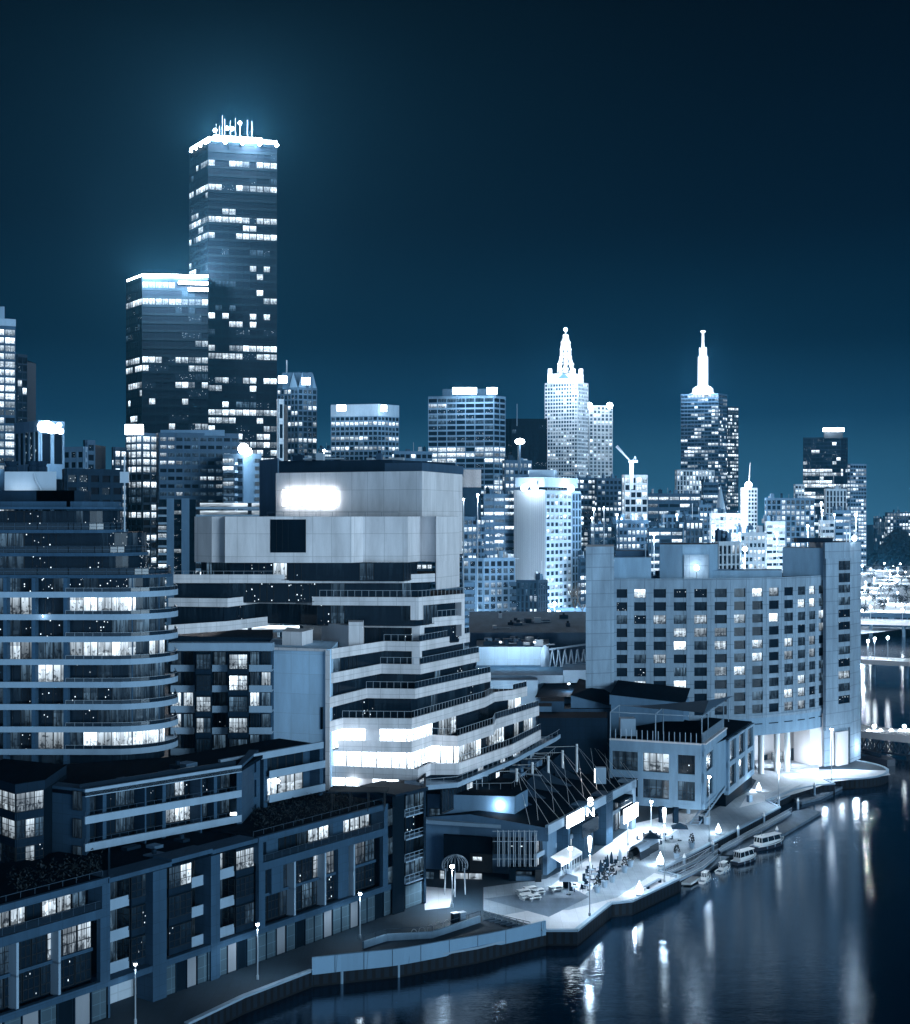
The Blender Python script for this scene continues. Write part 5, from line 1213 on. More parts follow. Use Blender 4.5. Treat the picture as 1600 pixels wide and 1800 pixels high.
# ---- low gabled roofs behind
def gable(name, label, pts_px, Yn, depth, wallm='midlight', zbase=2, group='dark gabled roofs behind the pub'):
    """front outline in photo pixels: left eave, ridge, right eave; extruded back"""
    r = thing(name, label, 'building', D(pts_px[0][0], Yn, zbase), group); (xl, yl), (xr_, yr), (xe, ye) = pts_px
    A_, R_, E_ = D(xl, Yn, ZY(yl, Yn)), D(xr_, Yn + depth * .6, ZY(yr, Yn + depth * .6)), D(xe, Yn, ZY(ye, Yn)); m = MB(); A2 = A_ + Vector((3, depth, 1.5)); E2 = E_ + Vector((3, depth, 1.5))
    m.face([A_, E_, R_], 'roof'); m.face([A_, R_, A2], 'roof'); m.face([E_, E2, R_], 'roof'); m.face([A2, R_, E2], 'roof'); part(m, 'roof', r)
    m = MB(); m.prism([V2(A_ + Vector((.3, .3, 0))), V2(E_ + Vector((-.3, .3, 0))), V2(E2 + Vector((-.3, 0, 0))), V2(A2)], zbase, min(A_.z, E_.z) - .3, wallm); part(m, 'wall', r)
    if abs(A_.z - E_.z) > .5:
        m = MB(); lo = min(A_.z, E_.z) - .3; m.face([(A_.x, A_.y + .2, lo), (E_.x, E_.y + .2, lo), (E_.x, E_.y + .2, E_.z - .05), (A_.x, A_.y + .2, A_.z - .05)], wallm); part(m, 'gable_wall', r)
gable('gabled_hall', 'dark gabled roof nearest the stepped office, the lowest and leftmost', [(940, 1226), (972, 1211), (1035, 1224)], 292, 14)
gable('gabled_hall', 'dark gabled roof with the tallest pale side wall, directly left of the hotel windows', [(1004, 1222), (1058, 1203), (1082, 1243)], 285, 16)
gable('gabled_hall', 'dark wide gabled roof in front of the lower hotel windows', [(1072, 1221), (1112, 1204), (1205, 1236)], 282, 12)
B = Bld('low_sheds', 'cluster of low pale sheds and walls between the office end and the dark gabled roofs', 'building', D(960, 285, 2))
for (x0, x1, y, Y, dp, mt) in ((950, 992, 1233, 276, 6, 'mid'), (943, 970, 1242, 270, 5, 'midlight'), (990, 1080, 1246, 284, 8, 'mid'), (945, 1068, 1262, 262, 8, 'podium_dark')):
    B.wall.prism([V2(D(x0, Y)), V2(D(x1, Y)), V2(D(x1, Y + dp)), V2(D(x0, Y + dp))], 2, ZY(y, Y), mt, top='roof')
B.finish()

# ================================================================ convention hall behind
B = Bld('convention_hall', 'low convention hall with a curved pale wall, dish shaped end and a big dark roof', 'hall', D(930, 310, 2))
for (x0, x1, y, Y, Y2, mt) in ((825, 1032, 1112, 345, 420, 'midlight'), (838, 965, 1137, 325, 345, 'sidewall'), (836, 992, 1187, 305, 325, 'slab'), (862, 945, 1196, 300, 305, 'slab'), (990, 1032, 1178, 305, 318, 'slab'), (1012, 1034, 1166, 318, 330, 'slab')):
    B.wall.prism([V2(D(x0, Y)), V2(D(x1, Y)), V2(D(x1, Y2)), V2(D(x0, Y2))], 2, ZY(y, Y), mt, top='roof_blue')
m = B.mb('dish_wall'); c = D(958, 322, ZY(1158, 322)); pr = None
for k in range(15):
    t = R(360 * k / 14); q = c + Vector((1.1 * math.cos(t), 0, 3.1 * math.sin(t)))
    if pr is not None: m.face([pr, q, c + Vector((0, -.8, 0))], 'slab'); m.face([q, pr, pr + Vector((0, 1, 0)), q + Vector((0, 1, 0))], 'slab')
    pr = q
for k in range(9): B.pane(D(878 + k * 8, 325 - .2), D(885.5 + k * 8, 325 - .2), .02, ZY(1184, 325), ZY(1173, 325), 'lit' if k < 5 else 'dim', 1)
tr = B.mb('roof_truss')
for Y in (322, 332):
    zb, zt_ = ZY(1178, Y), ZY(1142, Y)
    for k in range(6):
        x0 = 966 + k * 11; x1 = x0 + 11; ya = -k * 2
        tr.tube(D(x0, Y, zb), D(x0 + 5.5, Y, zt_), .2, 'slab'); tr.tube(D(x0 + 5.5, Y, zt_), D(x1, Y, zb), .2, 'slab')
    tr.tube(D(966, Y, zt_), D(1032, Y, zt_ + 1.2), .25, 'slab'); tr.tube(D(966, Y, zb), D(1032, Y, zb), .25, 'slab')
roof_units(B, [D(845, 326), D(960, 326), D(960, 343), D(845, 343)], ZY(1137, 325), 14, 9, 1.2); roof_units(B, [D(850, 350), D(1020, 350), D(1020, 410), D(850, 410)], ZY(1112, 345), 12, 10, 1.2)
B.finish()

# ================================================================ curved concrete hotel
B = Bld('curved_hotel', 'curved concrete hotel with ten rows of square windows above a floodlit colonnade', 'hotel', D(1270, 300, 2))
xc = [1092.4, 1124, 1159.4, 1195, 1231, 1266.7, 1299.6, 1330.7, 1359, 1385, 1407.8, 1426, 1441.5]
bx = [1078] + [(a + b) / 2 for a, b in zip(xc, xc[1:])] + [1450]
dY = [0, .1, .1, .2, .3, .5, .9, 1.3, 1.7, 2.1, 2.3, 2.5, 2.6, 2.7]
Yb = []; t = 295.0
for d_ in dY: t += d_; Yb.append(t)
PH = ['.L.....LL.dH.', 's........'+'.Hd.', 'dsLdL.LsLddd.', '...HLL...dsd.', '...HdL...LdL.', '.d....dL.LdL.', '.s.d.LL..dddd', '...H....ddddd'[:13], '.......ddHLsd', '.......d.dLd.']
PH = [(p + '............')[:13] for p in PH]
PH = [''.join({'.': '.', 'd': 'd'}.get(c, c) if (i * 7 + j * 5) % 9 else 'L' for j, c in enumerate(r_)) for i, r_ in enumerate(PH)]; PH[0] = '.H.ssddHL.dHd'; PH[1] = 's..........Hd'.replace('..Hd', '.HHd'); PH[2] = 'dsLdL.L.HdddL'
zr = [40.7 - 2.72 * k for k in range(10)]; ztop = ZY(1017, 295); zbot = 14.9
pts = [D(x, Y) for x, Y in zip(bx, Yb)]
zz1 = zr[0] + 1.36; zz0 = zr[9] - 1.36
for i in range(13):
    a, b = pts[i], pts[i + 1]
    facade(B, a, b, zz0, zz1, 1, 10, 'concrete', pier=.38, span=.34, depth=.35, pat=[r_[i] for r_ in PH], nm=0, seed=i)
    B.wall.bar(a, b, -.2, .42, zz1, ztop, 'concrete'); B.wall.bar(a, b, -.2, .52, zbot - .6, zz0, 'concrete', .02)
    if i > 4: B.wall.bar(a, b, -.2, .30, 10.6, zbot - .6, 'concrete_plain'); c0, c1 = a.lerp(b, .2), a.lerp(b, .8); B.mb('slot_vent').bar(c0, c1, .28, .33, 12.9, 13.1, 'black')
B.glaz.prism([V2(p) for p in pts] + [V2(D(1450, 335)), V2(D(1080, 315))], 11, ztop - .3, 'black', top='roof')
# left slab wing
B.wall.prism([V2(p) for p in (D(1030, 291), D(1079.5, 293), D(1079.5, 312), D(1034, 312))], 2, ZY(961, 291), 'concrete')
B.wall.prism([V2(p) for p in (D(1079.6, 297), D(1145, 299), D(1145, 308), D(1079.6, 308))], ztop - 1, ZY(980, 298), 'concrete_plain')
B.wall.prism([V2(p) for p in (D(1160, 301), D(1200, 300), D(1248, 301), D(1262, 306), D(1262, 316), D(1160, 316))], ztop - 1, ZY(957, 301), 'concrete_plain', top='roof')
B.mb('plant_panel').bar(D(1202, 299.9), D(1246, 300.8), 0, .12, ztop - .5, ZY(975, 300), 'concrete')
B.wall.prism([V2(p) for p in (D(1248, 302.5), D(1375, 305), D(1375, 312), D(1248, 312))], ztop - 1.5, ZY(1003, 303), 'concrete_plain')
B.mb('roof_plant').prism([V2(p) for p in (D(1082, 303), D(1140, 305), D(1140, 311), D(1082, 311))], 44, ZY(968, 304), 'mid')
# right tower wing
B.wall.prism([V2(p) for p in (D(1376, 313), D(1450, 310.5), D(1450.5, 322), D(1380, 322))], ztop - 1, ZY(963, 312), 'concrete_plain')
wl, wm_, wr = D(1450.5, 309.8), D(1495, 315.5), D(1513.5, 321)
ztp = ZY(953, 315); rh = 21.5 * .1262
B.wall.bar(wl, wm_, -.5, 0, ztp - 3.5, ztp, 'concrete')
q0, q1 = wl.lerp(wm_, .44), wl.lerp(wm_, .98); zq1 = 40.7 + rh / 2; nrw = 10
facade(B, q0, q1, zq1 - rh * nrw, zq1, 1, nrw, 'concrete', pier=.14, span=.36, depth=.3, pat=list('ddssddsLds'), nm=1)
B.wall.bar(wl, q0, -.5, .3, 10, ztp - 3.5, 'concrete'); B.wall.bar(q0, q1, -.5, .3, zq1, ztp - 3.5, 'concrete'); B.wall.bar(q0, q1, -.5, .3, 10, zq1 - rh * nrw, 'concrete'); B.wall.bar(q1, wm_, -.5, .3, 10, ztp - 3.5, 'concrete')
for z in (ztp - 5.5, ztp - 8.2): B.pane(q0.lerp(q1, .1), q0.lerp(q1, .9), .33, z - .6, z + 1.4, 'dim', 1)
B.wall.prism([V2(wm_), V2(wr), V2(wr + Vector((-2, 12, 0))), V2(wl + Vector((0, 14, 0))), V2(wl + Vector((0, .6, 0))), V2(wm_ + Vector((-.2, .6, 0)))], 2, ztp - .05, 'concrete', top='roof')
B.mb('roof_plant').box(D(1430, 318, ztp + .4), (8, 3, 1.0), 'dark')
# ground floor: columns, back wall with arched doors, floodlit
for x, yb_ in ((1338, 1360), (1366, 1356), (1384, 1356), (1417, 1345)):
    p = W(x, yb_, 2); B.mb('column').tube((p.x, p.y, 2), (p.x, p.y, 12.4), .62, 'hull', n=14)
bw = [D(1322, 316), D(1365, 318), D(1425, 319), D(1450, 314)]
for a, b in zip(bw, bw[1:]): B.mb('lobby_wall').bar(a, b, -.4, 0, 2, 11.8, 'white_plain')
B.mb('lobby_ceiling').prism([V2(p) for p in pts[6:]] + [V2(D(1450, 320)), V2(D(1300, 318))], 11.2, 11.5, 'white_plain')
B.mb('lobby_wall').bar(D(1425, 309.5), D(1468, 312), -6, -.2, 2, 13.6, 'white_plain')
for k, (x0, x1, yt, yb_) in enumerate(((1339, 1348, 1327, 1352), (1355, 1376, 1322, 1350), (1390, 1398, 1315, 1342))):
    a, b = D(x0, 315.6), D(x1, 316.6); za, zb_ = 2.1, ZY(yt, 316); B.pane(a, b, .15, za, zb_, 'dim' if k != 1 else 'lit', 2, 1)
B.mb('niche').bar(D(1470, 311.5), D(1489, 314), -.2, .35, 2, 9.4, 'white_plain')
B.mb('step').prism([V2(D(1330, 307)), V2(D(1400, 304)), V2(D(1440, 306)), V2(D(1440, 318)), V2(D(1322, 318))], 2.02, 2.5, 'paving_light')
roof_units(B, [D(1090, 300), D(1370, 304), D(1370, 311), D(1090, 310)], ztop - .3, 9, 6, 1.2)
B.finish(100)
for x, Y, z, w in ((1345, 309, 5, 700), (1400, 309, 5, 700), (1437, 303, 3.5, 900), (1480, 306.5, 3.5, 900), (1392, 300, 4, 900), (1505, 306, 4, 1500), (1450, 300, 3.5, 1300), (1520, 318, 5, 900)): plight(D(x, Y, z), w, size=.6, name='flood_light')
c = D(1225, 298.6, ZY(998, 298)); plight(c + Vector((0, -1.2, .6)), 70)
r = thing('roof_lamp', 'star bright lamp on the hotel roof in front of the plant room', 'lamp', c - Vector((0, 0, 1))); m = MB(); m.ball(c, .5, 'lamp'); part(m, 'lamp_globe', r); m = MB(); m.tube(c - Vector((0, 0, 3)), c, .1, 'steel'); part(m, 'pole', r)
c = D(1502, 317, ztp + .8); r = thing('roof_lamp', 'bright lamp on the top right corner of the hotel tower', 'lamp', c); m = MB(); m.ball(c, .55, 'lamp'); part(m, 'lamp_globe', r); m = MB(); m.tube(c - Vector((0, 0, .8)), c, .1, 'steel'); part(m, 'pole', r); plight(c + Vector((0, -.9, .3)), 300)
for i, (x, yt) in enumerate(((1146, 962), (1135, 975), (1488, 930), (1494, 915))): 
    Y = 300 if x < 1300 else 318; zb_ = ZY(980 if x < 1300 else 953, Y); single((lambda m: (m.tube(D(x, Y, zb_), D(x, Y, ZY(yt, Y) + (2 if x < 1300 else 0)), .12, 'slab'), m)[1])(MB()), 'roof_aerial', ('taller white aerial left of the hotel plant room', 'shorter aerial at the left end of the hotel roof', 'left aerial on the hotel tower beside the lamp', 'right aerial on the hotel tower beside the lamp')[i], 'aerial', D(x, Y, zb_), 'aerials on the hotel roof')
for x, Y, z in ((880, 323, 28), (940, 323, 28), (1000, 302, 21), (900, 298, 18)):  # lights added to brighten the hall where the hotel shades it
    r = thing('wall_or_added_light', 'added fill light on the convention hall, ' + ('left', 'middle', 'right', 'upper')[[880, 940, 1000, 900].index(x)] + ' one', 'lamp', D(x, Y + 1, z), 'added fill lights on the convention hall'); m = MB(); m.box(D(x, Y + 1, z), (.5, .3, .3), 'lamp_soft'); part(m, 'added_lamp_glass', r); m = MB(); m.box(D(x, Y + 1.3, z), (.7, .3, .5), 'frame'); part(m, 'bracket', r); plight(D(x, Y - 5, z), 2200, size=.5)
# ================================================================ FAR CITY
def tower(name, label, x0, xc, x1, yt, Y, dl, dr, fh, mod, wallm='mid', style='grid', mix=None, rows=None, ybot=None, pier=.22, span=.42, cat='tower', group='city buildings behind the river', limit=100, roof=None, dark=False, depth=.35, dep=26, matg='tower_glass', mod2=None, finish=True, lside=True):
    """two visible faces meeting at photo column xc; yt = roof row in the photo; rows: {row: mix or pattern}"""
    B = Bld(name, label, cat, D(xc, Y, 2), group)
    C_ = D(xc, Y); L_ = D(x0, Y + dl); R_ = D(x1, Y + dr); z1 = ZY(yt, Y); z0 = 2.0 if ybot is None else max(2.0, ZY(ybot, Y))
    nr = max(1, round((z1 - z0) / fh)); zz = z1 - nr * fh
    fr, fl = (R_.y + dep) / R_.y, (L_.y + dep) / L_.y      # rear corners kept behind the front ones for towers seen obliquely
    back = [V2((R_.x * (fr if R_.x < 0 else 1) - 1.5, R_.y + dep)), V2((L_.x * (fl if L_.x > 0 else 1) + 1.5, L_.y + dep))]
    base = ([V2(L_)] if lside and x0 < xc - .5 else []) + [V2(C_)] + ([V2(R_)] if x1 > xc + .5 else []) + back
    B.glaz.prism(base, 1.5, z1 - .05, matg if style != 'solid' else wallm, top='roof')
    faces = []
    if x0 < xc - .5 and lside: faces.append((L_, C_, 0))
    if x1 > xc + .5: faces.append((C_, R_, 1))
    for a, b, side in faces:
        L = (b - a).length; m_ = mod if side or mod2 is None else mod2; nc = max(1, round(L / m_)); rd = random.Random(int(xc * 7 + side))
        for j in range(nr):
            if ybot is not None and z1 - (j + 1) * fh < z0 - 1: break
        mx = mix or MIX
        pats = []
        for j in range(nr):
            m2 = mx
            if rows and j in rows:
                rr = rows[j]
                if isinstance(rr, (int, float)): m2 = [('hot', rr * .6), ('lit', rr * .25), ('spark', rr * .12), ('dark', max(.03, (1 - rr) * .8))]
                else: m2 = rr
            row = ''; prev = None
            for i in range(nc):
                if prev is not None and rd.random() < .45: k = prev
                else: k = choose(rd, m2)
                prev = k; row += {'dark': '.', 'dim': 'd', 'lit': 'L', 'hot': 'H', 'spark': 's'}[k]
            pats.append(row)
        facade(B, a, b, zz, z1, nc, nr, wallm, pier=pier, span=span, depth=depth, pat=pats, nm=-1, dark=dark)
        B.wall.bar(a, b, -.3, depth + .1, z1, z1 + 1.0, wallm)
    if roof: roof(B, C_, L_, R_, z1)
    if finish: B.finish(limit)
    return B, C_, L_, R_, z1
NIGHT = [('dark', 10), ('dim', 1), ('lit', .7), ('hot', .5), ('spark', 2.5)]
BUSY = [('dark', 2.0), ('dim', 1), ('lit', 2.2), ('hot', 5), ('spark', 2.4)]
CALM = [('dark', 5), ('dim', 2), ('lit', 1.6), ('hot', 1.8), ('spark', 2.6)]
# --- the two tall black towers
def crown_glow(x, Y, y, p): plight(D(x, Y, ZY(y, Y)), p * 4.8, col=(1, .92, .90), size=3, name='crown_flood_light')
rS = {2: .45, 5: .9, 6: .1, 8: .35, 9: .95, 10: .25, 11: .7, 15: .3, 18: .3, 19: .3, 21: .5, 22: .25, 25: .8, 26: .95, 29: .6, 30: .1, 33: .95, 34: .6, 35: .9, 36: .8, 37: .85, 38: .9, 39: .9, 40: .8, 41: .7, 42: .9, 43: .9}
def roofS(B, C_, L_, R_, z1):
    m = B.mb('crown_light'); 
    for a, b in ((L_, C_), (C_, R_)): m.bar(a, b, -2.0, -.3, z1 + .9, z1 + 2.9, 'crown')
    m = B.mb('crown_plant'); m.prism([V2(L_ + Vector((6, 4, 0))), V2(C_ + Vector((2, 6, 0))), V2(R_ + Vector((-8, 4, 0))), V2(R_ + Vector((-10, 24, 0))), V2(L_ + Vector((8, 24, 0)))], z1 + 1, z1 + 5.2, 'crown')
    for k, (x, y) in enumerate(((391, 203), (395, 209), (405, 212), (414, 208), (422, 213), (435, 211), (443, 213), (380, 218), (386, 221))): B.mb('roof_aerial').tube(D(x, 732, z1 + 5), D(x, 732, ZY(y, 732)), .16, 'frame', n=5)
    for x, y in ((399, 225), (408, 226), (378, 229), (422, 216)): B.mb('satellite_dish').ball(D(x, 731, ZY(y, 731)), 1.1, 'steel')
    for k in range(9): c = L_.lerp(C_, k / 8) if k % 2 else C_.lerp(R_, k / 8); B.mb('crown_lamp').ball((c.x, c.y - .6, z1 + .6), 1.0, 'lamp', 6)
B, C_, L_, R_, z1 = tower('skyscraper', 'tallest black skyscraper with a blazing white crown and aerials', 333, 366, 487, 250, 715, 22, 8, 4.05, 3.4, 'black', rows=rS, depth=.12, mix=[('dark', 26), ('spark', 3.2), ('hot', .8), ('dim', 2)], pier=.10, span=.32, roof=roofS, cat='skyscraper', group='twin black skyscrapers', limit=100, dep=30, mod2=3.3)
crown_glow(385, 716, 233, 130000); crown_glow(440, 716, 230, 130000); plight(D(376, 705, ZY(277, 705)), 14000, size=2)
rN = {0: .1, 2: .95, 7: .1, 9: .75, 10: .8, 12: .45, 14: .2, 16: .3, 17: .3, 20: .75, 23: .9, 24: .9, 25: .9, 26: .9}
def roofN(B, C_, L_, R_, z1):
    for a, b in ((L_, C_), (C_, R_)): B.mb('crown_light').bar(a, b, -1.5, -.3, z1 + 2.2, z1 + 3.4, 'crown')
    B.mb('crown_light').bar(C_.lerp(R_, .55), R_, .6, 1.2, z1 - 1.6, z1 - .2, 'crown'); B.mb('crown_light').bar(C_.lerp(R_, .7), R_, .6, 1.2, z1 - 4.8, z1 - 3.2, 'crown')
    B.mb('roof_rim').prism([V2(L_), V2(C_), V2(R_), V2(R_ + Vector((0, 20, 0))), V2(L_ + Vector((0, 20, 0)))], z1 + 1, z1 + 2.2, 'dark')
tower('skyscraper', 'shorter black twin skyscraper with a curved glowing rim, left of the tallest', 222, 250, 366, 493, 700, 18, 4, 4.1, 3.2, 'black', rows=rN, depth=.12, mix=[('dark', 26), ('spark', 3.2), ('hot', .8), ('dim', 2)], pier=.10, span=.32, roof=roofN, cat='skyscraper', group='twin black skyscrapers', dep=12, mod2=3.3)
crown_glow(262, 694, 470, 80000); crown_glow(330, 694, 472, 80000)
# --- far left
tower('office_tower', 'bright banded tower cut by the left photo edge', -60, -30, 27, 575, 600, 10, 6, 3.4, 4, 'mid', mix=BUSY, pier=.12, span=.3, cat='tower', roof=lambda B, C_, L_, R_, z1: (B.mb('cap').bar(C_, R_, -4, 1.2, z1 + 1, z1 + 4, 'slab'), B.mb('cap').prism([V2(D(-30, 602)), V2(D(8, 602)), V2(D(8, 612)), V2(D(-30, 612))], z1 + 4, z1 + 9, 'slab')))
tower('office_tower', 'narrow dark tower just right of the bright banded tower at the left edge', 27, 30, 47, 626, 630, 4, 4, 3.4, 3.2, 'dark', mix=NIGHT, pier=.1, span=.2)
B, C_, L_, R_, z1 = tower('finned_plant_tower', 'pale block with vertical fins and a blazing rooftop floodlight, above the curved tower', 27, 70, 112, 745, 420, 14, 6, 14, 3.6, 'midlight', mix=[('dark', 5), ('spark', 1)], pier=.28, span=.32, cat='building')
m = MB()
B2 = thing('roof_floodlight', 'blazing irregular floodlight cluster on the finned block, left of the black towers', 'floodlight', D(88, 416, ZY(752, 416)))
for x, y, r_ in ((75, 750, 1.5), (83, 750, 1.7), (90, 753, 1.5), (97, 755, 1.1), (104, 747, .7), (107, 758, .8)): m.ball(D(x, 416, ZY(y, 416)), r_ * 1.0, 'lamp')
part(m, 'lamp_head', B2); m = MB(); m.box(D(88, 417.5, ZY(758, 417)), (7, .4, 1), 'frame'); part(m, 'bracket', B2); plight(D(86, 413, ZY(748, 413)), 9000, size=2)
tower('low_office', 'low office with a grey grid front right of the finned block', 112, 148, 152, 790, 500, 4, 4, 3.6, 3, 'midlight', mix=NIGHT, pier=.3, span=.45)
tower('low_office', 'small dark roof tower behind the grey grid front', 148, 152, 166, 778, 520, 2, 4, 3.6, 3.6, 'mid', mix=NIGHT, pier=.3, span=.4)
tower('low_office', 'dark office with scattered slot lights below the skyline, left of the round lit tower', 112, 116, 215, 830, 380, 8, 10, 3.3, 3.0, 'dark', mix=NIGHT, pier=.3, span=.45)
tower('low_office', 'small building with a slanted lit top left of the twin towers', 198, 201, 222, 790, 560, 4, 6, 3.4, 4, 'mid', mix=BUSY, pier=.2, span=.4)
rR = {j: .95 for j in range(0, 5)}; rR.update({6: .9, 9: .5, 11: .4, 12: .4, 13: .5})
B, C_, L_, R_, z1 = tower('round_corner_tower', 'tower with brilliant lit bands and a glowing sign box below the shorter twin', 222, 250, 278, 765, 580, 8, 6, 3.1, 3.4, 'mid', rows=rR, mix=CALM, pier=.15, span=.3)
sg = thing('roof_sign', 'small square glowing sign box at the foot of the shorter black twin', 'sign', D(236, 572, z1), 'big white signs'); m = MB(); m.box(D(236, 574, ZY(755, 574)), (7.2, 1.2, 4.0), 'sign'); part(m, 'light_box', sg); m = MB(); m.box(D(236, 575, ZY(764, 575)), (7.2, 1.0, .5), 'frame'); part(m, 'frame', sg); plight(D(236, 568, ZY(752, 568)), 7000, size=2)
# apartment slabs left of the white building
tower('brick_apartments', 'dark apartment block with stacked pale balcony columns left of the stepped office', 276, 280, 420, 765, 545, 6, 6, 3.0, 3.0, 'mid', mix=[('dim', 6), ('dark', 3), ('lit', 1.4)], pier=.22, span=.55, cat='apartment block', depth=.3, roof=lambda B, C_, L_, R_, z1: (B.mb('cap').prism([V2(D(282, 548)), V2(D(395, 548)), V2(D(395, 562)), V2(D(282, 562))], z1, z1 + 2.2, 'midlight')))
B = Bld('apartment_block', 'pale apartment slab with a column of broken glass reflections, right of the curved tower', 'apartment block', D(310, 525, 2), 'apartment slabs')
for x0, x1, yt in ((293, 306, 876), (319, 333, 876)): B.wall.prism([V2(D(x0, 526)), V2(D(x1, 526)), V2(D(x1, 538)), V2(D(x0, 538))], 2, ZY(yt, 526), 'midlight')
for k in range(17):
    z = ZY(884 + k * 13.5, 526)
    B.pane(D(306, 526.6), D(319, 526.6), .02, z - 1.5, z, choose(rng, [('spark', 3), ('lit', 2), ('dark', 2)]), 1)
    for x0, x1 in ((278, 293), (533, 345)):
        B.pane(D(x0, 527), D(x1, 527), .02, z - 1.5, z, choose(rng, [('hot', 1.4), ('lit', 2), ('dark', 3)]), 1); B.mb('balcony').bar(D(x0, 526), D(x1, 526), -1, 0, z - 2.3, z - 1.5, 'slab')
B.glaz.prism([V2(D(279, 527.2)), V2(D(344, 527.2)), V2(D(344, 538)), V2(D(279, 538))], 2, ZY(878, 527), 'black')
B.finish()
B = Bld('apartment_block', 'apartment block with one column of white balconies and a floodlit roof', 'apartment block', D(430, 530, 2), 'apartment slabs')
B.wall.prism([V2(D(392, 536)), V2(D(428, 531)), V2(D(460, 535)), V2(D(460, 550)), V2(D(395, 550))], 2, ZY(797, 531), 'midlight')
for k in range(9):
    z = ZY(806 + k * 13.6, 531)
    B.mb('balcony').bar(D(393, 532.5), D(413, 530), -2, 0, z - 2.4, z - 1.5, 'slab'); B.pane(D(393, 533.8), D(413, 531.6), .6, z - 1.5, z, choose(rng, [('dim', 3), ('lit', 2), ('hot', 1)]), 1)
    for x in (418, 436, 448): B.pane(D(x, 531.8 if x < 430 else 533), D(x + 9, 531.4 if x < 430 else 534), .35 if x < 430 else .3, z - 1.5, z, choose(rng, [('dark', 4), ('dim', 2), ('hot', .7)]), 1)
B.finish()
r = thing('roof_floodlight', 'floodlight blazing on the apartment block roof in front of the tallest tower', 'floodlight', D(430, 529, ZY(795, 529))); m = MB(); m.ball(D(428, 529, ZY(789, 529)), 2.0, 'lamp'); m.ball(D(436, 529, ZY(794, 529)), 1.5, 'lamp'); part(m, 'lamp_head', r); plight(D(430, 526, ZY(788, 526)), 9000, size=1); m = MB(); m.tube(D(430, 529.5, ZY(797, 529)), D(430, 529.5, ZY(790, 529)), .2, 'steel'); part(m, 'pole', r)
# --- skyline between the towers
def gothic(B, C_, L_, R_, z1):
    for a, b in ((L_, C_), (C_, R_)):
        m = B.mb('gable'); c = (a + b) / 2
        for t0, t1 in ((.0, .45), (.55, 1.0)):
            p, q = a.lerp(b, t0), a.lerp(b, t1); n_ = (p + q) / 2; m.face([(p.x, p.y - .5, z1), (q.x, q.y - .5, z1), (n_.x, n_.y, z1 + 12)], 'midlight'); m.face([(q.x, q.y - .5, z1), (q.x, q.y + 6, z1), (n_.x, n_.y, z1 + 12)], 'mid'); m.face([(p.x, p.y + 6, z1), (p.x, p.y - .5, z1), (n_.x, n_.y, z1 + 12)], 'mid')
    B.mb('roof').prism([V2(C_ + Vector((-12, 5, 0))), V2(C_ + Vector((10, 5, 0))), V2(C_ + Vector((8, 20, 0))), V2(C_ + Vector((-10, 20, 0)))], z1, z1 + 12, 'mid')
    for x, y in ((497, 667), (538, 670)): B.mb('sign').box(D(x, 1010, ZY(y, 1010)), (6, .6, 5), 'sign'); 
    B.mb('spire').tube(D(504, 1035, z1), D(504, 1035, z1 + 22), .5, 'steel')
tower('gothic_tower', 'dark tower with gothic gables and two small glowing signs right of the tallest tower', 488, 524, 557, 683, 1020, 10, 8, 3.9, 3.4, 'mid', mix=[('dark', 6), ('dim', 2), ('lit', 1), ('hot', 2), ('spark', 3)], rows={3: .9, 6: .9, 9: .7, 13: .9, 14: .6, 15: .9}, pier=.25, span=.3, roof=gothic)
plight(D(497, 1000, ZY(667, 1000)), 16000, size=2); plight(D(538, 1000, ZY(670, 1000)), 16000, size=2)
tower('slab_tower', 'thin white slab with square openings between the tallest and the gothic tower', 488, 489, 498, 705, 640, 2, 2, 9, 4.5, 'pale', mix=[('dark', 5)], pier=.4, span=.3, dark=True)
tower('office_tower', 'squat banded office with two small bright signs on its pale top band', 582, 664, 701, 731, 1000, 8, 14, 3.5, 3.6, 'midlight', mix=[('dark', 9), ('dim', 2), ('spark', 2)], rows={1: .98, 4: .98, 6: .98, 8: .3}, pier=.22, span=.35, roof=lambda B, C_, L_, R_, z1: (B.mb('parapet').bar(L_, C_, -3, .5, z1, z1 + 8.4, 'slab'), B.mb('parapet').bar(C_, R_, -3, .5, z1, z1 + 8.4, 'slab'), B.mb('sign').box(D(600, 992, z1 + 5), (6.4, 1, 4), 'sign'), B.mb('sign').box(D(675, 996, z1 + 5), (4, 1, 4.4), 'sign')))
plight(D(600, 984, ZY(719, 984)), 12000, size=2); plight(D(675, 986, ZY(719, 986)), 12000, size=2)
def signroof(B, C_, L_, R_, z1): B.mb('plant_room').prism([V2(D(778, 886)), V2(D(873, 884)), V2(D(875, 905)), V2(D(780, 905))], z1 + 1, z1 + 5.5, 'mid')
tower('office_tower', 'gridded office tower carrying a long and a short blazing roof sign', 753, 868, 888, 698, 880, 8, 10, 3.4, 5.6, 'midlight', mix=[('dark', 7), ('dim', 2), ('lit', .6), ('spark', 2.4)], rows={9: .98, 10: .9, 11: .8, 13: .3, 15: .4, 16: .7, 17: .98, 18: .98, 19: .9}, pier=.09, span=.32, roof=signroof)
for x0, x1 in ((796, 838), (856, 874)):
    sg = thing('roof_sign', ('long' if x0 < 800 else 'short') + ' blazing roof sign on the gridded office tower', 'sign', D(x0, 876, ZY(697, 876)), 'big white signs'); m = MB(); m.bar(D(x0, 874), D(x1, 874), 0, 1, ZY(693, 876), ZY(682, 876), 'crown'); part(m, 'light_box', sg); m = MB()
    for t in (.2, .8): c = D(x0, 873.8).lerp(D(x1, 873.8), t); m.box((c.x, c.y + .8, ZY(696, 876)), (.3, .3, 3), 'frame')
    part(m, 'bracket', sg)
    plight(D((x0 + x1) / 2, 868, ZY(686, 868)), 36000 if x0 < 800 else 20000, size=2)
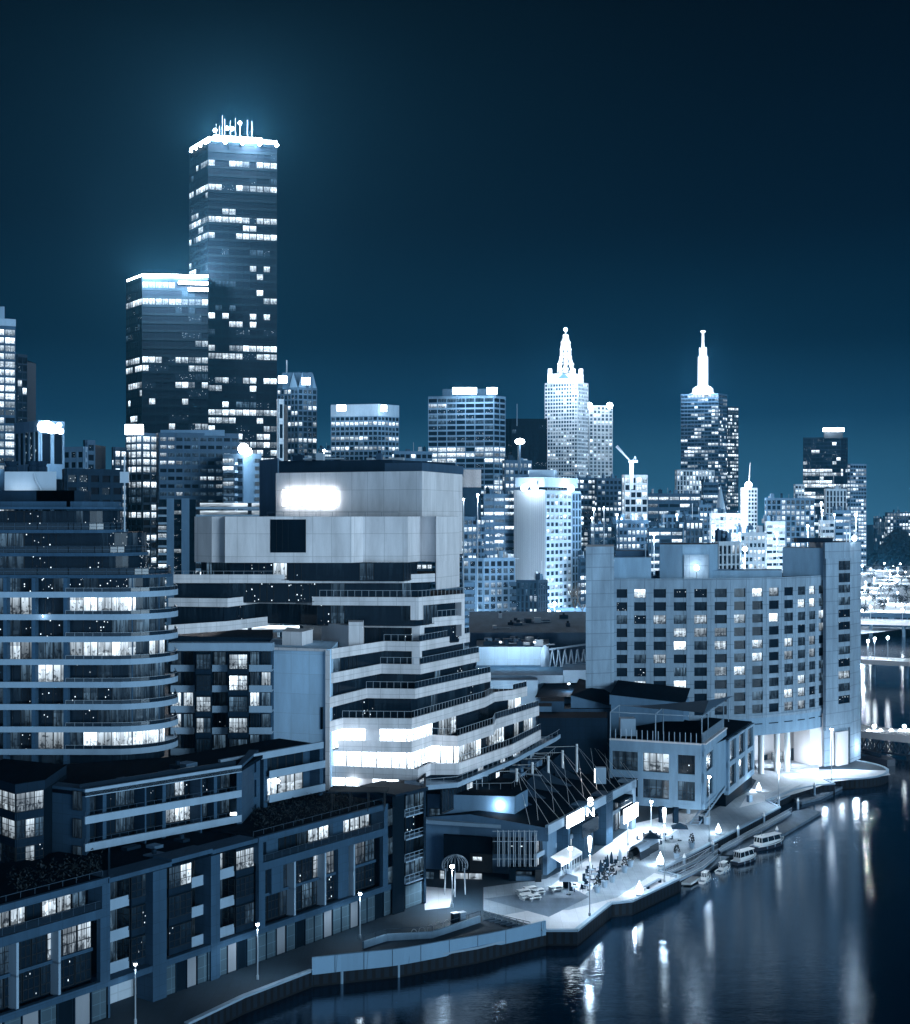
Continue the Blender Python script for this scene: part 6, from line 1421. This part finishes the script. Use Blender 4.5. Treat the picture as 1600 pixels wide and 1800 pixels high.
tower('office_tower', 'plain dark tower with sparse dots between the sign tower and the spired tower', 888, 900, 962, 738, 1100, 4, 4, 3.6, 3.4, 'black', mix=[('dark', 14), ('spark', 1), ('dim', .5)], pier=.1, span=.2, roof=lambda B, C_, L_, R_, z1: B.mb('aerial').tube(D(909, 1095, z1 - 5), D(909, 1095, z1 + 12), .35, 'slab'))
r = thing('roof_floodlight', 'solitary round floodlight above the low roofs before the plain dark tower', 'floodlight', D(914, 560, ZY(782, 560))); m = MB(); m.ball(D(914, 560, ZY(776, 560)), 1.9, 'lamp', sz=.6); part(m, 'lamp_head', r); plight(D(914, 556, ZY(774, 556)), 5000, size=2); m = MB(); m.tube(D(914, 561, ZY(830, 560)), D(914, 561, ZY(778, 560)), .4, 'frame'); part(m, 'pole', r)
# spired towers
def spireA(B, C_, L_, R_, z1):
    Y = C_.y + 10; x = 994.5; S = Y / F; m = B.mb('crown'); zb = z1
    m.prism([V2(D(963, Y - 7)), V2(D(1014, Y - 8)), V2(D(1026, Y)), V2(D(1020, Y + 16)), V2(D(968, Y + 16))], z1, z1 + 16 * S * 1.0, 'white_plain')
    for xx in (967, 1008, 1021): m.box(D(xx, Y - 6, z1 + 19 * S), (7 * S, 7 * S, 12 * S), 'white_plain')
    g = B.mb('crown_gable'); g.face([D(980, Y - 8.6, z1 + 8 * S), D(1002, Y - 8.6, z1 + 8 * S), D(991, Y - 8.6, z1 + 18 * S)], 'mid')
    def fr(r0, r1, za, zb_, n=8):
        q = B.mb('spire'); c0 = D(x, Y, 0)
        for k in range(n):
            t0 = 2 * math.pi * k / n; t1 = 2 * math.pi * (k + 1) / n
            P0 = Vector((c0.x + r0 * math.cos(t0), c0.y + r0 * math.sin(t0), za)); P1 = Vector((c0.x + r1 * math.cos(t0), c0.y + r1 * math.sin(t0), zb_)); Q0 = Vector((c0.x + r0 * math.cos(t1), c0.y + r0 * math.sin(t1), za)); Q1 = Vector((c0.x + r1 * math.cos(t1), c0.y + r1 * math.sin(t1), zb_))
            q.tube(P0, P1, .6, 'hull', n=5); q.tube(P0, Q1, .3, 'hull', n=4); q.tube(P0, Q0, .4, 'hull', n=4); q.tube(P1, Q1, .4, 'hull', n=4); q.ball(P1, .9, 'lamp_soft', 5)
    zz = [ZY(y, Y) for y in (655, 640, 628, 614, 602, 590)]; rr = [v * S for v in (14, 13, 9, 8.5, 7, 3.5)]
    for i in range(5): fr(rr[i], rr[i + 1], zz[i], zz[i + 1])
    B.mb('spire').tube(D(x, Y, zz[0]), D(x, Y, ZY(580, Y)), 3.2 * S, 'hull', 1.2 * S, n=8); B.mb('finial').ball(D(x, Y, ZY(579, Y)), 3.2 * S, 'lamp', 7)
tower('spired_tower', 'ornate tower with a lattice spire and a floodlit white crown', 958, 1015, 1034, 673, 1500, 14, 18, 3.9, 2.9, 'pale', mix=[('dark', 5), ('dim', 3), ('lit', 3), ('hot', 1.2)], pier=.28, span=.38, dark=True, roof=spireA, cat='skyscraper', group='spired skyscrapers')
for x in (966, 1000, 1022): plight(D(x, 1470, ZY(670, 1470)), 90000, size=3)
plight(D(994, 1480, ZY(640, 1480)), 80000, size=3); plight(D(994, 1492, ZY(612, 1492)), 30000, size=3)
tower('office_tower', 'pale flat topped tower with vertical ribs right behind the ornate spired tower', 1033, 1036, 1077, 714, 1560, 4, 8, 4.0, 5.0, 'pale', mix=[('dark', 5), ('dim', 3), ('lit', 2), ('hot', 1.5)], pier=.35, span=.3, dark=True, roof=lambda B, C_, L_, R_, z1: (B.mb('lamp').ball(D(1036, 1552, z1), 3.4, 'lamp'), B.mb('lamp').ball(D(1072, 1552, z1), 3.4, 'lamp')))
def spireB(B, C_, L_, R_, z1):
    Y = C_.y + 14; S = Y / F; x = 1236
    B.mb('crown').lathe(D(x, Y, z1), [(24 * S, 0), (24 * S, 3 * S), (19 * S, 4 * S), (18 * S, 12 * S), (12 * S, 16 * S)], 'hull', 8)
    B.mb('spire').lathe(D(x, Y, z1 + 12 * S), [(8.5 * S, 0), (7.4 * S, 56 * S), (5.5 * S, 62 * S), (2.4 * S, 64 * S), (2.0 * S, 98 * S)], 'hull', 8)
    for k in range(14): B.mb('spire_ring').lathe(D(x, Y, z1 + (14 + k * 4) * S), [(9.6 * S, 0), (9.6 * S, 1.2 * S)], 'hull', 8)
    B.mb('finial').lathe(D(x, Y, z1 + 110 * S), [(1.5 * S, 0), (4 * S, 1.5 * S), (4 * S, 3 * S), (1.5 * S, 4 * S)], 'lamp_soft', 8)
    for k in range(6): t = k * 1.047; c = D(x, Y, 0); B.mb('spire').tube((c.x + 6 * S * math.cos(t), c.y + 6 * S * math.sin(t), z1 + 70 * S), (c.x + 6 * S * math.cos(t), c.y + 6 * S * math.sin(t), z1 + 84 * S), .4, 'hull', n=4)
tower('spired_tower', 'dark gridded tower with a solid blazing white needle spire', 1197, 1263, 1278, 693, 1500, 10, 16, 3.9, 3.6, 'mid', mix=[('dark', 4), ('dim', 1), ('lit', 1.5), ('hot', 3), ('spark', 3)], pier=.12, span=.36, roof=spireB, cat='skyscraper', group='spired skyscrapers')
for x, y, p in ((1220, 676, 110000), (1252, 676, 110000), (1222, 640, 80000), (1250, 620, 60000), (1236, 600, 30000)): plight(D(x, 1492, ZY(y, 1492)), p, size=3)
tower('office_tower', 'narrow dark lit tower attached behind the needle spired tower', 1278, 1280, 1298, 716, 1560, 2, 6, 3.9, 3, 'dark', mix=BUSY, pier=.15, span=.4)
r = thing('tower_crane', 'tower crane with raised jib above a floodlit building site', 'crane', D(1115, 700, 40)); Y = 700
m = MB(); m.tube(D(1110, Y, ZY(860, Y)), D(1110, Y, ZY(812, Y)), 1.3, 'steel', n=4); part(m, 'mast', r)
m = MB(); m.tube(D(1108, Y, ZY(810, Y)), D(1083, Y, ZY(785, Y)), .45, 'steel', n=4); m.tube(D(1110, Y, ZY(812, Y)), D(1085, Y, ZY(783, Y)), .25, 'steel', n=4); part(m, 'jib', r)
m = MB(); m.box(D(1113, Y, ZY(811, Y)), (4.5, 1.5, 1.2), 'steel'); m.tube(D(1112, Y, ZY(811, Y)), D(1117, Y, ZY(802, Y)), .25, 'steel'); m.tube(D(1118, Y, ZY(811, Y)), D(1117, Y, ZY(802, Y)), .25, 'steel'); part(m, 'machinery_deck', r)
plight(D(1110, 695, ZY(820, 695)), 5000, size=1); plight(D(1124, 695, ZY(826, 695)), 5000, size=1)
tower('building_site', 'floodlit half built block under the tower crane', 1095, 1098, 1138, 838, 710, 2, 4, 3.6, 3.4, 'pale', mix=[('hot', 3), ('lit', 2), ('dark', 2)], pier=.2, span=.3)
tower('office_tower', 'dark glass tower with a thin glowing roof bar near the right edge', 1412, 1478, 1490, 770, 1450, 8, 10, 3.9, 4.0, 'dark', mix=[('dark', 6), ('spark', 2), ('hot', .7)], rows={8: .6, 9: .95, 11: .7, 12: .95, 14: .7, 15: .95, 17: .8, 19: .7, 20: .9, 21: .5}, pier=.06, span=.2)
sg = thing('roof_sign', 'thin glowing bar sign over the dark glass tower near the right edge', 'sign', D(1465, 1446, ZY(762, 1446)), 'big white signs'); m = MB(); m.bar(D(1447, 1446), D(1484, 1446), 0, 1, ZY(758.5, 1446), ZY(752.5, 1446), 'crown'); part(m, 'light_box', sg); m = MB(); m.bar(D(1449, 1448), D(1482, 1448), -1, 0, ZY(770, 1446), ZY(758, 1446), 'frame_dark'); part(m, 'frame', sg); plight(D(1465, 1438, ZY(754, 1438)), 40000, size=3)
tower('office_tower', 'pale ribbed tower with bright floors right of the dark glass tower', 1490, 1495, 1523, 817, 1350, 3, 8, 3.6, 3.2, 'midlight', mix=BUSY, pier=.15, span=.4)
tower('low_office', 'small stepped block left of the dark glass tower', 1396, 1398, 1414, 853, 1340, 2, 4, 3.6, 3, 'pale', mix=BUSY, pier=.3, span=.4)
B, C_, L_, R_, z1 = tower('slim_white_tower', 'slim brilliant white tower with a leaning mast right of the needle spire', 1302, 1304, 1331, 860, 900, 2, 5, 2.6, 2.6, 'pale', mix=[('dark', 3), ('dim', 3), ('lit', 2)], pier=.25, span=.4, dark=True, finish=False)
B.mb('mast').tube(D(1316, 903, z1), D(1319, 903, ZY(813, 903)), .5, 'hull', .15); B.mb('lamp').ball(D(1316, 896, ZY(853, 896)), 2.2, 'lamp'); B.mb('light_strip').bar(D(1303, 899), D(1313, 899), 0, .6, 20, z1, 'lamp_soft'); B.finish(); plight(D(1316, 890, ZY(850, 890)), 24000, size=1); plight(D(1306, 890, ZY(940, 890)), 30000, size=2)
# big blank slab hotel
B = Bld('slab_hotel', 'tall slab with a blank pale ribbed end wall and floodlit roof above bright windows', 'hotel', D(940, 640, 2))
z1 = ZY(862, 635); a, b, c = D(904, 645), D(959, 635), D(1021, 660); wall('ribbed', (.30, .36, .42), panel=(1.1, 200, .12), joint=.72, var=.06)
B.wall.prism([V2(a), V2(b), V2(c), V2(c + Vector((-3, 14, 0))), V2(a + Vector((2, 12, 0)))], 2, z1, 'slab'); B.mb('end_wall').bar(a, b, 0, .25, 2, z1 + .3, 'ribbed')
facade(B, b, b.lerp(c, .72), z1 - 64, z1 - 1, 6, 20, 'slab', pier=.3, span=.45, depth=.3, mix=[('dark', 4), ('dim', 3), ('lit', 2.5), ('hot', .8)], nm=0, seed=5)
facade(B, b.lerp(c, .74), c, z1 - 64, z1 - 1, 3, 17, 'midlight', pier=.3, span=.2, depth=.3, mix=[('dark', 5), ('dim', 2), ('hot', .6)], nm=0, seed=6)
B.mb('roof_screen').prism([V2(D(906, 644)), V2(D(958, 638)), V2(D(1016, 660)), V2(D(1016, 668)), V2(D(908, 654))], z1 + 1.6, z1 + 6, 'slab'); B.mb('roof_screen').prism([V2(D(930, 645)), V2(D(975, 645)), V2(D(980, 660)), V2(D(930, 660))], z1 + 6, z1 + 9.5, 'slab')
for k in range(13): B.mb('roof_louvre').box(D(945 + k * 5, 639 + k * 1.6, z1 + 3.2), (.25, .2, 2.4), 'dark')
for x, Y in ((922, 417), (940, 415), (1004, 430)): B.mb('flood_lamp').ball(D(x, Y + 220, z1 + 1.2), 1.5, 'lamp'); plight(D(x, Y + 217, z1 + 1.8), 1700, size=1)
B.finish()
# --- mid-rise crowd, table driven:  label, x0, xc, x1, y roof, distance, floor, module, wall, mix
MR = [
 ('dark framed block with lit column between the white office and the ribbed slab', 813, 815, 868, 912, 640, 3.2, 2.2, 'mid', CALM),
 ('bright glass grid office beside the ribbed slab', 868, 887, 915, 918, 655, 3.0, 2.4, 'slab', BUSY),
 ('patchwork glass apartment block behind the stepped office terraces', 813, 815, 912, 1028, 600, 3.0, 3.4, 'mid', [('dim', 5), ('dark', 3), ('lit', 1.4), ('spark', 2)]),
 ('lower glass block with a sloping canopy behind the stepped office', 813, 850, 905, 985, 600, 3.0, 3.0, 'midlight', [('dim', 3), ('dark', 2), ('spark', 3), ('lit', 1)]),
 ('dark round fronted corner building with glowing side windows under the ribbed slab', 908, 945, 962, 1024, 590, 2.7, 2.2, 'dark', [('dark', 5), ('spark', 3), ('lit', 1), ('dim', 2)]),
 ('dark block right of the ribbed slab at street level', 1018, 1020, 1034, 985, 640, 3.2, 2.4, 'dark', CALM),
 ('grid office with dotted floors right of the ribbed slab roof', 1010, 1012, 1048, 842, 896, 3.3, 2.8, 'mid', BUSY),
 ('dark office with broken rows of dots left of the crane', 1046, 1050, 1100, 843, 896, 3.4, 3.2, 'mid', [('dark', 5), ('lit', 2), ('hot', 2)]),
 ('wide low office with a brilliant continuous top band', 1118, 1120, 1232, 870, 840, 4.2, 3.4, 'mid', CALM),
 ('low block with a shallow curved roof and a bright bar', 1160, 1163, 1230, 908, 728, 3.4, 3.0, 'midlight', CALM),
 ('pale stepped block at the foot of the needle spired tower', 1187, 1190, 1256, 828, 1064, 3.6, 3.2, 'pale', BUSY),
 ('narrow ribbed block before the needle spired tower', 1234, 1236, 1262, 850, 979, 3.6, 3.2, 'mid', CALM),
 ('cream gridded block with a church spire behind it', 1249, 1250, 1303, 906, 658, 2.9, 2.3, 'pale', BUSY),
 ('bright little block at the foot of the slim white tower', 1300, 1302, 1345, 940, 602, 3.0, 2.4, 'pale', BUSY),
 ('white floodlit block left of the hotel tower', 1345, 1347, 1380, 920, 672, 3.0, 2.6, 'pale', [('hot', 2), ('lit', 2), ('dark', 2)]),
 ('pale gridded office with a light roof edge left of the dark glass tower', 1345, 1348, 1432, 878, 896, 3.4, 3.2, 'midlight', BUSY),
 ('tall pale blank block before the dark glass tower', 1450, 1452, 1488, 862, 784, 3.2, 3.0, 'pale', [('dark', 10), ('dim', 1)]),
 ('low cream block beside the two star lamps', 1440, 1443, 1466, 918, 700, 3.0, 2.6, 'pale', BUSY),
 ('dark terrace block with slot windows over the hotel roof, left', 1035, 1038, 1090, 925, 672, 3.0, 2.4, 'dark', CALM),
 ('grey office with one bright window band over the hotel roof', 1085, 1088, 1140, 918, 658, 3.2, 2.6, 'mid', BUSY),
 ('low dark block with round lamps behind the hotel plant room', 1138, 1140, 1200, 932, 630, 3.2, 2.8, 'dark', BUSY),
 ('dark block with scattered square lights behind the hotel plant room', 1204, 1206, 1235, 918, 630, 3.2, 2.6, 'dark', [('dark', 4), ('hot', 1.5)]),
 ('pale block with ribbed ground floor behind the hotel parapet', 1260, 1262, 1300, 958, 400, 2.8, 2.4, 'pale', BUSY),
 ('distant low tower at the foot of the banded office', 560, 562, 584, 790, 1260, 3.6, 3.2, 'mid', BUSY),
 ('low roofs with a pale parapet before the banded office', 690, 693, 760, 796, 784, 3.6, 3.2, 'midlight', CALM),
 ('grey mid block right of the sign tower base', 884, 888, 935, 812, 728, 3.5, 3.0, 'mid', CALM),
 ('street level block beneath the sign tower', 846, 850, 905, 872, 644, 3.2, 2.6, 'mid', BUSY),
 ('distant hillside tower, farthest right', 1556, 1560, 1602, 902, 1700, 4, 4, 'mid', BUSY),
 ('distant hillside block beside the farthest right tower', 1536, 1538, 1558, 912, 1750, 4, 4, 'dark', CALM),
 ('low block behind the small stepped block', 1350, 1352, 1400, 905, 1064, 3.6, 3.2, 'mid', BUSY),
 ('tall narrow lit block left of the cream gridded block', 1228, 1230, 1250, 890, 784, 3.2, 2.8, 'midlight', BUSY),
 ('plain block between the crane site and the wide office', 1100, 1102, 1122, 868, 868, 3.2, 2.8, 'mid', CALM),
 ('dark low block over the hotel roof far right', 1466, 1468, 1496, 900, 728, 3.2, 2.6, 'midlight', BUSY),
]
STY = [(.24, .42), (.05, .50), (.42, .16), (.30, .30), (.10, .58), (.34, .44)]
for im, (lab, x0, xc, x1, yt, Y, fh, md, wm, mx) in enumerate(MR):
    pr_, sp_ = STY[im * 5 % 6]; md *= (1, 1.5, .8, 1, 1.8, .9)[im * 5 % 6]
    rows = {0: 1.0, 2: .5} if 'continuous' in lab else {4: .98} if 'one bright' in lab else {1: .95} if 'cream gridded' in lab else None
    tower('mid_rise_building', lab, x0, xc, x1, yt, Y, 3, 6, fh, md, wm, mix=mx, rows=rows, pier=pr_, span=sp_, cat='building', group='mid rise buildings in the city', dep=14, limit=60, depth=.25, roof=lambda B, C_, L_, R_, z1: (roof_units(B, [C_, R_ + Vector((0, .5, 0)), R_ + Vector((0, 11, 0)), L_ + Vector((0, 11, 0))], z1, 6, int(x0), 3.2), B.mb('aerial').tube((R_ + C_) / 2 + Vector((0, 5, z1)), (R_ + C_) / 2 + Vector((0, 5, z1 + rng.uniform(3, 9))), .15, 'steel', n=4)))
r = thing('church_spire', 'slender pale church spire before the needle spired tower', 'spire', D(1267, 800, 2)); m = MB(); m.lathe(D(1267, 800, ZY(905, 800)), [(3.4, 0), (.1, ZY(852, 800) - ZY(905, 800))], 'slab', 8, .4); part(m, 'steeple', r); m = MB(); m.box(D(1267, 800, 30), (6.6, 6.6, 2 * (ZY(905, 800) - 30)), 'slab'); part(m, 'tower', r)
r = thing('street_glow_signs', 'band of glowing shop signs at street level under the ribbed slab', 'sign', D(1000, 380, 3)); 
m = MB(); rd = random.Random(8)
for k in range(10): x = 948 + k * 8.4; m.box(D(x, 618, ZY(1075 + rd.random() * 16, 618)), (1.6, .5, 1.5), 'lamp_soft')
part(m, 'light_box', r); m = MB(); m.bar(D(940, 620), D(1032, 620), -.3, 0, 2, ZY(1068, 620), 'mid'); part(m, 'wall', r)
for x in (960, 985, 1012, 1028): plight(D(x, 610, 14), 6000, size=.6)
def mini_lamp(x, y, Y, r_, p, lab, g):
    r_ *= .42; zt = ZY(y, Y); o = thing('street_lamp', lab, 'lamp', D(x, Y, 2), g); m = MB(); m.ball(D(x, Y, zt), r_, 'lamp', 6); part(m, 'lamp_globe', o); m = MB(); m.tube(D(x, Y + .2, min(2, zt - 6)), D(x, Y + .2, zt), .12, 'steel'); part(m, 'pole', o)  # seen lamps and added fill lights alike
    if p: plight(D(x, Y - r_ * 1.6 - .5, zt), p * 1.8, size=.5)
for i, (x, y, Y, r_, p) in enumerate(((1444, 884, 490, .8, 1500), (1446, 898, 488, .8, 1500), (1467, 905, 490, .7, 1200), (1044, 895, 450, 1.0, 800), (1041, 911, 440, .7, 500), (1062, 892, 452, .5, 300), (964, 1082, 600, 1.3, 3000), (1002, 1086, 600, 1.3, 0), (1026, 1080, 600, 1.5, 4000), (1012, 1083, 605, 1.2, 0), (815, 878, 300, .5, 200))):
    mini_lamp(x, y, Y, r_, p, ('upper star lamp left of the hotel tower', 'lower star lamp left of the hotel tower', 'lamp nearest the hotel tower top', 'large round lamp over the left end of the hotel', 'small round lamp below the large round one', 'little lamp right of the large round one', 'street light at the foot of the ribbed slab, left', 'street light at the foot of the ribbed slab, middle', 'street light touching the hotel side wall', 'street light between two others by the hotel side wall', 'small lamp on the edge of the white office')[i], 'lamps in the city streets')
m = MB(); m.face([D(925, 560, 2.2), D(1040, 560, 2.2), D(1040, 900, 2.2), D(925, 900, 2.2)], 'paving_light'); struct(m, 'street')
for i, (x, y, Y, r_, p) in enumerate(((1310, 965, 560, 2.2, 60000), (1366, 940, 640, 1.6, 40000), (1308, 985, 545, 1.2, 30000), (1190, 905, 660, 1.0, 16000), (1150, 940, 600, 1.0, 16000), (1085, 905, 660, 1.0, 16000), (1255, 925, 600, 1.4, 30000), (1420, 925, 640, 1.3, 30000), (720, 800, 900, 1.6, 20000), (570, 792, 850, 1.8, 20000), (840, 870, 560, 1.0, 10000), (1505, 905, 640, 1.6, 30000), (975, 1060, 610, 1.1, 12000), (835, 1095, 560, 1.0, 9000), (880, 1095, 560, 1.0, 9000))):  # a few are seen blazes; the others are added for general city glow
    mini_lamp(x, y, Y, r_, p, 'light glowing ' + ('brilliantly under the slim white tower', 'before the white floodlit block', 'below the brilliant one under the slim white tower', 'over the hotel plant room, behind', 'among the dark terrace blocks', 'left of the grey one-band office', 'beside the cream gridded block', 'before the pale gridded office', 'left of the sign tower', 'left of the banded office', 'right of the white office roof', 'right of the hotel tower top', 'between the trees and the ribbed slab', 'behind the office terraces, left', 'behind the office terraces, right')[i], 'lamps in the city streets')
q = [D(813, 642), D(846, 642), D(846, 655), D(813, 655)]; r = thing('plant_room', 'louvred plant box between the stepped office and the sign tower', 'plant room', D(830, 642, 50)); m = MB(); m.prism([V2(v) for v in q], ZY(914, 642), ZY(857, 642), 'dark', top='roof'); part(m, 'wall', r)
m = MB(); m.prism([V2(D(813, 643)), V2(D(846, 643)), V2(D(846, 654)), V2(D(813, 654))], ZY(857, 642), ZY(826, 642), 'black')
for k in range(17): c = D(814 + k * 1.95, 642, 0); m.box((c.x, c.y, ZY(841, 642)), (.2, .6, 8), 'white_plain')
part(m, 'louvre', r)
rd = random.Random(77); W1 = ('first', 'second', 'third', 'fourth', 'fifth', 'sixth', 'seventh', 'eighth', 'ninth', 'tenth', 'eleventh', 'twelfth', 'thirteenth', 'fourteenth', 'fifteenth', 'sixteenth')
for i in range(16):  # extra lamps added, mostly hidden, to brighten the mid rise facades
    x = 830 + i * 44 + rd.uniform(-10, 10); Y = rd.uniform(470, 720) if x > 1040 else rd.uniform(560, 640); mini_lamp(x, 905 + F * (H - rd.uniform(9, 18)) / Y, Y, .9, 12000, 'added fill light among the mid rise blocks behind the river, %s from the left' % W1[i], 'added fill lights between the mid rise blocks')
# bare tree under the lights by the hotel's left side
def bare_tree(x, yb, Y, h, label, n=5, name='bare_tree', leaves=0, group='trees by the hotel'):
    p = D(x, Y, ZY(yb, Y)); r = thing(name, label, 'tree', p, group); m = MB(); lf = MB(); rd = random.Random(int(x * 3))
    def br(a, d, L, rr, k):
        b = a + d * L; m.tube(a, b, rr, 'bark', rr * .6, n=4, cap=False)
        if leaves and k <= 1:
            for _ in range(leaves):
                c = b + Vector((rd.gauss(0, 1), rd.gauss(0, 1), rd.gauss(0, .8))) * h * .10; q = Vector((rd.uniform(-1, 1), rd.uniform(-1, 1), rd.uniform(-1, 1))).normalized() * h * .035; w_ = q.orthogonal().normalized() * h * .02; lf.face([c - q, c + w_, c + q, c - w_], 'leaf')
        if k == 0: return
        for i in range(3 if k > 2 else 2):
            dd = (d + Vector((rd.uniform(-1, 1), rd.uniform(-1, 1), rd.uniform(-.1, .6))) * .62).normalized(); br(b, dd, L * rd.uniform(.62, .82), rr * .6, k - 1)
    br(p, Vector((0, 0, 1)), h * .28, h * .028, n); part(m, 'trunk', r); part(lf, 'crown', r)
bare_tree(1011, 1092, 596, 18, 'bare branching tree lit from below left of the hotel side wall'); bare_tree(1024, 1094, 594, 17, 'second bare tree almost touching the hotel side wall')

# ================================================================ right edge: park, bridges, far bank
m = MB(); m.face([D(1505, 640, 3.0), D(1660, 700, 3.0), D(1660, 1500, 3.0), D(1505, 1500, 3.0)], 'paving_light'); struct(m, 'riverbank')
rd = random.Random(21)
for i in range(26):
    Y = 720 + i * 26; x = 1517 + ((i * 37) % 90); p = D(x, Y, 3)
    bare_tree(x, 905 + F * (H - 3) / Y, Y, rd.uniform(9, 14), ('%s park tree on the far bank, %s' % (('broad', 'round', 'low', 'slim', 'leaning')[i % 5], ('by the nearest lamps', 'at the water edge', 'before the bright lawn', 'beside the bright lawn', 'on the bright slope', 'at the back of the park')[min(5, i // 5)])), 3, 'park_tree', 14, 'trees in the riverside park')
for i in range(22):
    Y = 700 + i * 34 + (i * 7919 % 31); x = 1516 + ((i * 53 + (i * i * 17) % 41) % 88); y = 905 + F * (H - 10) / Y
    mini_lamp(x, y, Y, .7 + Y / 1800, 30000 if i % 2 == 0 else 0, 'park lamp, %s across the bridges, %s' % (('nearest', 'second nearest', 'third nearest', 'fourth nearest', 'fifth nearest', 'sixth nearest')[i // 4], ('at the photo edge', 'near the hotel wall', 'left of the middle', 'right of the middle')[i % 4]), 'small park lamps beyond the bridges')
# wooded hill behind the far right bank
m = MB(); rd = random.Random(3)
for k in range(5200):
    x = 1524 + rd.random() * 90; Y = 1500 + rd.random() * 150; hgt = 30 * (.5 + .5 * math.sin(x * .06 + 1)) + 8; p = D(x, Y, 3 + rd.random() * hgt); q = Vector((rd.uniform(-1, 1), rd.uniform(-1, 1), rd.uniform(-1, 1))).normalized() * 2.6; w_ = q.orthogonal().normalized() * 1.8
    m.face([p - q, p + w_, p + q, p - w_], 'leaf')
o = m.build('woodland'); o['kind'] = 'stuff'
# bridges crossing the river at the right edge
def bridge(yt, z, wid, label, lamps, style, p=900):
    Y = F * (H - z) / (yt - 905); a = D(1512, Y + 2); b = D(1680, Y - 14); r = thing('river_bridge', label, 'bridge', a, 'bridges over the river')
    m = MB(); d = (b - a).normalized(); n_ = Vector((-d.y, d.x, 0)); m.prism([V2(a - d * 8), V2(b), V2(b + n_ * wid), V2(a - d * 8 + n_ * wid)], z - 1.6, z, 'white_plain', top='paving_light'); part(m, 'deck', r)
    m = MB(); railing(m, [a - d * 8, b], z, 1.1, 2.0, 'hull', .06, 2); part(m, 'railing', r)
    if style == 'girder':
        m = MB()
        for k in range(14):
            c = a.lerp(b, k / 14); e = a.lerp(b, (k + 1) / 14); m.tube((c.x, c.y, z - 1.6), (e.x, e.y, z - 4.4), .22, 'frame', n=4); m.tube((e.x, e.y, z - 1.6), (e.x, e.y, z - 4.4), .22, 'frame', n=4); m.tube((c.x, c.y, z - 4.4), (e.x, e.y, z - 1.6), .16, 'frame', n=4)
        m.bar(a, b, -.2, .1, z - 4.7, z - 4.3, 'frame'); part(m, 'truss', r)
    for t in (.1, .45, .8):
        m = MB(); c = a.lerp(b, t) + n_ * wid * .5; m.tube((c.x, c.y, -1), (c.x, c.y, z - 1.6), .8, 'concrete_plain', n=10); part(m, 'pier', r)
    for i, (x, yl) in enumerate(lamps):
        zt = ZY(yl, Y + 2); c = D(x, Y + 2, zt); o = thing('bridge_lamp', '%s globe lamp on the %s bridge right of the hotel' % (('first', 'second', 'third', 'fourth', 'fifth', 'sixth', 'seventh')[i], label.split()[0]), 'lamp', c, 'globe lamps along the bridges'); m = MB(); m.ball(c, .3 + Y / 2400, 'lamp', 6); part(m, 'lamp_globe', o); m = MB(); m.tube((c.x, c.y + .1, z), (c.x, c.y + .1, zt), .1, 'steel'); part(m, 'pole', o); downlight(c + Vector((0, 0, -.5)), p * 2)
    return r
bridge(1287, 5.2, 9, 'nearest bridge with a dark truss and row of lamps, right of the hotel', [(1537, 1277), (1590, 1277), (1527, 1285), (1548, 1285), (1567, 1285), (1583, 1285), (1597, 1285)], 'girder', 420)
bridge(1160, 6.5, 12, 'middle wide pale bridge right of the hotel', [(1526, 1127), (1538, 1123), (1561, 1121)], 'plain', 2600)
bridge(1092, 7.5, 14, 'farthest low bridge right of the hotel', [(1531, 1067), (1587, 1072)], 'plain', 6000)
B = Bld('riverside_pavilion', 'long dark riverside pavilion behind the farthest bridge', 'pavilion', D(1540, 680, 3)); a, b = D(1508, 690), D(1640, 676)
facade(B, a, b, 3.2, 8.5, 12, 1, 'mid', pier=.2, span=.3, depth=.4, mix=[('dark', 4), ('dim', 3), ('lit', 1)], nm=0, seed=2); B.wall.prism([V2(a), V2(b), V2(b + Vector((0, 8, 0))), V2(a + Vector((0, 8, 0)))], 2, 9.4, 'mid', top='roof'); B.finish()
r = thing('river_barge', 'long dark barge moored under the nearest bridge', 'barge', D(1545, 322, 0)); m = MB(); m.prism([V2(D(1512, 330)), V2(D(1560, 322)), V2(D(1574, 323)), V2(D(1562, 327)), V2(D(1514, 335))], -.3, 1.5, 'hull_dark'); part(m, 'hull', r); m = MB(); m.prism([V2(D(1516, 331)), V2(D(1548, 325)), V2(D(1550, 328)), V2(D(1518, 333))], 1.5, 2.4, 'dark'); part(m, 'deckhouse', r)

# ================================================================ the night air
m = MB(); m.prism([(-6600, -60), (6600, -60), (6600, 7900), (-6600, 7900)], -3, 290, 'slab')
o = m.build('haze'); o['kind'] = 'stuff'; o.data.materials.clear(); hm = bpy.data.materials.new('haze'); hm.use_nodes = True; n = hm.node_tree; n.nodes.clear(); M['haze'] = hm
ho = n.nodes.new('ShaderNodeOutputMaterial'); pv = n.nodes.new('ShaderNodeVolumePrincipled'); pv.inputs['Density'].default_value = HAZE; pv.inputs['Color'].default_value = (.10, .48, .86, 1); pv.inputs['Anisotropy'].default_value = 0.5
n.links.new(pv.outputs[0], ho.inputs['Volume']); o.data.materials.append(hm)
